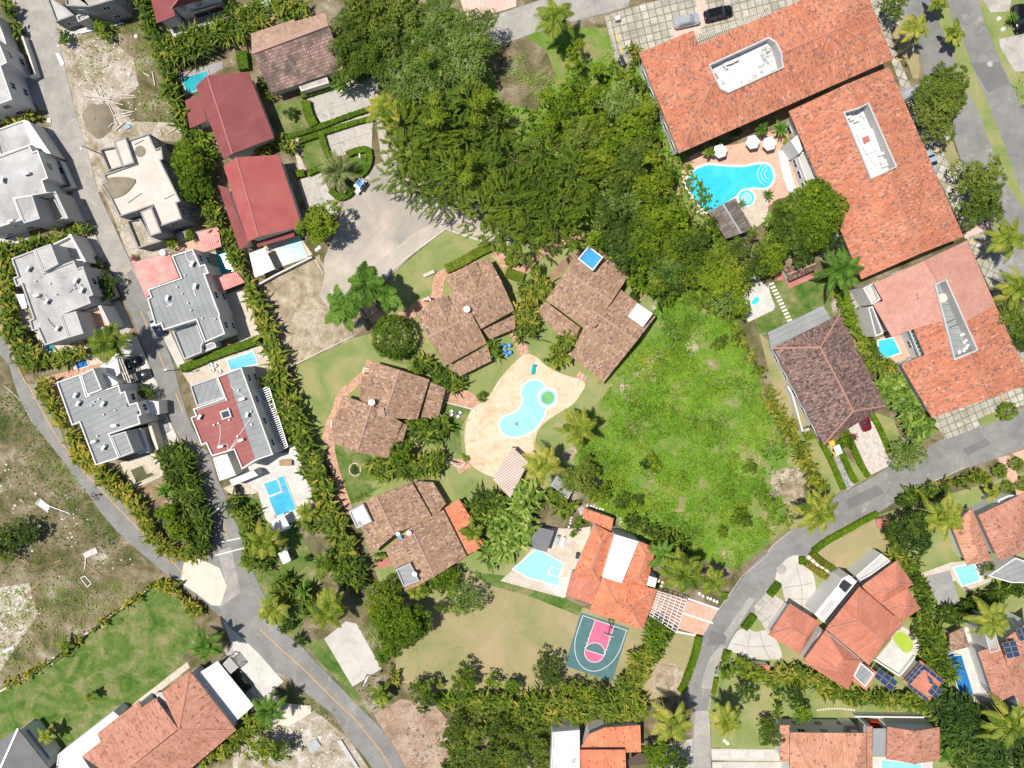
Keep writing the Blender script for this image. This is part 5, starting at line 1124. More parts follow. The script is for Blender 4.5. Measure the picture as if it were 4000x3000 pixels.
th = house('white_house', 'white duplex with weathered pale grey roof beside the far left hedge')
flatroofs(th, '01', [('95,575 295,500 370,695 635,590 665,660 715,640 805,890 765,905 785,960 520,1065 590,1260 385,1325 325,1185 275,1200 250,1110 285,1090 185,800 140,820 110,740 150,725', 6.4, 'lgrey', 'roof_conc', 22, 'wall')])
block(th, '01', '295,497 437,447 505,622 373,690', 7.2, 'lgrey', 'roof_conc', rot=22, ph=.12); block(th, '01', '525,1063 655,1030 722,1222 592,1258', 7.2, 'lgrey', 'roof_conc', rot=22, ph=.12)
block(th, '01', '445,455 612,370 738,598 640,588 510,635', 3.5, 'white', 'roof_conc', rot=22, ph=.8, wins=()); block(th, '01', '700,1040 858,985 940,1160 768,1222', 3.5, 'white', 'patio_pink', rot=22, ph=.8)
block(th, '01', '845,985 870,978 955,1150 930,1162', 4.6, 'white', 'brick_red', ph=.03); block(th, '01', '590,368 612,362 745,600 722,606', 4.8, 'white', 'lgrey', ph=.03)
vents(th, '01', '640,830 425,790 480,885 300,770 690,800', 6.05); pipes(th, '01', ['655,775 640,830 600,870', '330,905 400,940', '480,1170 430,1120 410,1090'], 6.05, .04, 'dark_metal')
b = MB(); A_ = wp('01', '135,885 205,880 235,1000 190,1010', 3); b.prism(A_, 2.9, 3.0); b.build('canopy', MAT['canvas'], th)
th = house('white_house', 'white duplex with grey seamed membrane roof and maroon side terrace')
flatroofs(th, '02', [('485,-15 690,-85 745,105 1025,5 1045,75 1080,60 1120,175 1185,155 1225,265 1195,280 1215,345 945,435 1030,640 825,705 685,335 620,360', 6.4, 'white', 'membrane', 25, 'wall')])
block(th, '02', '695,-85 805,-137 882,50 752,100', 7.1, 'white', 'membrane', rot=25, ph=.15); block(th, '02', '955,448 1085,408 1158,590 1035,636', 7.1, 'lgrey', 'membrane', rot=25, ph=.15)
block(th, '02', '1090,400 1215,385 1290,590 1205,605 1160,588', 3.4, 'white', 'roof_white_clean', ph=.2); block(th, '02', '1205,140 1370,150 1378,262 1232,272', 3.3, 'white', 'roof_white_clean', ph=.2)
vents(th, '02', '785,185 805,155 850,130 990,230 890,265 835,450 1115,570', 6.05); boxes(th, '02', ['1085,170 1100,168 1100,195 1088,197', '1172,238 1188,236 1190,256 1175,258'], 6.05, .4, 'dark_metal'); pipes(th, '02', ['985,360 1030,375 1060,365', '835,545 870,540 890,555'], 6.05, .05)
block(th, '01', '862,1500 1010,1430 1040,1560 990,1610 910,1640', 3.4, 'white', 'roof_white_clean', ph=.2)
block(th, '02', '880,-100 1015,-20 1020,0 890,45', 5.0, 'white', 'roof_white_clean', ph=.2); block(th, '02', '1275,345 1300,335 1370,560 1345,580', 2.6, 'cream', 'cream', ph=.02)
pergola(th, '01', '1000,1420 1040,1405 1130,1640 1090,1650', 3.0, 3, 4, 'cream', .16)
th = house('unfinished_house', 'raw concrete two-storey house with cream screed roof and sand heap')
flatroofs(th, '01', [('1100,-449 1280,-509 1345,-374 1395,-392 1410,-285 1385,-275 1560,80 1525,95 1575,232 1375,300 1310,120 1030,215 945,40 870,-70 918,-90 890,-150 1170,-248', 6.0, 'conc_raw', 'roof_cream', 0, 'wall')])
pipes(th, '01', ['1100,95 1150,60 1220,10', '1420,60 1500,20', '1160,-410 1240,-450'], 5.7, .05, 'steel')
block(th, '01', '980,-439 1085,-474 1163,-251 1060,-219', 6.5, 'conc_raw', 'roof_cream', ph=.08); block(th, '01', '1210,170 1308,128 1395,350 1295,385', 6.5, 'conc_raw', 'roof_cream', ph=.08)
block(th, '01', '855,-372 1000,-400 1062,-222 935,-180', 3.2, 'conc_raw', 'roof_cream', ph=.7); block(th, '01', '1090,245 1212,225 1300,385 1400,425 1190,487', 3.2, 'conc_raw', 'rubble', ph=.7)
block(th, '01', '1520,360 1620,325 1640,385 1540,420', 1.6, 'conc_raw', 'concrete', ph=.15)
b = MB(); P = wp('01', '890,-90 1000,-130 1170,-110 1120,-20 1060,30 960,60 900,20', 5.75); b.prism(smooth(P, 3, True), 5.6, 5.85); b.build('sand_heap', MAT['sand_dark'], th)
b = MB(); x, y = at('01', '1208,-352', 5.8); b.tube([(x, y, 5.66), (x, y, 5.76)], [.95, .6], 20); b.build('sand_heap', MAT['sand_dark'], th)
th = house('grey_house', 'two-storey house with grey seamed roof and red corrugated carport')
flatroofs(th, '01', [('1480,550 1665,490 1730,635 1770,620 1805,700 1770,715 1900,1060 1895,1075 1945,1225 1770,1300 1695,1105 1410,1195 1390,1140 1340,1160 1270,920 1300,905 1275,840 1560,740', 6.2, 'white', 'membrane', -70, 'wall')])
block(th, '01', '1490,1205 1690,1110 1760,1300 1740,1330 1745,1385 1590,1450', 3.8, 'lgrey', 'membrane', rot=-70, ph=.4); block(th, '01', '1742,1330 1850,1290 1870,1340 1760,1385', 3.0, 'white', 'dark_metal', ph=.2)
vents(th, '01', '1670,540 1595,715 1570,878 1620,958 1645,1020 1745,1090 1855,1095 1525,820 1760,710', 5.85); pipes(th, '01', ['1600,520 1615,580 1650,610', '1665,810 1680,870 1695,900', '1430,930 1460,970 1495,965', '1770,720 1830,900 1865,1000', '1440,990 1490,975'], 5.85, .08)
for s_, n_ in (('1140,610 1460,530 1548,738 1275,835 1300,885 1260,912', 'carport_roof'), ('1700,350 1885,300 1912,470 1765,520', 'awning'), ('1855,735 2040,690 2118,780 1905,862', 'awning')):
    onedge(th, n_, '01', s_, 3.0, .1, 'corr_red', rot=-68 if n_ == 'carport_roof' else 20)
posts(th, '01', '1150,615 1265,905 1450,540 1765,515 1905,470 1905,855 2110,780', 3.0)
th = house('maroon_roof_house', 'two-storey house with maroon and grey membrane roof and blue skylight')
flatroofs(th, '02', [('1665,215 1940,115 1870,-65 2085,-145 2360,610 2212,660 2090,740 2020,570 1830,625 1780,515 1740,530 1645,290 1690,270', 6.3, 'white', 'membrane', 20, 'wall'), ('1640,15 1868,-64 1938,114 1700,195', 6.28, 'lgrey', 'membrane', 70, 'wall')])
onedge(th, 'red_roof_section', '02', '1690,235 1960,140 1890,-60 1960,-80 2200,645 2095,720 2030,560 1835,610 1790,500 1750,515 1665,300 1710,285', 6.0, .04, 'membrane_red', rot=20)
block(th, '02', '1840,640 1960,600 2040,790 1895,838', 3.6, 'white', 'corr_white', rot=20, ph=.1); block(th, '02', '1980,830 2190,745 2230,790 2010,882', 3.2, 'white', 'roof_white_clean', ph=.1)
vents(th, '02', '1955,135 1978,310 1885,340 1845,355 1970,215 2050,450 2165,240 2170,350 2055,55', 5.95, .2); pipes(th, '02', ['1990,10 2060,80 2140,120', '2170,290 2080,420 1990,560 1940,590', '1900,340 1905,440 1890,530', '1925,520 1965,520 1970,580', '2050,500 1985,570'], 5.95, .06)
pergola(th, '12', '20,60 110,20 275,540 190,590', 3.0, 2, 30, 'white_metal', .14)
b = MB(); P = wp('02', '1895,240 1975,215 1998,285 1918,310', 6.6); b.prism(P, 6.0, 6.5); sk = b.build('skylight', MAT['white'], th); b = MB(); I = inset(ccw(P), .2); b.face([p+(6.52,) for p in I]); b.build('pane', MAT['sky_glass'], sk)
th = house('unfinished_house', 'grey unfinished concrete house at the top edge with piled formwork')
flatroofs(th, '00', [('350,-250 520,-250 570,50 770,60 980,0 950,-250', 6.2, 'conc_raw', 'concrete', 0, 'wall'), ('395,-50 565,62 640,130 480,190', 3.4, 'conc_raw', 'roof_conc', 0, 'wall'), ('655,135 745,95 770,150 675,190', 3.3, 'lgrey', 'roof_conc', 0, 'wall')])
th = house('gabled_house', 'white gabled house with maroon roof at the top edge')

roofshell(th, '00', '1478,72,5.2 1870,-40,5.2 1760,-380,5.2 1370,-270,5.2 1560,-30,7.2 1450,-360,7.2', '0453 1254 014', 'maroon', ridge='ridge_maroon', inner=.25, wins=None)
P = wp('00', '1485,80 1865,-30', 5.0); window(th, P[0], P[1], 4.0, .2, .9, .9); window(th, P[0], P[1], 4.0, .58, .9, .9); window(th, P[0], P[1], 1.4, .62, 5.0, 2.2, 'white')
roofshell(th, '00', '1290,-60,3.6 1470,-60,4.6 1515,138,4.6 1355,200,3.6', '0123', 'maroon', ridge=None)
# red and brown roofs near the top
th = house('old_house', 'single-storey house with blackened old tile roof near the top')
roofshell(th, '10', '-35,450,5.4 622,205,5.4 768,595,3.2 130,808,3.2', '0123', 'tile_old', inner=.6, walls='cream')
roofshell(th, '10', '-35,452,5.4 622,207,5.4 600,108,4.6 335,185,4.6 330,165,4.6 -45,290,4.6', '012345', 'tile_oldpink', walls='cream', inner=.4)
b = MB(); P = wp('10', '-35,450 622,205', 5.5); b.bar(P[0]+(5.45,), P[1]+(5.45,), .7, .12); b.build('ridge_cap', MAT['ridge_brown'], th)
block(th, '10', '365,735 610,660 630,715 390,790', 2.6, 'cream', 'concrete', ph=.02)
th = house('maroon_roof_house', 'house with plain maroon gable roof, upper of the red pair')
roofshell(th, '00', '1790,650,5.6 2008,1330,5.6 2145,620,4.2 2368,1190,4.2 1690,745,4.8 1935,1378,4.8', '0231 0154', 'maroon', ridge='ridge_maroon', wins=None)
roofshell(th, '00', '1598,868,3.0 1735,818,3.6 1790,1045,3.6 1640,1110,3.0', '0123', 'maroon', ridge=None)
th = house('red_roof_house', 'house with bright faded red gable roof, lower of the red pair')
roofshell(th, '11', '-170,-300,5.7 20,388,5.7 195,-322,4.3 398,300,4.3 -282,-225,4.9 -70,430,4.9', '0231 0154', 'red', ridge='ridge_maroon', wins=None)
roofshell(th, '11', '-330,-60,3.4 -250,-40,3.9 -60,455,3.9 -140,500,3.4', '0123', 'maroon', ridge=None); onedge(th, 'awning', '11', '0,430 330,325 332,385 15,478', 2.9, .1, 'maroon')
onedge(th, 'pool_shelter', '11', '-60,530 75,480 165,665 -10,740', 2.8, .1, 'roof_white_clean'); posts(th, '11', '-50,540 70,490 155,660 0,725', 2.8)
# terracotta blocks, top right
th = house('apartment_block', 'largest terracotta apartment block beside the parked cars at the top', 'apartment block')
V, _ = roofshell(th, 'O', '1380,114,6 1498,65,6 1508,97,6 1857,-54,6 1930,127,6 1467,331,6 1538,180,8.2 1816,59,8.2 1466,131,7.4 1481,160,7.8 1547,176,8.2 1686,116,8.2 1675,93,~237 1659,83,~237 1531,142,~237 1690,147,~547 1572,201,~547 1555,193,~547',
                '05698 08921 237bcdea69 547bfgha6 374', 'tile_red', inner=.8, wins=[1.6, 4.4])
well(th, 'O', '', 6.0, V=[V[i] for i in (14, 13, 12, 11, 15, 16, 17, 10)], deck='roof_white')
pergola(th, '20', '1580,330 2212,60 2240,125 1605,385', 4.0, 42, 3, 'wood_pale', .09)
boxes(th, '20', ['1735,640 1755,625 1785,665 1765,680', '1820,560 1840,545 1870,590 1850,600', '2190,400 2215,390 2230,440 2205,450', '2050,690 2110,665 2120,680 2060,710'], 6.0, .5, 'lgrey'); boxes(th, '20', ['1740,640 1760,628 1780,660 1762,672'], 6.52, .05, 'brick_red'); pipes(th, '20', ['1780,600 1860,560 1960,520', '1850,600 1900,640 1870,680', '2090,460 2110,500'], 6.0, .06)
for i, (a_, c_) in enumerate((('430,545', '540,272'), ('715,425', '540,272'), ('440,540', '715,425'))):
    p, q = at('30', a_, 8.6), at('30', c_, 9.4); b = MB(); b.tube([p+(8.0,), q+(8.8,)] if i < 2 else [p+(8.0,), q+(7.9,)], .025, 5); b.build('aerial_mast', MAT['ridge_brown'], th)
th = house('apartment_block', 'terracotta apartment block with long white roof well, middle of the three', 'apartment block')
V, _ = roofshell(th, 'O', '1704,240,5.8 1921,144,5.8 2081,511,5.8 1861,603,5.8 1830,181,8 1985,549,8 1854,234,8 1916,370,8 1821,244,~034 1874,224,~125 1934,361,~125 1880,386,~034', '0468b753 41257a96', 'tile_red', inner=.8, wins=[1.6, 4.2])
well(th, 'O', '', 5.6, V=[V[i] for i in (8, 6, 9, 10, 7, 11)], deck='roof_white')
b = MB(); P = wp('30', '815,1190 870,1165 890,1215 835,1245', 6.2); b.prism(P, 5.6, 6.1); b.build('roof_hatch', MAT['brick_red'], th)
boxes(th, '30', ['700,1020 760,1000 770,1030 710,1050', '790,1060 850,1040 870,1100 820,1110', '970,1390 1010,1375 1040,1430 1000,1445', '760,1150 900,1110 970,1290 850,1330'], 5.6, .35, 'roof_white_clean'); pipes(th, '30', ['740,960 800,990 860,1080', '850,1330 900,1400 950,1430', '780,1000 840,1020'], 5.6, .06, 'lgrey')
P = block(th, '30', '195,1215 255,1165 300,1290 270,1330', 5.0, 'white', 'white', ph=.1); P = block(th, '30', '250,1340 330,1300 440,1580 360,1640', 3.4, 'white', 'lgrey', ph=.1); facing_windows(th, P, zs=[1.7], step=2.0)
th = house('apartment_block', 'salmon and orange roofed apartment block with grey roof well', 'apartment block')
Vu, _ = roofshell(th, 'O', '1886,657,5.6 2016,903,5.6 1999,562,7.8 1887,612,~012 1908,650,~012 2027,611,7.8 2018,615,~012 2038,692,~012 1974,711,~012 1926,727,~012 2089,519,5.6 2150,658,5.6 2083,697,~ab2 2041,604,~ab2', '325678904 2abcd5', 'tile_salmon', inner=.7, wins=[1.6, 4.2])
Vl, _ = roofshell(th, 'O', '1886,657,5.6 2014,903,5.6 1999,562,7.8 2038,692,~012 1974,711,~012 1998,767,~012 1946,787,~012 2060,776,~012 2092,763,7.8 2133,862,7.8 2089,519,5.6 2150,658,5.6 2228,826,5.6 2083,697,~ab2 2109,756,~ab2', '37891654 dbc98e', 'tile_red', inner=.7, wins=[1.6, 4.2])
well(th, 'O', '', 5.6, V=[Vu[6], Vu[5], Vu[13], Vl[14], Vl[8], Vl[7]], wall='lgrey', deck='membrane')
pipes(th, '31', ['1640,1000 1680,1100 1720,1230', '1560,830 1620,960', '1540,1130 1610,1100', '1570,1170 1650,1140'], 5.6, .07, 'dark_metal'); vents(th, '31', '1365,655 1290,885 1300,915 1400,1005', 6.8, .22, 'ridge')
P = block(th, '31', '820,830 910,785 975,930 900,975', 5.0, 'white', 'lgrey', ph=.9); P = block(th, '31', '865,1000 905,985 1000,1220 930,1250', 5.0, 'white', 'corr_grey', ph=.5); pergola(th, '31', '1225,1200 1260,1190 1355,1410 1320,1430', 4.6, 2, 8, 'white')
th = house('brown_roof_house', 'house with mottled purple-brown hip roof and grey rear canopy')
quadroof(th, 'O', '1670,752 1779,960 1913,876 1813,680', 5.2, 7.6, 'tile_mottled', ridgem='ridge_orange', inner=.7, wins=[1.6, 4.0], hipf=.48)
onedge(th, 'canopy', '31', '0,1215 475,980 545,1092 25,1372', 3.4, .15, 'membrane', rot=25); posts(th, '31', '20,1225 470,995 530,1085', 3.4)
th = thing('garden_hut', 'small hut with dark tile roof on a red brick pad', 'hut')
quadroof(th, '31', '130,660 385,570 412,672 188,768', 2.5, 3.0, 'tile_dark', gable=(1, 1), ridgem='ridge_brown', inner=.4)
th = thing('poolside_pavilion', 'poolside pavilion with weathered grey board roof by the cyan pool', 'pavilion')
quadroof(th, '21', '1930,52 2085,325 1850,405 1692,172', 2.6, 3.4, 'boards', gable=(1, 1), ridgem='steel', walls=None)
posts(th, '21', '1925,75 2070,320 1850,390 1715,175', 2.5, .2, 'wood')
# bungalows in the middle
BK = dict(ridgem='ridge_brown')
def rs(th, t, v, f, m='tile_brown', **k): return roofshell(th, t, v, f, m, ridge=k.pop('ridge', 'ridge_brown'), walls=k.pop('walls', 'cream'), **k)
th = house('bungalow', 'brown tiled bungalow directly right of the round clipped tree')
rs(th, '11', '1375,1050,3 1690,870,3 1870,1068,4.8 1490,1258,4.8 1995,1305,3 1640,1503,3', '0123 3245')
rs(th, '11', '1635,740,3.2 2012,568,3.2 2122,775,5 1745,977,5 2232,1022,3.2 1945,1183,3.2', '0123 3245')
rs(th, '11', '1475,985,3.6 1555,922,4.4 1648,1110,4.6 1515,1052,3.8 1655,893,3.6 1688,972,3.8', '0123 1452', walls=None, rw=.2)
rs(th, '11', '1740,700,3.8 1810,640,4.6 1905,825,4.8 1775,770,4.0 1905,608,3.8 1945,690,4.0', '0123 1452', walls=None, rw=.2)
rs(th, '11', '1650,1518,3.0 2000,1322,3.0 2036,1458,2.4 1765,1592,2.4 1722,1475,2.9', '0123', inner=.3); rs(th, '11', '1962,1192,3.0 2238,1058,3.0 2240,1180,2.4 2020,1272,2.4', '0123', inner=.3)
th = house('bungalow', 'brown tiled bungalow with a blue tarpaulin on its roof box')
rs(th, '21', '630,440,3 1018,705,3 862,947,4.9 475,680,4.9 675,1200,3 288,935,3', '0123 3245'); rs(th, '21', '925,830,3 1240,1075,3 1077,1287,4.8 692,1020,4.8 860,1557,3 540,1335,3', '0123 3245')
rs(th, '21', '250,985,2.9 295,950,2.9 590,1172,2.9 545,1262,2.3 395,1232,2.3 245,1065,2.3', '012345', inner=.3); rs(th, '21', '560,1350,2.9 862,1560,2.9 780,1660,2.2 740,1600,2.3 482,1400,2.2', '01234', inner=.3)
block(th, '21', '568,578 660,465 790,562 700,682', 5.6, 'white', 'tarp', ph=.3, z0=2.5, names=('roof_box', 'tarpaulin')); block(th, '21', '1000,1075 1085,960 1218,1050 1132,1167', 5.2, 'white', 'roof_white_clean', ph=.3, z0=2.5, names=('roof_box', 'roof_box_floor'))
th = house('bungalow', 'brown tiled bungalow at the left beside the curved brick path')
rs(th, '12', '1000,-196,3 1240,-122,4.9 1105,292,4.9 893,125,3 1500,-40,3 1395,305,3', '0123 1452'); rs(th, '12', '745,100,3 998,180,4.9 872,592,4.9 625,482,3 1265,335,3 1140,640,3', '0123 1452')
rs(th, '12', '740,213,3.6 662,300,4.4 865,362,4.5 805,228,3.9 655,372,3.6 752,415,3.8', '0123 1452', walls=None, rw=.2)
rs(th, '12', '915,-70,3.6 905,10,4.4 1105,60,4.5 1050,-40,3.9 900,95,3.6 1000,112,3.8', '0123 1452', walls=None, rw=.2)
rs(th, '12', '1510,-20,2.9 1640,40,2.3 1580,275,2.3 1425,290,2.9', '0123', inner=.3); rs(th, '12', '1275,340,2.9 1310,350,2.5 1250,560,2.5 1190,520,2.9', '0123', inner=.2)
th = house('bungalow', 'brown tiled bungalow at the bottom with a white roof box and orange porch')
rs(th, '12', '850,1050,3 1040,970,4.9 1197,1300,4.9 992,1477,3 1345,845,3 1522,1150,3', '0123 1452'); rs(th, '12', '1115,1432,3 1340,1240,4.9 1540,1665,4.9 1290,1800,3 1620,1085,3 1822,1488,3', '0123 1452')
rs(th, '12', '1365,840,2.9 1530,850,2.4 1642,1035,2.4 1535,1150,2.9', '0123', inner=.3)

rs(th, '12', '1630,1072,3.3 1755,995,2.9 1860,1160,2.6 1972,1400,2.4 1832,1475,2.9', '01234', 'tile_orange', ridge='ridge', inner=.4)
block(th, '12', '800,1100 925,1035 1002,1190 870,1250', 5.0, 'lgrey', 'roof_white', ph=.3, z0=2.5, names=('roof_box', 'roof_box_floor')); block(th, '12', '1208,1602 1332,1548 1410,1700 1272,1752', 5.0, 'grey', 'membrane', ph=.3, z0=2.5, names=('roof_box', 'roof_box_floor'))
th = thing('gazebo', 'open gazebo with pink slatted roof on the coral stone terrace', 'gazebo')
onedge(th, 'roof', 'O', '1064,1035 1107,966 1142,998 1102,1076', 2.8, .12, 'slat_pink', rot=125); posts(th, 'O', '1068,1034 1107,970 1138,998 1102,1070', 2.7, .18, 'wood')
th = thing('service_room', 'small grey flat-roofed room beside the gazebo palms', 'shed'); block(th, '22', '335,870 395,795 540,890 485,995', 2.4, 'grey', 'concrete_grey')
# house with basketball court
th = house('orange_roof_house', 'orange tiled house with white flat centre beside the basketball court')
block(th, '22', '885,1297 1095,1360 950,1722 778,1668', 5.0, 'white', 'roof_white_clean', ph=.2)
quadroof(th, '22', '520,1665 715,1212 884,1298 760,1705', 3.8, 5.2, 'tile_orange', inner=.5, wins=[1.6])
quadroof(th, '22', '1097,1357 950,1730 1165,1752 1242,1420', 3.9, 5.0, 'tile_orange', inner=.5)
quadroof(th, '23', '785,5 1255,118 1130,466 668,302', 4.2, 6.0, 'tile_orange', inner=.5, wins=[1.6])
roofshell(th, '22', '630,1075,2.8 880,1162,2.8 856,1268,3.3 608,1155,3.0', '0123', 'tile_orange', ridge=None, inner=.3); roofshell(th, '23', '520,-30,3.3 775,20,3.6 688,242,3.0 465,165,2.8', '0123', 'tile_villa', ridge=None, inner=.3)
block(th, '22', '1185,1659 1255,1680 1235,1760 1165,1740', 4.2, 'white', 'roof_white_clean', ph=.15)
pergola(th, '23', '1245,128 1512,208 1420,488 1178,330', 2.8, 7, 11, 'white', .13)
th = thing('poolside_canopy', 'grey translucent canopy beside the pale lower pool', 'canopy'); onedge(th, 'roof', '22', '170,1320 230,1235 365,1270 300,1455 180,1420', 2.8, .08, 'corr_grey', rot=70); posts(th, '22', '240,1250 355,1280 295,1440 190,1405', 2.7)
# bottom edge centre
th = house('orange_roof_house', 'house at the bottom edge with leaf-stained white flat roof')
block(th, '23', '350,1350 585,1330 587,1800 330,1800', 4.0, 'white', 'roof_white', ph=.25)
roofshell(th, '23', '660,1370,3.9 800,1310,3.9 1108,1288,3.9 1116,1522,3.2 980,1526,3.2 978,1478,3.4 596,1480,3.4', '0123456', 'tile_orange', ridge=None, inner=.3); roofshell(th, '23', '592,1502,3.8 980,1502,3.8 988,1800,3.0 588,1800,3.0', '0123', 'tile_orange', ridge=None, inner=.3)
onedge(th, 'carport_roof', '23', '1005,1590 1100,1525 1210,1560 1205,1620 1010,1640', 2.8, .1, 'wood_dark')
# bottom left villa
th = house('salmon_villa', 'villa with salmon hip roof and white ribbed carport at the bottom left')

roofshell(th, '03', '1640,820,4.6 2042,1332,4.6 1300,1960,4.6 1546,1328,6.8 1398,1008,4.6 1000,1760,6.8 1470,1275,6.4', '034 013 1253', 'tile_peach2', inner=.6)
roofshell(th, '03', '1540,1322,6.65 1000,1755,6.65 708,1560,4.4 840,1362,4.6 1200,1078,4.6 1225,1137,5.0 1342,1055,4.8 870,1432,4.9', '01273456', 'tile_peach2', inner=.6, ridge='ridge')
th2 = th; onedge(th, 'carport_roof', '03', '1680,862 1880,735 2192,1120 2012,1282', 3.0, .12, 'corr_white', rot=-50); posts(th, '03', '1690,870 1875,750 2170,1120 2010,1265', 3.0)
block(th, '03', '980,1170 1030,1212 845,1362 872,1432 710,1562 800,1700 480,1700 500,1542', 3.4, 'white', 'roof_white_clean', ph=.15)
pergola(th, '03', '1930,760 1985,705 2055,790 1995,840', 2.6, 8, 2, 'white'); onedge(th, 'eave_band', '03', '1340,1015 1400,1000 1530,1310 1470,1270', 4.0, .1, 'lgrey')
th = house('grey_roof_house', 'grey standing-seam roofed house at the bottom left corner')
quadroof(th, '03', '155,1318 440,1680 -80,2150 -420,1700', 4.6, 6.4, 'corr_grey', ridgem='steel'); block(th, '03', '200,1340 250,1312 440,1570 390,1610', 3.0, 'white', 'patio_cream', ph=.8)
# orange villa, lower right
th = house('orange_villa', 'large orange hip-roofed villa with solar panels and algae pool')
V = dict(ridgem='ridge', inner=.6)
quadroof(th, '33', '190,238 450,402 275,678 8,510', 3.4, 5.0, 'tile_villa', hipf=.49, **V)
quadroof(th, '33', '792,92 1167,410 868,768 500,458', 6.0, 8.4, 'tile_villa', hipf=.46, wins=[1.6, 4.4], **V)
quadroof(th, '33', '300,742 500,470 820,735 692,982', 4.8, 6.6, 'tile_villa', hipf=.46, **V)
quadroof(th, 'O', '1862,1266 1937,1211 1973,1262 1900,1312', 4.6, 6.2, 'tile_villa', **V); quadroof(th, 'O', '1895,1298 1961,1271 1988,1314 1949,1343', 4.6, 5.9, 'tile_villa', **V)
block(th, '33', '400,330 610,70 640,20 700,-10 770,48 480,402', 4.6, 'white', 'roof_white_clean', ph=.3)
onedge(th, 'glass_roof', '33', '440,335 545,205 585,228 478,366', 4.4, .06, 'lgrey'); onedge(th, 'stair_light', '33', '600,80 660,30 725,75 665,145', 4.42, .06, 'dark_metal')
onedge(th, 'gutter', '33', '495,410 780,60 800,78 510,425', 5.2, .1, 'dark_metal'); onedge(th, 'flat_strip', '33', '512,520 530,490 800,720 770,740', 5.0, .1, 'membrane', rot=40)
block(th, '33', '740,865 800,745 922,845 840,962', 5.2, 'white', 'membrane', ph=.4, rot=40); roofshell(th, '33', '828,758,4.4 942,832,4.4 852,992,3.9 722,900,3.9', '0123', 'tile_villa', ridge=None, inner=.3)

block(th, '33', '300,700 390,590 440,500 475,470 495,480 340,720', 3.2, 'white', 'concrete_grey', ph=.2)
block(th, '32', '760,1659 980,1465 1060,1530 880,1659 800,1700', 3.6, 'white', 'lgrey', ph=.5)
th = thing('solar_shelter', 'small tiled shelter covered in solar panels beside the hedge', 'shelter')
roofshell(th, '33', '1162,905,2.8 1318,730,2.8 1515,895,3.2 1398,1075,3.2', '0123', 'tile_villa', ridge=None, inner=.5)
G_ = 'solar panels on the lower right shelter and frame'
for s_, nx, ny, l_ in (('1310,750 1362,792 1228,938 1175,902', 2, 4, 'solar panel in the left pair of rows on the shelter'), ('1395,1070 1398,1070 1395,1070 1395,1070', 0, 0, ''), ('1352,770 1515,895 1500,932 1335,800', 3, 1, 'solar panel in the thin row at the right of the shelter'), ('1370,850 1425,895 1440,940 1395,930', 1, 2, 'solar panel at the centre of the shelter'), ('1205,930 1390,1072 1360,1100 1185,960', 0, 0, ''), ('1215,930 1390,1058 1362,1078 1200,950', 4, 1, 'solar panel along the lower left edge of the shelter'), ('1440,925 1512,990 1448,1068 1380,1005', 2, 2, 'solar panel at the lower right corner of the shelter'), ('1290,935 1350,880 1400,990 1340,1000', 0, 0, '')):
    if nx: panels(th, '33', s_, 3.35, nx, ny)
th = thing('solar_shelter', 'low frame of six solar panels beside the grey flat roof', 'solar panels'); posts(th, '33', '965,800 1115,912 1065,990 915,865', 2.9, .1, 'steel')
panels(th, '33', '960,795 1125,912 1068,1000 908,868', 3.0, 3, 2)
# right-hand villas
th = house('peach_villa', 'villa with faded peach hip roofs by the teal pool at the right edge')
quadroof(th, '32', '1818,1132 2230,935 2330,1400 1998,1530', 5.6, 7.6, 'tile_peach2', **V); quadroof(th, '32', '1762,1066 1928,1520 1722,1566 1592,1240', 3.6, 4.8, 'tile_peach', **V)
block(th, '32', '1985,1000 2080,960 2130,960 2100,1010 2000,1040', 4.4, 'white', 'lgrey'); block(th, '33', '1900,0 2140,-160 2300,-100 2250,60 2100,60', 3.8, 'white', 'membrane', rot=20)
th = house('peach_villa', 'peach hip-roofed villa at the bottom edge right of the slab path')
quadroof(th, '33', '190,1352 848,1358 850,1950 190,1950', 5.8, 7.8, 'tile_peach', hipf=.5, wins=[1.6, 4.2], **V)
roofshell(th, '33', '104,1290,3.4 190,1290,3.8 190,1602,3.8 104,1602,3.4', '0123', 'tile_peach', ridge=None, inner=.3); roofshell(th, '33', '855,1298,3.8 902,1300,3.4 905,1800,3.4 858,1800,3.8', '0123', 'tile_peach', ridge=None, inner=.1); roofshell(th, '33', '665,1295,3.2 770,1297,3.2 772,1330,3.6 665,1330,3.6', '0123', 'tile_peach2', ridge=None, inner=.1)
th = house('peach_villa', 'low peach roofed house between the glass canopy and the dark trees')
roofshell(th, '33', '1032,1302,3.8 1270,1340,5.2 1485,1305,3.8 1482,1592,3.8 1268,1625,5.2 1025,1580,3.8 1160,1472,5.2', '056 061 164 654 1234', 'tile_peach2', inner=.5)
th = thing('glass_canopy', 'grey translucent canopy between the two bottom right villas', 'canopy'); onedge(th, 'roof', '33', '906,1318 1026,1318 1020,1552 906,1552', 3.0, .06, 'steel'); posts(th, '33', '915,1325 1018,1325 1012,1545 915,1545', 2.9)
th = thing('skip_container', 'open red steel box behind the bottom right villa', 'container'); block(th, '33', '860,1255 968,1262 970,1312 862,1300', 1.3, 'tail', 'tail', ph=.9)
th = house('salmon_villa', 'villa with dull salmon roofs beside the deep blue lap pool')
quadroof(th, '33', '1816,655 2020,590 2320,930 1965,1106', 4.6, 6.0, 'tile_peach2', **V); quadroof(th, '33', '2010,575 2300,360 2340,720 2078,792', 5.8, 7.2, 'tile_peach2', **V)
block(th, '33', '1870,490 1960,470 2010,640 1920,670', 5.0, 'lgrey', 'roof_conc'); block(th, '33', '2100,980 2212,930 2330,1100 2200,1180', 4.4, 'lgrey', 'tile_peach2')
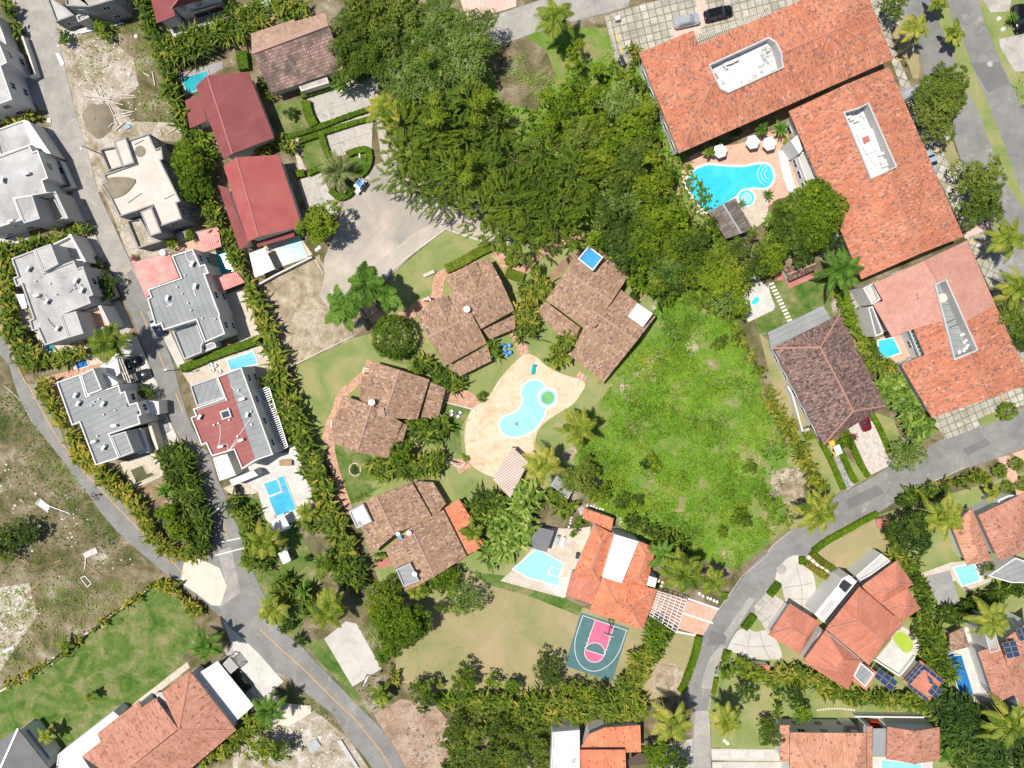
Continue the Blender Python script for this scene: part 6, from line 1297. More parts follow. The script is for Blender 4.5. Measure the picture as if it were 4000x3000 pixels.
panels(th, '33', '2020,575 2140,556 2180,692 2066,716', 7.3, 2, 3); panels(th, '33', '2140,460 2215,435 2260,540 2178,565', 7.0, 2, 2)
th = thing('garden_pavilion', 'pavilion with old brown hip roof beside the deep blue pool', 'pavilion'); quadroof(th, '33', '1568,500 1690,442 1742,612 1575,655', 2.8, 3.9, 'tile_brown', ridgem='ridge_brown', walls=None, hipf=.8); posts(th, '33', '1585,505 1685,455 1725,605 1585,640', 2.7)
# small roofed things
th = thing('gatehouse', 'tiny orange-roofed meter house at the end of the clipped hedge', 'hut'); roofshell(th, '32', '932,1170,2.0 1060,1148,2.0 1062,1215,1.6 958,1250,1.6', '0123', 'tile_villa', ridge=None, inner=.15)
th = thing('gatehouse', 'tiny orange-roofed meter house below the concrete fan forecourt', 'hut'); roofshell(th, '23', '2092,760,2.0 2230,775,2.0 2225,840,1.6 2110,832,1.6', '0123', 'tile_villa', ridge=None, inner=.15)
th = thing('garden_cabana', 'small white cabana on the lawn beside the left coconut palm', 'cabana'); onedge(th, 'roof', '12', '190,1465 265,1428 302,1525 235,1560', 2.2, .1, 'roof_white_clean'); posts(th, '12', '197,1468 262,1435 294,1522 238,1552', 2.1); onedge(th, 'bed', '12', '220,1470 262,1450 282,1515 243,1535', .6, .3, 'canvas')
th = thing('pool_cabana', 'white square canopy at the foot of the two-level pool', 'canopy'); onedge(th, 'roof', '12', '110,1200 235,1120 298,1245 165,1298', 2.6, .1, 'roof_white_clean'); posts(th, '12', '122,1200 232,1132 285,1240 168,1285', 2.5)
# ================= POOLS =================
pool('O', '1136,829 1150,822 1170,827 1178,845 1180,875 1171,905 1151,930 1125,942 1103,943 1085,933 1079,917 1088,902 1106,895 1121,885 1129,868 1127,845', 'kidney-shaped pale blue pool on the coral stone terrace', 'w_pale', 'stone_white', .3, 4, .14)
def round_pool(t, c, r, label, wm, wm2=None, z=.22):
    x, y = at(t, c, z); th = thing('hot_tub', label, 'hot tub', (x, y, 0)); b = MB(); n = 28
    for i in range(n):
        a, d = i*6.2832/n, (i+1)*6.2832/n; q = lambda k, rr, zz: (rr*math.cos(k), rr*math.sin(k), zz)
        b.face([q(a, r*.78, z+.06), q(a, r, z+.06), q(d, r, z+.06), q(d, r*.78, z+.06)]); b.face([q(a, r, 0), q(d, r, 0), q(d, r, z+.06), q(a, r, z+.06)]); b.face([q(a, r*.78, z+.06), q(d, r*.78, z+.06), q(d, r*.78, z-.1), q(a, r*.78, z-.1)])
    b.build('rim', MAT['stone_white'], th); w_ = MB(); w_.face([q(i*6.2832/n, r*.79, z) for i in range(n)]); w_.build('water', MAT[wm], th)
    if wm2: g = MB(); g.face([q(i*6.2832/n, r*.6, z+.01) for i in range(n)]); g.build('deep_water', MAT[wm2], th)
round_pool('22', '310,118', 1.9, 'round green hot tub beside the kidney pool', 'w_pale', 'w_green')
P_ = 'O'; pool('O', '1481,397 1488,382 1506,365 1531,357 1568,360 1606,361 1631,356 1655,355 1668,368 1669,390 1655,405 1625,405 1600,415 1580,430 1531,457 1510,440 1490,412', 'large cyan free-form pool below the terracotta block', 'w_cyan', 'white', .4, 3, .12)
round_pool('O', '1612,428', 1.7, 'round cyan hot tub beside the large free-form pool', 'w_cyan', 'w_pale')
for i, r in enumerate((.9, 1.5, 2.1)):
    x, y = at('O', '1662,376', 0); b = MB(); P = [(x-r*math.cos(a), y-r*math.sin(a)) for a in np.linspace(-1.2, 1.2, 12)]; stripes(b, P, .09, .128+.003*i); tag(b.build('pool_step', MAT['white']), ['innermost', 'middle', 'outermost'][i]+' curved white step in the cyan free-form pool', 'step')
pool('12', '112,985 235,932 192,812 236,798 345,1080 178,1140', 'rectangular blue pool beside the sunken spa, left garden', 'w_blue', 'patio_white', .15, z=.12); pool('12', '68,862 180,822 215,925 112,965', 'raised square blue spa above the rectangular blue pool', 'w_blue', 'white', .12, z=.2)
pool('02', '1128,745 1232,702 1268,778 1310,765 1338,785 1182,855', 'small murky green pool between the two palm hedges', 'w_murky', 'patio_cream', .2); pool('01', '1965,1455 2185,1380 2225,1480 1995,1540', 'bright blue rectangular pool above the maroon membrane roof', 'w_blue', 'white', .2)
pool('01', '1852,530 1960,500 2012,680 1912,712', 'teal pool between the two red awnings', 'w_teal', 'patio_cream', .2); pool('01', '390,1322 460,1318 465,1368 402,1378', 'small green pool at the foot of the pale grey roof duplex', 'w_teal', 'patio_cream', .15)
pool('01', '648,1470 742,1440 762,1500 665,1530', 'small dark blue pool under the leaning coconut palm', 'w_deep', 'white', .15); pool('01', '18,332 60,322 148,370 52,420', 'dark blue pool at the left edge beside the white house', 'w_deep', 'white', .15)
pool('00', '1570,680 1790,615 1802,650 1740,700 1690,740 1700,780 1620,806', 'teal pool behind the upper maroon roof', 'w_teal', 'concrete', .2); pool('11', '165,492 370,390 440,560 232,632', 'mint green pool beside the white pool shelter', 'w_mint', 'patio_cream', .2)
pool('10', '-10,30 130,0 140,20 90,60 100,170 30,182', 'mint pool at the top edge above the old tile roof', 'w_mint', 'white', .2); pool('O', '1110,1229 1160,1186 1216,1217 1205,1264 1140,1246', 'pale pool of the house with the basketball court', 'w_pale', 'white', .25)
pool('22', '345,1580 425,1610 400,1659 320,1640', 'small square pale spa inside the court house terrace', 'w_pale', 'white', .2, z=.22); pool('32', '1608,1590 1775,1550 1832,1695 1682,1740', 'pale teal rectangular pool beside the peach villa', 'w_mint', 'white', .3)
pool('33', '1075,530 1130,480 1185,495 1240,550 1255,590 1240,640 1190,660 1130,610', 'oval lime green algae pool on the white terrace', 'w_algae', 'stone', .25, 2); pool('33', '1562,680 1598,665 1612,692 1672,686 1775,1020 1715,1035 1705,1048 1665,1055 1585,745', 'long deep blue lap pool beside the dull salmon villa', 'w_deep', 'patio_white', .15)
pool('33', '985,1592 1325,1625 1330,1760 985,1760', 'mint pool at the bottom edge below the low peach house', 'w_mint', 'white', .2); pool('31', '955,1285 1080,1262 1142,1388 1012,1432 960,1400', 'cyan pool in the courtyard of the salmon and orange block', 'w_cyan', 'white', .25)
pool('21', '2070,945 2110,905 2135,915 2125,955 2080,975', 'tiny turquoise plunge pool on the white patio', 'w_cyan', 'white', .12, 2)
# ================= VEHICLES =================
car('20', '1515,170', 12, 'suv', (.4, .4, .4), 'car under a wrinkled silver cover on the pavers', 4.5, 1.9, cover_=True); car('20', '1790,105', 14, 'suv', (.012, .012, .016), 'black off-road car right of the covered car', 5.0, 1.95)
car('01', '1340,1130', -68, 'pickup', (.02, .03, .06), 'dark blue pickup parked against the grey membrane house', 5.1, 1.9); car('01', '985,1535', 20, 'sedan', (.012, .014, .015), 'black car under the coconut palm fronds', 4.3, 1.8)
car('01', '1112,1485', 20, 'sedan', (.015, .017, .018), 'shiny black car nearest the black gate', 4.3, 1.85); car('01', '1175,1600', 20, 'pickup', (.05, .05, .052), 'grey pickup below the shiny black car', 4.8, 1.85); car('01', '1035,1625', 18, 'sedan', (.7, .7, .7), 'white car beside the cream carport beams', 4.0, 1.8)
car('32', '840,310', -68, 'suv', (.20, .02, .04), 'maroon car nosing out from under the mottled roof', 4.4, 1.8); car('03', '2078,915', 130, 'sedan', (.008, .02, .02), 'dark green car beside the white ribbed carport', 4.3, 1.8)
car('30', '2190,150', -80, 'suv', (.01, .01, .012), 'black off-road car at the top right edge', 4.8, 1.95); car('30', '1240,800', 20, 'suv', (.5, .5, .55), 'silver covered car beside the middle terracotta block', 4.4, 1.9, cover_=True)
car('30', '1425,1395', -70, 'sedan', (.45, .55, .62), 'pale blue car half hidden by the middle block eave', 4.2, 1.75)
def cart(t, s, hd, label, body, roofm, L=2.6, roof=True, name='golf_cart', cat='golf cart'):
    x, y = at(t, s, 1.4); th = thing(name, label, cat, (x, y, .07), R(hd)); b = MB(); b.box((0, 0, .42), (L, 1.15, .3)); b.box((L/2-.35, 0, .62), (.6, 1.1, .3), taper=.8); b.build('body', MAT[body], th, bevel=.06)
    b = MB(); b.box((-.2, 0, .68), (.5, 1.0, .18)); b.box((-.45, 0, .95), (.12, 1.0, .5)); b.build('seat', MAT['dark_metal'], th, bevel=.03)
    if roof: b = MB(); b.box((-.15, 0, 1.85), (1.7, 1.2, .08)); b.build('roof', MAT[roofm], th, bevel=.05)
    for a in (-.9, .62):
        for q in (-.52, .52):
            if roof: c = MB(); c.box((a, q, 1.2), (.04, .04, 1.25)); c.build('post', MAT['white_metal'], th)
    for a in (-L/2+.35, L/2-.4):
        for q in (-.6, .6): c = MB(); c.tube([(a, q-.1, .26), (a, q+.1, .26)], .26, 12); c.build('wheel', MAT['tyre'], th)
cart('10', '890,1600', -125, 'white golf cart with a blue cloth on top beside the date palm', 'white_metal', 'canvas', 2.8); b = MB(); P = wp('10', '862,1590 890,1555 925,1570 900,1620', 2.0); b.prism(P, 1.98, 2.02); tag(b.build('cloth', MAT['tarp']), 'blue cloth lying on the white golf cart roof', 'cloth')
cart('32', '590,560', 115, 'orange and white golf cart in the narrow grey drive', 'yellow', 'canvas', 3.0); cart('02', '1305,542', 180, 'black quad bike on the tiled yard', 'dark_metal', 'dark_metal', 1.9, False, 'quad_bike', 'quad bike')
def bike(t, s, hd, label, name='bicycle', cat='bicycle'):
    x, y = at(t, s, .5); th = thing(name, label, cat, (x, y, .08), R(hd))
    for a in (-.52, .52): b = MB(); b.tube([(a+.33*math.cos(k), 0, .34+.33*math.sin(k)) for k in np.linspace(0, 6.283, 18)], .03, 5); b.build('wheel', MAT['tyre'], th)
    b = MB(); b.tube([(-.52, 0, .34), (-.1, 0, .34), (.4, 0, .85), (-.2, 0, .8), (-.1, 0, .34)], .025, 5); b.tube([(-.52, 0, .34), (-.2, 0, .8)], .02, 5); b.tube([(.52, 0, .34), (.38, 0, .95)], .025, 5); b.build('frame', MAT['dark_metal'], th)
    b = MB(); b.bar((.36, -.3, .98), (.36, .3, .98), .04); b.build('handlebar', MAT['dark_metal'], th); b = MB(); b.box((-.22, 0, .88), (.28, .14, .06)); b.build('saddle', MAT['tyre'], th)
bike('02', '815,975', -55, 'bicycle ridden along the road beside the scrubland')
def person(t, s, hd, label, shirt):
    x, y = at(t, s, 1.2); th = thing('person', label, 'person', (x, y, .1), R(hd))
    me = bpy.data.meshes.new('body'); J = [(0, 0, .95), (0, 0, 1.15), (.05, 0, 1.4), (.08, 0, 1.52), (.10, 0, 1.66), (.08, .19, 1.4), (.28, .24, 1.18), (.48, .22, 1.05), (.08, -.19, 1.4), (.28, -.24, 1.18), (.48, -.22, 1.05), (.02, .1, .92), (.25, .12, .62), (.1, .12, .2), (.25, .12, .14), (.02, -.1, .92), (.12, -.12, .5), (-.05, -.12, .12), (.1, -.12, .06)]
    E = [(0, 1), (1, 2), (2, 3), (3, 4), (2, 5), (5, 6), (6, 7), (2, 8), (8, 9), (9, 10), (0, 11), (11, 12), (12, 13), (13, 14), (0, 15), (15, 16), (16, 17), (17, 18)]
    me.from_pydata(J, E, []); o = bpy.data.objects.new('body', me); COL.objects.link(o); o.parent = th; sk = o.modifiers.new('s', 'SKIN'); Rr = [.15, .14, .16, .06, .11, .06, .045, .03, .06, .045, .03, .09, .07, .045, .04, .09, .07, .045, .04]
    for v, r in zip(me.skin_vertices[0].data, Rr): v.radius = (r, r)
    me.skin_vertices[0].data[0].use_root = True; o.modifiers.new('d', 'SUBSURF').levels = 1; me.materials.append(MAT['skin'])
    b = MB(); b.tube([(0, 0, .92), (.03, 0, 1.15), (.06, 0, 1.44)], [.18, .18, .19], 12); b.build('shirt', MAT[shirt], th, smooth=True); b = MB(); b.dome((.09, 0, 1.67), .115, .13, 12, 3); b.build('hair', MAT['dark_metal'], th, smooth=True)
MAT['skin'] = paint('skin', (.26, .14, .09), .6); person('02', '820,960', -55, 'cyclist in a pale shirt leaning over the bicycle on the road', 'lgrey')
# ================= ROOF EQUIPMENT =================
for t_, s_, h_, r_, l_ in (('00', '230,1500', 6.0, 20, 'by the centre of the second white house roof'), ('00', '20,1555', 6.0, 80, 'by the left edge of the second white house roof'), ('01', '95,250', 6.0, 20, 'at the lower end of the second white house roof'), ('01', '245,665', 6.1, 60, 'topmost on the pale grey duplex roof'), ('01', '655,765', 6.1, 65, 'upper of the right pair on the pale grey duplex roof'), ('01', '705,850', 6.1, 65, 'lower of the right pair on the pale grey duplex roof'), ('01', '315,895', 6.1, 15, 'upper of the left pair on the pale grey duplex roof'), ('01', '405,945', 6.1, 60, 'lower of the left pair on the pale grey duplex roof'), ('01', '495,1180', 6.1, 60, 'nearest the lower tower of the pale grey duplex'),
    ('01', '1660,620', 5.9, 65, 'topmost on the grey roof beside the red carport'), ('01', '1685,815', 5.9, 75, 'in the middle of the grey roof beside the red carport'), ('01', '1445,915', 5.9, 75, 'at the left of the grey roof beside the red carport'), ('02', '650,98', 6.1, 60, 'topmost on the duplex with maroon side terrace'), ('02', '675,168', 6.1, 60, 'second on the duplex with maroon side terrace'), ('02', '888,172', 6.1, 60, 'right of the upper pair on the duplex with maroon side terrace'), ('02', '982,360', 6.1, 5, 'by the lower right edge of the duplex with maroon side terrace'), ('02', '808,498', 6.1, 20, 'lower left on the duplex with maroon side terrace'), ('02', '895,550', 6.1, 60, 'lowest on the duplex with maroon side terrace'),
    ('02', '1725,285', 6.1, 60, 'at the left rim of the maroon membrane roof'), ('02', '2090,130', 6.1, 15, 'top right on the grey strip of the maroon membrane roof'), ('02', '2135,265', 6.1, 75, 'right of the skylight'), ('02', '2080,485', 6.1, 20, 'in the middle of the maroon membrane roof'), ('02', '1905,540', 6.1, 15, 'at the lower left of the maroon membrane roof')):
    ac(t_, s_, h_, r_, 'white air conditioner '+l_)
for i, s_ in enumerate(('320,1010', '350,1005', '400,1030', '430,1060')): ac('30', str(int(660+i*35))+','+str(1000+i*14), 5.6, 24, ['first', 'second', 'third', 'fourth'][i]+' air conditioner from the left in the long white roof well', 'air conditioners in the long white well')
for i, (x_, y_) in enumerate(((980, 1330), (995, 1395), (1010, 1430))): ac('30', f'{x_},{y_}', 5.6, 24, ['upper', 'middle', 'lower'][i]+' air conditioner at the bottom of the long white roof well', 'air conditioners in the long white well')
for i, (x_, y_) in enumerate(((1680, 1230), (1700, 1290), (1715, 1335), (1690, 1375), (1650, 1390))): ac('31', f'{x_},{y_}', 5.6, 24+i*20, ['first', 'second', 'third', 'fourth', 'last'][i]+' of the curved run of air conditioners in the grey roof well', 'air conditioners in the grey well')
for i, (x_, y_) in enumerate(((1850, 555), (1895, 540), (1935, 520))): ac('20', f'{x_},{y_}', 6.0, 24, ['left', 'middle', 'right'][i]+' air conditioner at the upper left of the large white roof well', 'air conditioners in the large white well')
dish('11', '1820,1012', 4.6, .62, 'white satellite dish on the bungalow right of the round tree'); dish('12', '998,158', 4.7, .62, 'white satellite dish on the left bungalow'); dish('12', '1320,1285', 4.8, .5, 'cream satellite dish on the bottom bungalow'); dish('12', '1368,1640', 5.0, .5, 'pinkish satellite dish on the grey roof box')
tank('01', '1400,520', 3.0, .55, 'white round water tank behind the red carport roof'); tank('12', '1225,1300', 5.0, .4, 'white gas bottle on the bottom bungalow ridge', hh=.8); b = MB(); P = wp('12', '1222,1318 1255,1310 1262,1340 1235,1345', 5.2); b.prism(P, 5.0, 5.2); tag(b.build('storage_box', MAT['plastic_blue']), 'small blue box beside the bottle on the bottom bungalow roof', 'box')
b = MB(); P = wp('12', '1050,225 1100,210 1110,265 1060,275', 5.2); b.prism(P, 3.8, 5.2); th = thing('chimney', 'square brick chimney on the left bungalow', 'chimney'); b.build('stack', MAT['brick_path'], th); b = MB(); b.prism(inset(ccw(P), -.1), 5.2, 5.3); b.build('cap', MAT['ridge_brown'], th)
b = MB(); P = wp('21', '670,1090 745,1140 710,1175 640,1130', 5.4); b.prism(P, 4.0, 5.3); th = thing('chimney', 'tiled chimney box on the tarpaulin bungalow', 'chimney'); b.build('stack', MAT['tile_brown'], th)
tank('31', '1515,915', 5.6, .8, 'cream hatch box in the grey roof well', 'cream', .5, 'roof_hatch', 'hatch')
# ================= FURNITURE AND SMALL THINGS =================
umbrella('20', '1805,1300', 1.25, 2.5, 'white hexagonal parasol, leftmost above the cyan pool', rz=20); umbrella('20', '2087,1222', 1.25, 2.5, 'white hexagonal parasol, middle of the three above the cyan pool', rz=10); umbrella('30', '20,1235', 1.25, 2.5, 'white hexagonal parasol, rightmost above the cyan pool', rz=15)
umbrella('12', '340,600', 1.3, 2.5, 'white round parasol half under the hedge by the pool terrace', n=10)
for s_, l_ in (('1690,235', 'top left'), ('1763,248', 'top right'), ('1688,265', 'lower left'), ('1745,282', 'lower right')): chair('12', s_, 45, l_+' grey garden chair on the lawn left of the terrace', 'steel', 'grey garden chairs')
table('12', '1722,255', 'small round table among the grey garden chairs', .35, mat='dark_metal'); lounger('21', '187,1530', 80, 'green sun lounger on the coral stone terrace', 'w_teal')
table('12', '255,680', 'wooden dining table on the white pool terrace', 1.1, mat='wood', square=True, rz=R(18), wd=.55); lounger('12', '15,790', 20, 'white sun lounger at the left edge of the pool terrace')
lounger('22', '440,1360', 75, 'white sun lounger on the court house terrace, right one'); lounger('22', '390,1345', 75, 'grey sun lounger on the court house terrace, left one', 'steel')
b = MB(); x, y = at('22', '565,1480', .5); th = thing('barbecue', 'black barbecue on the court house terrace', 'barbecue', (x, y, .08)); b.box((0, 0, .6), (.6, 1.1, .5), R(-10)); b.build('firebox', MAT['dark_metal'], th, bevel=.08); b = MB(); b.box((0, 0, .18), (.5, .9, .34), R(-10)); b.build('stand', MAT['steel'], th)
for i, (x_, y_) in enumerate(((2150, 1330), (2190, 1325), (2150, 1375), (2195, 1385), (2125, 1320), (2165, 1405))): tank('11', f'{x_},{y_}', .05, .38, ['leftmost upper', 'upper right', 'middle', 'lower right', 'palest top left', 'lowest'][i]+' blue plastic barrel by the bungalow path', 'plastic_blue', .9, 'barrel', 'barrel')
for s_, l_ in (('945,510', 'upper'), ('962,545', 'lower')): tank('20', s_, .05, .5, l_+' black bin on the narrow strip by the parking court', 'dark_metal', 1.1, 'waste_bin', 'bin')
th = thing('utility_cabinet', 'small white utility cabinet at the corner of the parking court', 'cabinet'); block(th, '20', '892,140 930,130 938,165 895,175', 1.0, 'white', 'white', ph=.02)
th = thing('sofa', 'white curved garden sofa wall beside the cyan pool terrace', 'bench')
P = smooth(wp('30', '125,1300 150,1450 190,1590 240,1700', .5), 3); Q = strip(P, [1.6, 1.5]+[1.5]*(len(P)-3)+[1.3]); n = len(P); b = MB()
for i in range(n-1): b.prism([Q[i], Q[i+1], Q[2*n-2-i], Q[2*n-1-i]], .05, .5)
b.build('seat', MAT['white'], th)
def bench(t, s, rz, label): x, y = at(t, s, .4); th = thing('stone_bench', label, 'bench', (x, y, .04), R(rz)); b = MB(); b.box((0, 0, .42), (2.1, .6, .1)); b.build('seat', MAT['stone'], th); [(lambda c: (c.box((a, 0, .19), (.3, .5, .37)), c.build('leg', MAT['stone'], th)))(MB()) for a in (-.75, .75)]
bench('11', '1495,705', 24, 'long stone bench alone on the pointed lawn')
def post_frame(t, s, label, h=2.2):
    A, B, C = wp(t, s, h); th = thing('white_arch', label, 'gate'); b = MB(); b.bar(A+(h,), B+(h,), .2); b.bar(B+(h,), C+(h,), .2); b.build('beam', MAT['white'], th)
    for p in (A, B, C): d = MB(); d.box((p[0], p[1], h/2-.1), (.2, .2, h-.2)); d.build('post', MAT['white'], th)
post_frame('11', '1445,935 1490,910 1510,945', 'white arch frame at the porch right of the royal palms'); post_frame('11', '925,1570 930,1520 975,1525', 'white arch frame at the left bungalow path'); post_frame('12', '650,375 655,320 672,318', 'small white arch frame on the left bungalow side path')
for t_, s_, s2_, h_, l_ in (('00', '900,1345', '700,1285', 7, 'street lamp beside the raw concrete house'), ('01', '1560,1535', '1430,1535', 7, 'street lamp beside the yellow dashes'), ('02', '1975,1040', '1885,1078', 7, 'street lamp near the white stop lines'), ('13', '960,850', '930,940', 6, 'pale lamp post lying toward the concrete slab'), ('03', '560,690', '450,762', 4, 'lamp on the low stone wall, lower'), ('03', '960,320', '885,440', 4, 'lamp on the low stone wall, upper'), ('30', '1100,490', '1255,428', 6, 'white arm of a lamp post beside the top right palm')):
    lamp_post(t_, s_, s2_, h_, l_)
th = thing('street_lamp', 'short white lamp inside the horseshoe hedge', 'street lamp', at('10', '910,1355', 1)+(0,)); b = MB(); b.tube([(0, 0, 0), (0, 0, 3.0)], .05); b.build('pole', MAT['white_metal'], th); b = MB(); b.box((.1, -.3, 3.0), (.22, .7, .12)); b.build('lamp_head', MAT['white_metal'], th)
def frame_box(t, s, label, mat='white_metal', h=.1, w=.12, name='steel_frame', cat='frame'):
    P = wp(t, s, h); th = thing(name, label, cat); b = MB(); [b.bar(P[i]+(h,), P[(i+1) % len(P)]+(h,), w, .1) for i in range(len(P))]; b.build('bars', MAT[mat], th); return th
frame_box('03', '695,15 735,0 790,65 755,95', 'empty white rectangular frame lying on the scrub'); th = frame_box('02', '310,1030 345,990 435,1060 410,1108', 'white metal frame with a pole, dumped on the scrub'); b = MB(); P = wp('02', '430,1055 605,1120', .2); b.bar(P[0]+(.2,), P[1]+(.2,), .12); b.build('pole', MAT['white_metal'], th)
b = MB(); P = wp('02', '322,1035 350,1000 425,1062 405,1098', .25); b.face([p+(.22,) for p in ccw(P)]); b.build('mesh_sheet', MAT['steel'], th)
def litter(t, s, mat, label, name, cat, h=.25, group=None): P = wp(t, s, h); b = MB(); b.prism(P, .05, h); return tag(b.build(name, MAT[mat]), label, cat, group)
litter('02', '712,1465 825,1412 848,1460 735,1508', 'wood_pale', 'pale board with a bent corner on the left scrub', 'board', 'board'); b = MB(); P = wp('02', '740,1505 732,1600', .2); b.bar(P[0]+(.2,), P[1]+(.2,), .12); tag(b.build('metal_pole', MAT['white_metal']), 'white pole beside the pale board', 'pole')
litter('00', '480,462 505,455 552,540 545,565 525,565', 'steel', 'grey drain grate lying beside the dusty road', 'drain_grate', 'grate', .12); litter('00', '1075,1085 1110,1075 1130,1100 1090,1118', 'plastic_blue', 'small blue sheet in the demolition heap', 'plastic_sheet', 'sheet')
litter('03', '20,645 115,603 122,625 30,665', 'white_metal', 'pale slab near the left edge of the rubble', 'slab', 'slab'); litter('13', '450,1440 520,1410 560,1470 490,1535 455,1510', 'steel', 'crumpled grey pallet on the bottom rubble', 'pallet', 'pallet', .4)
litter('13', '700,1425 735,1415 890,1659 860,1659', 'lgrey', 'long pale beam beside the bottom road', 'beam', 'beam', .4); litter('13', '915,945 955,870 968,875 935,950', 'white_metal', 'thin pale sheet at the foot of the concrete slab', 'sheet', 'sheet')
litter('00', '405,1022 435,1020 440,1060 408,1058', 'stone_white', 'white stone block at the end of the short road hedge', 'stone_block', 'stone'); litter('01', '1040,285 1065,278 1075,312 1050,318', 'concrete', 'concrete inspection cover beside the raw concrete house', 'inspection_cover', 'cover', .15)
litter('21', '1205,990 1230,978 1250,1010 1222,1028', 'concrete', 'grey inspection cover on the lawn by the white roof box', 'inspection_cover', 'cover', .12); litter('02', '1475,1025 1515,1028 1510,1048 1478,1045', 'white_metal', 'small white box under the inner hedge corner', 'box', 'box', .5)
for t_, s_, l_ in (('01', '1820,1490', 'upper left'), ('01', '1855,1500', 'upper right'), ('01', '1835,1535', 'middle'), ('01', '1895,1550', 'lowest')): chair(t_, s_, 30, l_+' white chair on the patio above the maroon membrane house', 'white_metal', 'white patio chairs')
planks('00', '620,285,1130,85 640,275,1100,150 660,290,1060,200 700,290,1080,205 720,270,1130,95 630,280,1000,190 760,270,1040,180 680,265,940,190', 'white_metal', 'metal strips heaped below the unfinished grey house', 'long pale metal strip heaped below the unfinished grey house')
planks('00', '850,740,990,950 720,770,930,860 730,800,950,880 820,760,900,900 740,830,960,860 800,930,980,820 840,900,930,840 880,780,900,880 930,870,1020,1080 760,790,880,850 750,860,900,870', 'wood_pale', 'bleached boards piled above the brown sand heap', 'bleached board in the pile above the brown sand heap')
planks('00', '980,1000,1160,965 985,1040,1140,990 990,940,1150,970 1000,1130,1080,1060 905,1145,980,1070 1040,820,1170,828 1040,850,1160,845 945,880,1070,910 1320,620,1345,745 1245,635,1300,665 1090,1060,1170,1080', 'wood_pale', 'loose boards right of the brown sand heap', 'loose board on the ground right of the brown sand heap')
planks('00', '1400,1085,1510,1075 1430,1165,1520,1110 1380,1120,1400,1170 1500,1120,1560,1150', 'wood_pale', 'boards above the raw concrete house', 'thin board in the rubble above the raw concrete house')
planks('03', '240,155,360,10 260,150,380,15 250,235,300,170 65,615,120,570', 'wood', 'timber battens on the bottom left rubble', 'yellowish batten on the bottom left rubble'); planks('02', '160,1480,240,1560 650,1480,880,1650 480,1540,530,1515 170,1460,260,1550', 'wood', 'battens on the left scrub', 'brown batten lying on the left scrub')
x, y = at('00', '855,1035'); th = thing('sand_heap', 'round heap of brown building sand beside the dusty road', 'sand heap', (x, y, 0)); b = MB(); r_ = 2.75
for j, (ra, za, rb, zb) in enumerate(((1, .02, .75, .5), (.75, .5, .4, 1.0), (.4, 1.0, .01, 1.15))):
    for i in range(28):
        a, c = i*6.2832/28, (i+1)*6.2832/28; w_ = lambda k, q: r_*q*(1+.08*math.sin(3*k)+.05*math.sin(7*k)); q = lambda k, rr, zz: (w_(k, rr)*math.cos(k), w_(k, rr)*1.08*math.sin(k), zz+(.08*math.sin(5*k+rr*9) if zz > .1 else 0)); b.face([q(a, ra, za), q(c, ra, za), q(c, rb, zb), q(a, rb, zb)])
b.build('sand', MAT['sand_dark'], th, smooth=True)
for i in range(12):                                                # slabs stepping past the white patio
    x0, y0 = 5+i*14.2, 795+i*28.5; litter('31', f'{x0},{y0} {x0+42},{y0-16} {x0+50},{y0-1} {x0+8},{y0+15}', 'stone_white', 'white stepping slab in the row beside the white patio', 'stepping_slab', 'stepping stone', .1, 'stepping slabs by the white patio')
for i in range(7): x0, y0 = 335+i*36, 1495+i*30; litter('32', f'{x0},{y0} {x0+32},{y0-20} {x0+52},{y0} {x0+18},{y0+25}', 'stone_white', 'white stepping slab leading to the villa between two flowered hedges', 'stepping_slab', 'stepping stone', .1, 'stepping slabs to the orange villa')
for i in range(5): x0, y0 = 590-i*45, 5+i*55; litter('33', f'{x0-22},{y0-4} {x0+10},{y0-28} {x0+18},{y0-14} {x0-14},{y0+12}', 'stone_white', 'narrow white slab beside the white skylight block', 'stepping_slab', 'stepping stone', .1, 'slabs beside the skylight block')
for i, (x_, y_) in enumerate(((650, 1050), (680, 1055), (705, 1060), (730, 1075), (760, 1080), (785, 1085), (510, 1130), (512, 1155), (505, 1180), (502, 1205), (490, 1235), (905, 1140), (930, 1155), (940, 1170), (915, 1175), (940, 1195))): litter('22', f'{x_-11},{y_-6} {x_+6},{y_-10} {x_+12},{y_+4} {x_-4},{y_+9}', 'stone_white', 'pale stepping stone winding past the small orange roof', 'stepping_stone', 'stepping stone', .1, 'stepping stones past the orange roof')
for i, (x_, y_) in enumerate(((1265, 42), (1300, 60), (1290, 90), (1620, 155), (1650, 175), (1690, 190), (1715, 200), (1745, 215), (1770, 225))): litter('23', f'{x_-14},{y_-8} {x_+8},{y_-16} {x_+14},{y_+6} {x_-4},{y_+14}', 'stone_white', 'pale flagstone under the pair of coconut palms', 'flagstone', 'stepping stone', .1, 'flagstones under the coconut palms')
for i in range(14): x_, y_ = 430+i*24, 1160-14*math.sin(i/13*3.1); litter('33', f'{x_-8},{y_-5} {x_+8},{y_-7} {x_+9},{y_+5} {x_-6},{y_+6}', 'stone_white', 'white stone in the curved row on the narrow lawn', 'edging_stone', 'stone', .14, 'row of edging stones')
for t_, s_, l_ in (('23', '1840,1425', 'left white boulder on the lawn below the leaning palm'), ('23', '1865,1447', 'right white boulder on the lawn below the leaning palm'), ('11', '525,498', 'left pale boulder at the corner of the straw lot'), ('11', '548,480', 'right pale boulder at the corner of the straw lot'), ('30', '2000,160', 'upper white boulder near the top right car'), ('30', '2035,252', 'lower white boulder near the top right car'), ('00', '1175,312', 'white boulder on the scrub below the heaped strips'), ('00', '1118,638', 'white boulder in the middle of the top left lot')):
    x, y = at(t_, s_, .2); b = MB(); b.dome((x, y, 0), .42, .42, 9, 3); tag(b.build('boulder', MAT['stone_white']), l_, 'boulder')
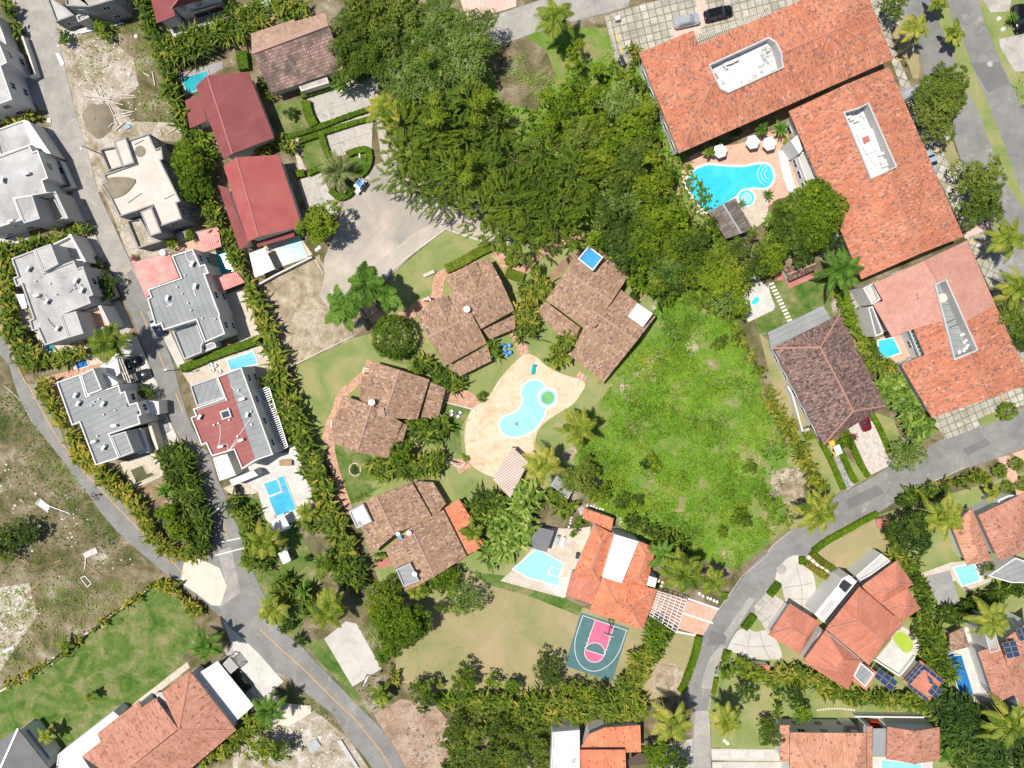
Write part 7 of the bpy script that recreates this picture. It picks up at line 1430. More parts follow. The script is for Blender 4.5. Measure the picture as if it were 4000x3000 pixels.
# loungers, tables on other terraces
th = thing('planter_ring', 'sunken planting ring on the lawn below the left bungalow', 'planter', at('12', '857,738')+(0,)); b = MB(); b.tube([(1.0*math.cos(a), 1.15*math.sin(a), .1) for a in np.linspace(0, 6.283, 26)], .13, 6); b.build('stone_ring', MAT['stone'], th); V_, Q_, v_ = cards(np.c_[RNG.normal(0, .4, 260), RNG.normal(0, .45, 260), RNG.uniform(.05, .3, 260)], RNG.normal(size=(260, 3))*.5+[0, 0, 1], RNG.uniform(.1, .2, 260), .6, RNG.random(260)); npmesh('foliage', V_, Q_, v_, MAT['L_dark'], th)
b = MB(); x, y = at('22', '40,345', .1); tag((lambda o: o)((b.tube([(x, y, .142), (x, y, .149)], .35, 16), b.build('floor_drain', MAT['concrete_grey']))[1]), 'round grey drain in the lower lobe of the kidney pool', 'drain')
stones('rubble', '00', '430,200 1150,300 1250,1150 900,1200 560,650', .9, .10, 'stone_white', 'white stones strewn over the top left building lot', thr=.35)
stones('rubble', '02', '-50,600 250,500 700,1100 1150,1500 700,1750 -50,1700', .5, .11, 'stone_white', 'white stones strewn over the left scrubland', thr=.4); stones('rubble', '03', '-50,60 250,60 350,330 60,800 -50,800', 2.2, .14, 'stone_white', 'white rubble in the bottom left tip', thr=.4)
stones('rubble', '01', '880,-150 960,160 1080,480 1150,560 1060,480 980,200 900,-100', 1.5, .1, 'stone_white', 'stones along the foot of the raw concrete house'); stones('rubble', '13', '1150,1100 1500,1120 1650,1300 1700,1650 1300,1659', 3.0, .05, 'stone_white', 'pale chips on the brown cleared ground', thr=.3)
stones('rubble', '32', '0,760 300,720 400,900 250,1080 60,1050', 3.0, .09, 'stone', 'pale rubble heap beside the road palm', thr=.2); stones('rubble', '13', '200,1150 700,1400 900,1659 400,1659', 1.0, .12, 'stone_white', 'stones on the rubble beside the bottom road', thr=.4)
stones('branches', '32', '0,740 330,720 420,920 260,1060 20,1000', 1.2, .2, 'L_twig', 'dead branches on the rubble heap'); stones('branches', '13', '1300,1300 1700,1350 1700,1650 1350,1659', 1.4, .16, 'L_twig', 'dead branches on the brown cleared ground')
# ================= VEGETATION =================
# palm and heliconia hedges
areca('00', '1210,-40 1270,150 1340,330 1420,440', 3.4, 'leafy palm hedge beside the white gabled house at the top')
areca('00', '1420,440 1620,370 1800,310 2000,240 2250,130', 5.0, 'broad palm hedge between white patio and teal pool'); areca('00', '1400,470 1440,640 1500,830 1560,1030 1610,1180 1640,1290', 3.2, 'palm hedge along the left side of the upper maroon roof')
areca('00', '40,-30 90,150 150,290', 2.2, 'dark palm hedge by the dusty road at the top left', 2.4); areca('00', '-40,1120 180,1035 400,985', 2.0, 'short palm hedge between the first two white houses', 2.2, 'areca_y')
areca('01', '1760,120 1880,280 1970,460 2070,650', 3.0, 'palm hedge between red awnings and the red roof'); areca('01', '1640,-20 1760,60 1850,150', 3.0, 'palm hedge right of the raw concrete house', 3.0, 'bright')
areca('11', '-110,800 0,960 60,1150 140,1350 220,1560', 3.4, 'palm hedge between white patios and the straw lot'); areca('11', '160,1560 200,1700 270,1880 380,2150 470,2350', 4.4, 'tall palm hedge beside the white slatted pergola')
areca('12', '470,690 540,900 600,1080 690,1280 780,1480', 4.6, 'tall palm hedge right of the rectangular blue pool'); areca('01', '-10,470 30,640 20,850 60,1080 150,1300 260,1480', 4.2, 'palm hedge left of the pale grey roof duplex')
areca('01', '180,1520 330,1450 520,1430 700,1400', 3.6, 'palm hedge above the maroon side terrace'); areca('01', '-20,520 150,480 300,430 480,380 620,330 780,300', 2.4, 'palm hedge between the second and third white houses', 2.6)
areca('02', '360,-20 440,170 540,350 610,480 700,640 820,740', 3.0, 'yellowish palm hedge along the maroon terrace road', 3.0, 'areca_y'); areca('02', '820,740 980,880 1130,1010 1230,1170 1330,1330 1450,1440 1600,1480', 3.2, 'yellowish palm hedge along the curved road to the junction', 3.2, 'areca_y')
areca('02', '1470,530 1520,720 1590,900 1640,1080 1680,1260 1700,1430', 5.6, 'wide palm hedge throwing shade on the middle road', 4.0, 'areca'); areca('02', '1560,1470 1680,1480 1760,1400', 3.0, 'palm hedge point at the sandy junction', 3.0, 'areca_y')
areca('02', '1420,1100 1560,1200 1540,1350', 4.5, 'palm hedge filling between the two road hedges', 3.2, 'areca')
areca('02', '1990,990 2080,1090 2140,1260 2220,1420 2290,1600', 3.6, 'palm hedge right of the white stop lines'); areca('12', '380,1180 500,1240 620,1180', 2.6, 'palm hedge at the foot of the square white canopy', 3.0)
areca('12', '640,1500 780,1560 860,1659', 5.5, 'mass of palms below the small cabana lawn'); areca('13', '700,0 850,30 920,120', 4.0, 'palms on the left of the grey roof box'); areca('13', '180,60 300,180 430,260 560,330', 4.2, 'palm thicket between cabana lawn and the road')
areca('12', '1000,740 1200,700 1400,720 1620,680', 4.6, 'palm hedge between left and bottom bungalows', 3.4); areca('12', '1340,360 1480,400 1620,330', 4.2, 'palm grove right of the left bungalow', 3.4); areca('12', '1020,1490 1120,1480', 1.8, 'little palms under the bottom bungalow corner', 2.2)
areca('21', '60,860 150,830 300,800', 4.4, 'palm mass above the left edge of the tarpaulin bungalow', 3.2); areca('21', '80,950 110,1100 140,1250', 4.6, 'palm hedge between the two upper bungalows', 3.4); areca('21', '380,1470 440,1330 500,1230', 4.0, 'palm grove inside the corner of the tarpaulin bungalow', 3.2)
areca('11', '1380,1480 1500,1520 1640,1620 1760,1680', 3.6, 'palm hedge between the round tree and the terrace', 3.2); areca('11', '2010,1290 2045,1370 2060,1440', 2.6, 'dark slender palms beside the blue barrels', 3.0, 'bright')
areca('12', '1880,990 1990,1050 2080,980', 4.4, 'palm grove below the gazebo', 3.4); areca('12', '1880,1250 1960,1150 2080,1130', 3.6, 'palm grove right of the orange porch', 3.2)
areca('21', '820,360 900,450 1000,640 1120,750 1230,800', 4.4, 'palm thicket right of the blue tarpaulin', 3.4, 'bright'); areca('21', '1250,840 1400,830 1420,740', 4.0, 'palm thicket above the oval bungalow lawn', 3.2)
areca('20', '1040,400 1060,480 1030,570', 2.4, 'orange tinted palm clump at the corner of the terracotta roof', 2.6, 'areca_y'); areca('20', '940,680 1040,660 1120,740', 2.8, 'drooping palms left of the big terracotta roof', 2.6, 'areca')
areca('31', '620,860 680,980 740,1100 800,1230', 2.8, 'narrow shrub palm hedge beside the gravel yard', 2.6, 'bright'); areca('31', '860,1280 920,1430 1010,1520 1110,1610', 4.0, 'palm hedge below the courtyard pool', 3.0)
areca('32', '1040,-40 1120,80 1220,220 1300,330 1380,440', 5.0, 'wide banana-leaved hedge between brown roof and orange roof', 3.4, 'banana', L=2.1, wd=.2); areca('31', '20,240 130,300 200,420 60,440', 3.2, 'broad-leaved palms beside the pool pavilion', 3.2, 'banana', wd=.2)
areca('21', '1900,1120 1980,1280 2060,1400 2170,1600', 2.2, 'thin yellowish hedge on the edge of the meadow, upper part', 2.2, 'areca_y'); areca('32', '-30,60 100,230 200,400 310,600 380,760 480,930', 3.2, 'yellow green palm hedge left of the brown roof lawn', 2.6, 'areca_y')
areca('32', '1540,880 1700,850 1860,810 1930,860', 2.6, 'palm hedge at the top of the right garden', 2.6, 'areca_y'); areca('32', '1150,1050 1290,960 1400,930 1530,960', 3.4, 'dark hedge beside the small roofed meter house', 3.0)
areca('32', '1060,1240 1120,1400 1170,1500 1230,1600', 3.4, 'palm hedge left below the big dark green tree', 3.2); areca('33', '1280,-20 1340,150 1360,300', 3.2, 'palm hedge right of the orange villa top wing', 3.0); areca('33', '1340,350 1420,480 1440,620 1480,760 1580,900', 4.6, 'dark palm hedge between algae pool and deep blue pool', 3.4)
areca('33', '1500,350 1640,330 1760,260 1880,190 2050,140 2230,90', 3.6, 'palm hedge below the grey patio at the right', 3.0); areca('33', '0,870 120,890 260,880 420,900 560,990 760,1060', 3.8, 'palm hedge below the orange villa, left half', 3.0)
areca('33', '760,1060 950,1070 1150,1080 1330,1100 1480,1110', 3.6, 'palm hedge below the orange villa, right half', 3.0); areca('33', '75,960 85,1080 80,1230', 1.7, 'narrow hedge between two small lawns at the bottom', 1.8)
areca('33', '1450,1150 1600,1130 1700,1220 1800,1330 1900,1500 2000,1640', 6.5, 'large dark palm mass at the bottom right', 4.0, 'dark', wd=.16); areca('33', '1560,1350 1650,1480 1750,1640', 6.0, 'dark palms right of the low peach house', 3.6, 'dark'); areca('33', '1950,1400 2150,1350 2250,1500 2250,1659', 5.5, 'darkest palms in the bottom right corner', 3.6, 'dark')
areca('23', '60,1120 250,1150 450,1160 700,1150 950,1140 1150,1130', 5.6, 'long yellowish palm hedge above the bottom orange roofs', 3.6, 'areca'); areca('23', '940,1000 1060,880 1130,740 1180,640', 4.6, 'palm hedge right of the basketball court', 3.4); areca('23', '1180,640 1270,560 1260,450 1200,420', 4.4, 'palms between pergola and basketball court', 3.2, 'bright')
areca('13', '1480,1090 1620,1060 1760,1060 1900,1080', 2.6, 'low shrub hedge along the lower edge of the dry lawn', 2.2, 'bright')
areca('13', '1900,1080 2050,1060 2212,1100', 3.4, 'palm hedge start at the bottom left of the dry lawn', 3.0)
areca('12', '2130,1060 2090,1200 2200,1300 2100,1400 2000,1480', 5.0, 'banana thicket above the pale pool, left part', 3.6, 'banana', L=2.3, wd=.26, dens=1.0); areca('22', '60,900 150,1000 80,1120 20,1200 100,1320 20,1400', 4.6, 'banana thicket above the pale pool, right part', 3.6, 'banana', L=2.3, wd=.26, dens=1.0)
areca('22', '300,960 430,1010 470,1100', 3.6, 'palm clump above the stepping stones', 3.0); areca('22', '590,1150 560,1250 530,1330', 2.0, 'leafy shrub hedge left of the small orange roof', 2.4, 'bright')
areca('22', '980,1170 1120,1220 1250,1300 1400,1370 1500,1450', 3.4, 'palm hedge between meadow and orange roofed house', 2.6); areca('03', '1360,60 1480,120 1560,200 1640,280 1730,370', 2.6, 'yellow palm hedge round the green lawn corner', 2.4, 'areca_y')
areca('03', '1680,1600 1850,1530 2000,1450 2120,1330 2230,1260', 4.4, 'palm hedge below the salmon villa', 3.2); areca('03', '60,960 320,800 520,680 720,520', .9, 'thin planting along the stone wall, lower part', 1.2, 'areca_y'); areca('03', '760,490 960,340 1150,200 1330,70', 1.5, 'thin planting along the stone wall, upper part', 1.5, 'areca_y')
areca('13', '1160,780 1200,880 1230,960', 1.3, 'yellow hedge stub beside the concrete slab', 1.8, 'areca_y'); areca('00', '1650,1130 1740,1230 1800,1330 1830,1300', 3.4, 'palms in the gap left of the red roofs', 2.6, 'bright')
areca('10', '0,1260 100,1240 200,1230 300,1290', 3.4, 'palms in the gap between the two red roofs', 2.6); areca('10', '770,420 850,520 960,600 820,650', 3.2, 'palms beside the old tile roof driveway', 3.0); areca('10', '150,60 300,20 420,90 230,140', 3.6, 'palm group above the old tile roof', 3.0, 'areca')
areca('10', '10,640 60,760 110,840', 2.0, 'shrub palms below the left corner of the old tile roof', 2.2); areca('00', '1980,-20 2010,60 2140,90 2250,60', 3.0, 'palms between gabled house and the mint pool', 3.0)
# clipped hedges
for t_, s_, w_, l_, h_ in (('10', '255,1180 500,1110 760,1010 1000,930', .75, 'upper clipped hedge of the cream path', .8), ('10', '375,1215 560,1150 800,1070 1005,1015', .75, 'lower clipped hedge of the cream path', .8), ('10', '425,870 450,980 500,1080', 1.5, 'rough hedge between small lawn and slab driveway', 1.1), ('10', '560,1160 590,1260 620,1350', .95, 'clipped hedge between square lawn and lower slab driveway', .9),
        ('10', '780,1330 900,1290 970,1300 975,1400 930,1480 870,1530', .95, 'horseshoe clipped hedge round the small lawn', .9), ('10', '640,1640 720,1700 800,1670 850,1590', 1.0, 'clipped hedge curve under the date palm', .9), ('10', '335,1500 415,1490', 1.1, 'short clipped hedge left of the date palm', .9), ('10', '450,1490 600,1430', .9, 'clipped hedge along the bottom of the square lawn', .9), ('10', '270,1245 320,1240', .7, 'tiny clipped hedge by the palm gap', .8), ('10', '390,820 640,740', .9, 'clipped hedge under the old tile roof eave', .9),
        ('11', '1640,665 1760,610 1880,540 2000,480 2050,460', 1.5, 'bright yellow-green hedge along the brick path', 1.0), ('21', '-60,600 -10,590 40,630', 1.0, 'bright clump hedge in the paved angle', .9), ('21', '-50,690 30,720 100,740', 1.6, 'bright yellow-green hedge below the brick path', 1.0), ('11', '2190,600 2212,640', .9, 'short bright hedge at the path bend', .9),
        ('32', '400,1450 520,1360 700,1260 860,1170 955,1125', .95, 'long clipped hedge along the lower roadside lawn', .9), ('32', '470,500 560,680 620,820 660,910', .9, 'clipped hedge left of the grey patterned drive', .8), ('32', '600,500 670,660 730,790 770,850', .9, 'clipped hedge right of the grey patterned drive', .8), ('32', '655,370 720,500 800,680 875,800', .8, 'clipped hedge left of the pale stamped drive', .8), ('32', '895,245 980,400 1060,590 1080,640', .8, 'clipped hedge right of the pale stamped drive', .8),
        ('32', '380,1460 470,1540 560,1600 620,1659', 1.1, 'flowering hedge right of the white stepping slabs', .8), ('32', '330,1550 400,1600 480,1659', 1.0, 'flowering hedge left of the white stepping slabs', .8), ('33', '440,-40 500,0 545,55', 1.0, 'flowering hedge end near the white skylight block', .8), ('32', '280,1530 325,1530', 1.2, 'short round-ended hedge at the forecourt entrance', .9),
        ('23', '1625,530 1590,680 1540,830 1490,960 1460,1010', 1.0, 'tall clipped hedge left of the right road', 1.2), ('23', '2095,350 2010,460', 1.2, 'clipped hedge between the two concrete fans', 1.0), ('33', '100,70 20,170', 1.2, 'clipped hedge beside the villa forecourt corner', 1.0), ('23', '1870,655 1845,740', 1.2, 'short clipped hedge below the lower concrete fan', 1.0), ('23', '1770,890 1745,1030', .6, 'thin yellow hedge strip right of the road', .8),
        ('01', '1560,1530 1700,1470 1900,1390 2080,1330 2230,1270', 1.3, 'dark clipped hedge between grey house and blue pool', 1.4), ('00', '2080,440 2100,590', 1.8, 'clipped hedge block above the upper maroon roof', 1.2), ('23', '1850,150 1835,200', .9, 'short hedge by the flagstones', .8), ('31', '2000,1300 2000,1301', .1, '', 0)):
    if l_: boxhedge(t_, s_, w_, l_, h_, 'lime' if 'yellow' in l_ or 'bright' in l_ else 'areca_y' if 'flowering' in l_ else 'box', sm=True)
# coconut and other palms
for t_, s_, r_, h_, k_, l_ in (('20', '375,150', 4.0, 7.5, 'coco', 'coconut palm leaning over the road at the top centre'), ('10', '1120,950', 3.9, 7.0, 'coco', 'yellow-green coconut palm at the edge of the big forest'), ('01', '925,1300', 4.0, 7.5, 'coco', 'coconut palm above the parked black cars'),
        ('11', '970,790', 3.9, 8.5, 'royal', 'upper royal palm at the corner of the pointed lawn'), ('11', '1120,880', 3.2, 7.5, 'royal', 'royal palm right of the white corner kerb'), ('11', '760,1000', 4.0, 8.5, 'royal', 'lower left royal palm over the straw lot'),
        ('22', '570,380', 3.9, 7.0, 'coco', 'coconut palm right of the coral terrace'), ('22', '265,700', 3.9, 7.0, 'coco', 'coconut palm between terrace and grey service room'), ('32', '440,1110', 4.4, 8.0, 'coco', 'lone coconut palm at the roadside by the rubble heap'), ('32', '1530,1150', 4.4, 8.0, 'coco', 'coconut palm above the peach villa garden'),
        ('22', '1300,1490', 3.0, 5.5, 'oil', 'bushy date-like palm beside the right orange roof'), ('22', '1490,1640', 4.6, 7.5, 'coco', 'large coconut palm above the white pergola'), ('23', '1740,50', 3.0, 6.0, 'coco', 'smaller coconut palm right of the large one'), ('23', '1385,1290', 4.4, 8.0, 'coco', 'coconut palm left of the pale lower road'), ('23', '1860,1260', 3.6, 7.0, 'coco', 'leaning coconut palm on the right roadside lawn'),
        ('33', '1940,390', 4.2, 7.5, 'coco', 'coconut palm above the dull salmon villa'), ('33', '2100,1300', 4.8, 8.0, 'coco', 'shadowy coconut palm at the bottom right corner'), ('31', '630,680', 4.4, 8.0, 'oil', 'dark feathery palm right of the small hut'), ('31', '2080,400', 4.0, 7.0, 'coco', 'coconut palm beside the right road'), ('31', '2180,830', 4.0, 7.0, 'coco', 'coconut palm half out of frame at the right edge'),
        ('30', '1280,230', 3.0, 6.5, 'coco', 'coconut palm over the top oval planting bed'), ('30', '1610,280', 2.2, 4.0, 'small', 'small palm on the grass strip between two roads'), ('30', '1470,10', 2.0, 4.0, 'small', 'small palm on the grass strip at the top edge'), ('13', '130,310', 3.2, 6.0, 'coco', 'coconut palm beside the road below the junction'), ('13', '600,320', 3.8, 6.5, 'coco', 'coconut palm above the pale concrete slab'), ('12', '60,1370', 3.6, 6.5, 'coco', 'coconut palm left of the small cabana'),
        ('13', '640,240', 3.0, 6.8, 'coco', 'second coconut palm above the concrete slab'), ('13', '100,1170', 3.6, 6.0, 'oil', 'dark feathery palm left of the bottom sand patch'), ('03', '1770,600', 3.6, 6.0, 'oil', 'dark feathery palm at the top of the ribbed carport'), ('10', '695,1480', 3.6, 3.4, 'date', 'silvery date palm inside the hedged garden'), ('10', '740,740', 1.8, 2.4, 'yucca', 'dark cycad by the upper slab driveway'), ('13', '410,130', 1.7, 3.0, 'yucca', 'dark spiky yucca in the road palm thicket'),
        ('31', '960,860', 1.6, 3.5, 'small', 'small palm in front of the salmon roof balcony'), ('20', '1700,1310', 1.1, 2.4, 'small', 'small palm left of the leftmost parasol'), ('20', '2160,1110', 1.4, 2.6, 'young', 'dark small palm above the middle parasol'), ('30', '110,1110', 1.7, 2.6, 'yucca', 'dark cycad at the corner of the middle terracotta block'), ('32', '1950,950', 1.8, 3.0, 'small', 'small palm beside the peach villa garden hedge'), ('13', '1080,1030', 2.2, 3.2, 'small', 'young coconut palm below the concrete slab'),
        ('13', '1590,940', 1.0, 1.6, 'small', 'tiny palm on the dry lawn'), ('02', '1430,910', 2.0, 3.0, 'yucca', 'spindly plant in the bare triangular bed'), ('03', '770,1050', 1.2, 2.4, 'small', 'small palm alone on the green lawn'), ('03', '400,1380', 1.9, 3.0, 'small', 'small palm near the grey roofed house'), ('21', '1985,95', .8, 1.5, 'yucca', 'round agave beside the hot tub'), ('30', '2110,150', 1.0, 1.6, 'yucca', 'small agave by the top right car'), ('33', '1540,1540', 1.8, 3.0, 'young', 'young palm below the low peach house'),
        ('13', '1100,700', 1.6, 3.0, 'young', 'young palm left of the dry lawn'), ('12', '430,1110', 2.2, 4.0, 'coco', 'thin palm at the corner of the white pool terrace'), ('13', '1380,130', 2.0, 3.0, 'small', 'spreading young palm below the grey roof box'), ('21', '2212,20', 1.0, 1.8, 'yucca', 'brownish agave on the cyan pool edge'), ('03', '560,600', 1.6, 2.0, 'small', 'low palm beside the stone wall'), ('12', '1870,1270', 2.2, 4.0, 'small', 'pale fan palm over the orange porch'), ('02', '2150,1530', 2.2, 3.6, 'small', 'small palm below the white stop lines')):
    palm(t_, s_, r_, h_, k_, l_)
# single trees
for t_, s_, r_, h_, k_, l_ in (('11', '560,280', 3.7, 6.5, 'bright', 'bright leafy tree beside the mint pool house'), ('11', '1180,1250', 3.5, 4.5, 'ball', 'large clipped round tree on the lawn'), ('00', '1640,1420', 3.6, 6.0, 'bright', 'pale bushy tree between raw concrete house and red roof'), ('00', '1680,1600', 3.2, 5.0, 'bright', 'light green tree below the pale bushy tree'),
        ('31', '430,170', 5.3, 7.5, 'bright', 'round broadleaf tree left of the middle terracotta block'), ('31', '270,150', 3.6, 7.0, 'bright', 'broadleaf tree below the curved white sofa'), ('31', '20,560', 3.4, 6.0, 'bright', 'light green tree beside the small hut'), ('31', '290,500', 3.0, 5.5, 'dark', 'dark tree behind the small hut'), ('31', '140,390', 2.8, 6.0, 'olive', 'olive green tree below the cream pool terrace'), ('31', '520,400', 2.6, 5.0, 'dark', 'dark shrub tree right of the round broadleaf tree'),
        ('32', '1250,1270', 4.3, 7.0, 'dark', 'big dark green tree beside the meter house'), ('30', '1510,780', 4.6, 7.0, 'olive', 'upper half of the olive tree pair by the right road'), ('30', '1460,1020', 4.0, 6.5, 'olive', 'lower half of the olive tree pair by the right road'), ('30', '1850,1560', 4.2, 6.5, 'olive', 'olive tree at the right road below the second oval bed'), ('31', '1840,110', 3.8, 6.5, 'olive', 'olive tree above the pink crossing path'), ('31', '2120,1050', 3.4, 6.0, 'olive', 'dark olive tree under the right edge palm'), ('31', '2180,1250', 3.2, 5.5, 'dark', 'dark tree at the right edge below the palm'), ('30', '1090,20', 2.6, 5.0, 'olive', 'small tree at the top edge beside the terracotta roof'), ('30', '1490,600', 1.3, 3.0, 'olive', 'small sapling above the olive tree pair'),
        ('32', '1210,610', 3.4, 5.0, 'sparse', 'sparse grey-green tree hanging over the right road'), ('33', '230,1030', 2.0, 4.0, 'dark', 'dark upper part of the small lawn tree pair'), ('33', '300,1180', 2.1, 4.2, 'bright', 'bright lower part of the small lawn tree pair'), ('23', '2030,990', 2.2, 4.5, 'dark', 'dark small tree on the roadside lawn right of the road'), ('33', '40,1380', 2.4, 3.6, 'olive', 'yellow-green shrub tree left of the bottom peach villa'), ('23', '2200,1300', 2.0, 3.2, 'olive', 'yellowish shrub at the edge of the lawn with boulders'),
        ('13', '1230,430', 4.6, 6.5, 'bright', 'large bright tree between concrete slab and dry lawn'), ('13', '1400,400', 2.6, 5.0, 'bright', 'right lobe of the large bright tree'), ('13', '1150,590', 2.8, 5.0, 'bright', 'lower lobe of the large bright tree'), ('13', '1100,200', 3.4, 6.0, 'leafy', 'leafy tree above the large bright tree'), ('13', '1820,200', 3.2, 5.0, 'sparse', 'nearly bare tree with white branches on the dry lawn'), ('13', '1610,270', 1.4, 3.0, 'dark', 'dark green lower left end of the bare tree'), ('13', '1740,290', 1.3, 3.0, 'leafy', 'dark green lower right end of the bare tree'),
        ('13', '1420,980', 2.6, 4.0, 'leafy', 'shrubby tree at the lower edge of the dry lawn'), ('13', '1480,1070', 2.0, 3.5, 'dark', 'dark shrubby tree above the brown cleared ground'), ('13', '1820,870', 2.6, 4.0, 'leafy', 'leafy small tree on the dry lawn, left of three'), ('13', '1780,960', 2.2, 3.5, 'olive', 'yellowish shrub under the leafy small tree'), ('13', '2050,910', 1.5, 3.0, 'bright', 'bright sapling, middle of three on the dry lawn'), ('13', '2200,940', 1.5, 3.0, 'bright', 'bright sapling, right of three on the dry lawn'), ('23', '20,960', 1.4, 3.0, 'bright', 'small bright tree above the long palm hedge'),
        ('23', '310,770', 2.7, 4.0, 'olive', 'olive tree at the lower left of the court'), ('23', '320,890', 2.4, 4.0, 'olive', 'second olive tree below the court corner'), ('23', '480,980', 2.0, 3.4, 'leafy', 'leafy tree under the lower left court corner'), ('23', '620,1000', 1.9, 3.2, 'leafy', 'leafy tree below the court'), ('23', '760,980', 1.5, 3.0, 'dark', 'dark tree below the lower right court corner'), ('23', '950,930', 1.9, 3.5, 'olive', 'olive tree touching the right court edge'),
        ('02', '1450,1100', 2.2, 4.5, 'bright', 'bright green tree inside the hedge triangle, upper'), ('02', '1530,1260', 2.2, 4.5, 'bright', 'bright green tree inside the hedge triangle, lower'), ('02', '1290,90', 1.3, 2.4, 'olive', 'reddish shrub at the road corner of the grey duplex'), ('12', '1270,590', 2.6, 4.5, 'bright', 'bright tree between left and bottom bungalows'), ('12', '580,1560', 2.2, 4.0, 'bright', 'bright tree beside the cabana lawn'), ('22', '600,820', 3.4, 4.5, 'olive', 'olive shrubby tree beside the grey service room'), ('22', '720,930', 2.6, 4.0, 'leafy', 'leafy tree right of the grey service room'),
        ('01', '910,790', 2.0, 3.0, 'dark', 'dark shrubs in the white planter by the middle road'), ('01', '930,860', 1.6, 2.6, 'bright', 'small green shrub at the planter bottom'), ('10', '295,975', 1.15, 1.8, 'dark', 'round dark shrub on the small lawn'), ('02', '60,1330', 2.6, 3.2, 'dark', 'dark bush on the left scrubland edge'), ('02', '230,1290', 2.6, 3.0, 'dark', 'dark bush right of the left edge bush'), ('02', '60,1450', 2.2, 2.8, 'olive', 'olive bush below the dark scrubland bushes'), ('12', '1650,1630', 2.4, 3.5, 'bright', 'bright shrub below the bottom bungalow'), ('13', '1600,60', 3.0, 3.4, 'bright', 'bright shrubs above the nearly bare tree'),
        ('32', '660,460', 1.2, 2.0, 'lime', 'lime-green round shrub beside the pale drive'), ('32', '730,460', .7, 1.2, 'red', 'red-leaved shrub beside the lime shrub'), ('32', '680,510', 1.0, 1.6, 'bright', 'green shrub under the lime shrub'), ('32', '2080,240', 1.5, 2.0, 'ball', 'round topiary at the end of the paver court'), ('32', '2005,750', 1.2, 1.7, 'ball', 'round topiary left of the peach path'), ('32', '2075,895', 1.1, 1.6, 'ball', 'round topiary at the lower left of the peach path'), ('32', '2145,690', 1.1, 1.6, 'ball', 'round topiary right of the peach path'), ('32', '2212,860', 1.1, 1.6, 'ball', 'round topiary at the right edge by the peach path'), ('21', '208,685', .9, 1.3, 'ball', 'round clipped bush on the lawn above the tarpaulin bungalow'), ('21', '1360,945', .75, 1.2, 'ball', 'round bush at the end of the oval lawn'), ('12', '1955,110', .8, 1.2, 'ball', 'round bush at the head of the coral terrace'), ('12', '1802,645', .6, .8, 'lime', 'small lime bush where the lower brick path meets the terrace'),
        ('32', '360,425', 1.0, 1.5, 'ball', 'round bush below the white perimeter wall'), ('02', '1240,60', 1.3, 2.2, 'dark', 'dark shrub behind the reddish shrub'), ('12', '455,1498', .6, .9, 'dark', 'tiny round shrub on the cabana lawn'), ('01', '1480,430', 1.3, 2.0, 'bright', 'leafy shrub behind the raw concrete terrace'), ('01', '1640,370', 1.1, 2.0, 'bright', 'leafy shrub beside the small roof slab'), ('01', '830,615', .9, 1.4, 'olive', 'yellow-green shrub at the middle road driveway'), ('20', '1940,1150', .9, 1.6, 'dark', 'dark bush under the terracotta eave above the parasols'), ('20', '1780,1220', 1.3, 1.8, 'dark', 'dark bushes above the leftmost parasol'), ('30', '180,1240', .9, 1.5, 'lime', 'lime shrub beside the white block corner'), ('21', '1050,910', .9, 1.2, 'dark', 'dark shrub beside the short brick path'), ('01', '1150,570', .5, .9, 'red', 'small red bougainvillea at the carport corner'), ('00', '560,330', .9, 1.6, 'dark', 'small dark shrub by the formwork heap'), ('00', '900,265', 1.9, 1.6, 'bright', 'green weeds below the heaped strips'), ('32', '1900,1600', 1.6, 2.6, 'dark', 'dark shrub right of the pale teal pool'), ('33', '1270,500', 1.2, 2.0, 'dark', 'dark shrub beside the algae pool terrace'), ('23', '1860,820', 1.6, 2.5, 'bright', 'bright shrubs above the small lawn right of the road'), ('23', '2000,790', 2.0, 2.6, 'leafy', 'leafy shrubs left of the lower meter house'), ('23', '2120,850', 1.9, 2.6, 'leafy', 'leafy shrubs below the lower meter house'), ('13', '50,1500', 3.0, 4.5, 'leafy', 'leafy tree over the bottom grey walls'), ('13', '180,1500', 2.4, 4.0, 'bright', 'bright tree right of the bottom grey walls'), ('13', '370,560', 1.4, 2.0, 'dark', 'dark glossy shrub at the roadside, lower'), ('13', '260,430', 1.7, 2.4, 'dark', 'dark glossy shrub at the roadside, upper'), ('23', '1280,1560', 3.2, 4.0, 'bright', 'bright tree right of the bottom carport'), ('23', '1420,1620', 2.6, 3.6, 'dark', 'dark tree at the bottom edge beside the road')):
    tree(t_, s_, r_, h_, k_, l_)
# the big wood in the upper middle: dark spreading trees, pale dry ones and bright scrub
where = {}
def wood(lst, kind, words, group, hh=None):
    for i, q in enumerate(lst.split()):
        x_, y_, r_ = (float(k) for k in q.split(',')); r_ *= .93
        kk = kind if kind != 'leafy' else ('leafy', 'olive', 'leafy', 'dark', 'bright', 'pale')[(i*5+i//3) % 6]
        tree('O', f'{x_},{y_}', r_, hh or (8.5 if kind == 'flame' else 6.5 if kind in ('pale', 'olive') else 5.0)+r_*.25+RNG.uniform(-1.4, 1.4), kk, words, group)
wood('905,215,4 960,260,4.6 1010,310,4.8 930,300,4.6 880,330,4.2 985,380,4.8 1050,370,5 1110,340,4.4 1165,380,5 1090,430,5 1150,450,5 1215,430,4.8 1040,460,4.4 1130,500,4.6 1200,490,4.2 1240,380,4.4 1175,325,3.6 1075,275,3 1020,230,4.2 870,270,3.8 950,420,4 900,400,4 1085,500,3.4 860,370,3.2', 'flame', 'dark green spreading tree in the big wood at the upper centre', 'spreading trees of the big wood')
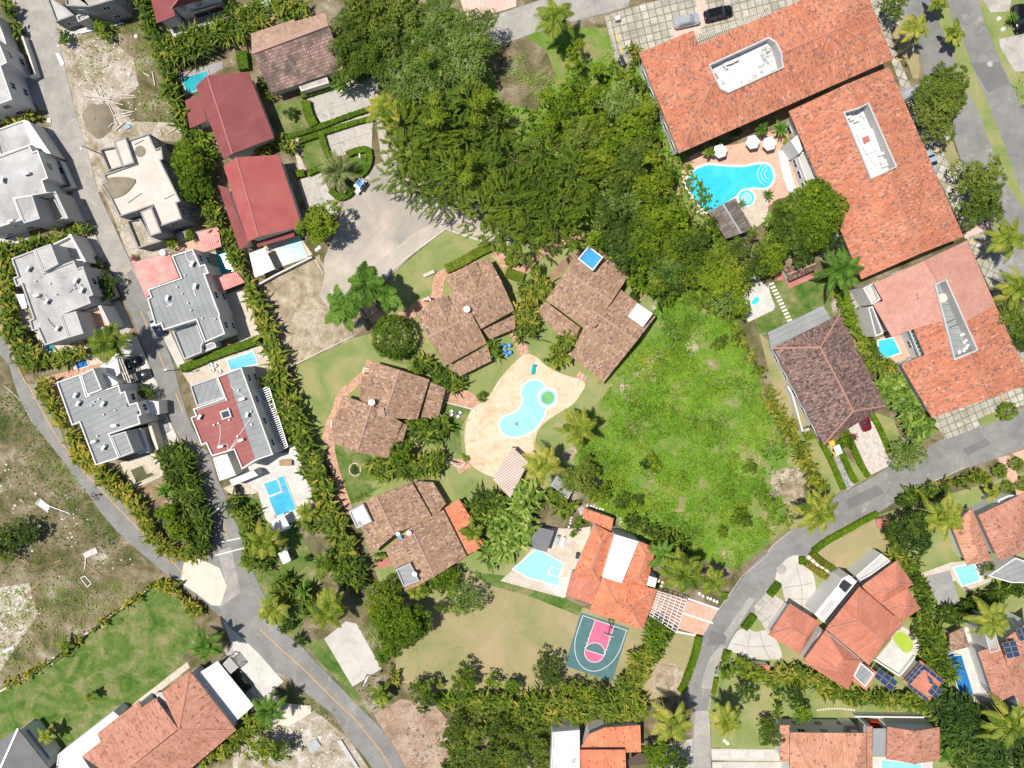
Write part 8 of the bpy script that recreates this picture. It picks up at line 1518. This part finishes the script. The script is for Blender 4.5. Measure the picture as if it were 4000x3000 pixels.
wood('850,150,3.8 900,120,4 950,90,4.2 1000,60,3.6 890,180,3.6 940,150,4 1000,110,4.2 1040,100,3 960,40,3.6 1010,155,3.4 960,195,3.4 1045,45,2.6 915,60,3.4', 'pale', 'pale dry-branched tree at the top of the big wood', 'pale trees of the big wood')
wood('770,40,4 820,60,4 760,100,3.6 800,130,3.6 840,90,3 780,10,3.6 870,20,3.8 745,160,2.6 830,10,3.4', 'olive', 'olive tree between the old tile roof and the pale trees', 'olive trees at the top centre')
wood('1290,275,2.6 1340,220,3.4 1370,270,3.6 1320,310,3.8 1370,330,3.6 1400,330,2.8 1290,350,3.6 1340,380,4 1400,400,4 1430,405,2.8 1350,440,3.8 1410,470,3.8 1465,475,3.2 1330,500,3.6 1390,520,3.8 1450,530,3.8 1500,520,3 1560,560,3.4 1500,580,3.6 1440,590,3.4 1550,610,3.4 1380,570,3.2 1340,550,3 1590,600,3 1440,370,1.9 1260,290,3.4 1400,240,2.4 1400,280,2 1570,650,2.8 1600,660,2.4 1290,520,2.8 1310,460,3 1530,490,2 1420,620,2.2', 'leafy', 'scrubby broadleaf tree in the strip right of the big wood', 'leafy trees right of the big wood')
wood('1200,240,2.2 1180,205,1.6 1225,190,1.8 1290,150,1.5 1240,140,1.9 1235,115,1.3 1250,180,1.6 1270,205,1.9 1230,225,2 1300,200,1.7 1180,270,2 1225,265,2.2 1265,245,2 1325,230,1.8 1250,95,1.2', 'bright', 'bright green bush on the meadow below the top coconut palm', 'bushes on the upper meadow')
wood('1630,580,2.6 1650,540,2.4 1690,480,2.6 1720,440,2.6 1600,535,2.2 1720,500,2.6 1760,520,2.4 1625,500,1.4', 'olive', 'olive tree near the pool pavilion', 'olive trees near the pool pavilion')
wood('985,1565,2.4 1030,1585,2.4 1080,1570,2.3 1010,1620,2.6 1070,1625,2.6 1130,1590,2.2 1120,1640,2.4 1165,1615,2.2 1050,1650,2.4 1150,1570,2', 'olive', 'leafy tree left of the bottom white flat roof', 'leafy trees at the bottom centre', 3.2)
for i, (x_, y_) in enumerate(((935, 210), (945, 240), (1045, 215), (1030, 228), (1055, 208), (920, 120), (935, 265), (1030, 260), (1015, 350), (1005, 385), (955, 250))):
    tree('O', f'{x_},{y_}', .9, 12.2, 'lime', 'yellow flowering spray on top of the dark trees', 'yellow sprays in the big wood', name='flowering_spray', cat='tree')
# ground growth
cover('undergrowth', 'O', '1290,880 1430,640 1500,610 1590,690 1635,800 1665,930 1650,1000 1655,1070 1700,1100 1640,1170 1590,1230 1500,1200 1400,1180 1320,1120 1270,1060 1245,990 1260,900', 34, .75, .24, 'grass', 'tall bright green grass and weeds of the large meadow', .55, thr=.2)
cover('undergrowth', 'O', '1290,900 1430,700 1560,680 1650,850 1700,990 1740,1060 1640,1150 1400,1160 1270,1040', 14, .95, .24, 'broad', 'darker broad-leaved weeds in the large meadow', .1, thr=.60)
cover('undergrowth', 'O', '860,140 1030,60 1050,220 1150,240 1340,120 1400,200 1480,340 1600,520 1640,600 1580,700 1440,640 1300,540 1150,520 900,420 830,300', 6, 1.5, .4, 'broad', 'low scrub under the big wood', .3)
cover('undergrowth', 'O', '1090,130 1180,90 1320,90 1360,200 1300,260 1200,240 1110,200', 9, .6, .24, 'grass', 'weeds on the upper meadow by the road', .5, .1, thr=.4)
cover('undergrowth', '32', '-50,150 100,300 200,600 60,800 -60,760', 16, .8, .3, 'grass', 'weeds between meadow hedge and rubble heap', .5); cover('undergrowth', '32', '-50,900 60,950 250,1150 150,1250 -40,1350', 16, .9, .3, 'broad', 'weeds under the roadside rubble', .4)
for t_, s_, d_, l_ in (('00', '1000,150 1200,250 1400,560 1560,1050 1250,1060 1150,700 1150,450 950,300', 9, 'dry grass on the right of the top left lot'), ('00', '600,330 900,300 1100,600 900,850 700,700', 3.5, 'sparse weeds in the top left lot'), ('02', '-50,0 100,0 400,480 760,930 1100,1400 1250,1560 900,1350 500,1000 200,650 -50,400', 7, 'weeds along the upper side of the left scrubland'), ('02', '-50,650 300,700 750,1150 1200,1560 700,1700 -50,1700', 4, 'patchy weeds across the left scrubland'), ('03', '-50,120 600,0 1250,60 900,330 200,800 -50,880', 6, 'weeds above the low stone wall'), ('13', '270,920 450,1040 620,1180 760,1350 700,1300 500,1180 300,1080', 8, 'weeds between bottom road and rubble'), ('13', '850,950 1080,850 1200,1000 1150,1150 1000,1150', 8, 'weeds below the concrete slab'), ('30', '2100,740 2212,1000 2300,1000 2300,500', 5, 'weeds by the right road forecourt'), ('02', '1460,1430 1500,1480 1800,1530 1860,1440 1780,1400', 8, 'grass at the hedge point by the junction'), ('12', '-20,930 60,1050 90,1200 50,1230 -60,1050', 14, 'low shrubs left of the rectangular blue pool'), ('13', '850,400 1000,420 1080,700 1020,680 950,520', 12, 'weeds right of the concrete slab')):
    cover('weeds', t_, s_, d_, .45, .22, 'grass' if d_ > 5 else 'pale', l_, .6, .05)
cover('ground_cover', '12', '850,960 1040,900 1060,950 870,1020', 14, .7, .22, 'areca_y', 'flowering bed above the white roof box', .3); cover('ground_cover', '31', '700,1060 780,1040 920,1300 1000,1500 860,1500 760,1250', 16, 1.4, .32, 'bright', 'shrubby bed between brown roof and courtyard pool', .4)
cover('ground_cover', '22', '760,1000 960,1000 1000,1130 950,1130 820,1080', 14, 1.0, .3, 'grass', 'shrubs along the gravel yard', .3); cover('ground_cover', '21', '1480,850 1700,780 1900,900 1980,1100 1900,1150 1650,1000', 12, 1.2, .34, 'bright', 'scrub at the left of the white patio', .3)
cover('weeds', '03', '1330,80 1640,280 1690,480 1550,780 1190,1080 850,1300 500,1600 -100,1800 -100,1150 700,560', 7, .14, .12, 'grass', 'short uneven grass blades of the green lawn', .6)
cover('weeds', '13', '1400,100 2212,50 2300,500 2212,950 1700,1000 1300,900 1250,700', 4, .1, .1, 'pale', 'dry grass blades of the dry lawn', .6)
cover('undergrowth', 'O', '1560,880 1690,960 1740,1050 1640,1150 1500,1190 1450,1060', 9, .6, .2, 'pale', 'dry stalks on the lower right of the large meadow', .7, -.12, thr=.5)
cover('undergrowth', 'O', '1500,640 1590,700 1640,800 1620,850 1520,760', 8, .6, .2, 'pale', 'dry stalks at the top right of the large meadow', .7, -.12, thr=.5)
for i, q_ in enumerate('1395,1000 1405,990 1412,1003 1340,1085 1350,1075 1366,1090 1380,1078 1590,1120 1600,1108 1612,1124 1560,1150 1550,745 1560,735 1620,1010'.split()):
    tree('O', q_, .9+.5*((i*7) % 5)/5, 1.2, ('dark', 'leafy', 'bright')[i % 3], 'low dark weed bush standing in the large meadow', 'weed bushes in the meadow', name='shrub', cat='shrub')
cover('undergrowth', 'O', '960,1500 1110,1500 1195,1540 1190,1680 960,1680 940,1560', 20, 2.2, .34, 'areca', 'dense scrub left of the bottom white flat roof', .4, .12)
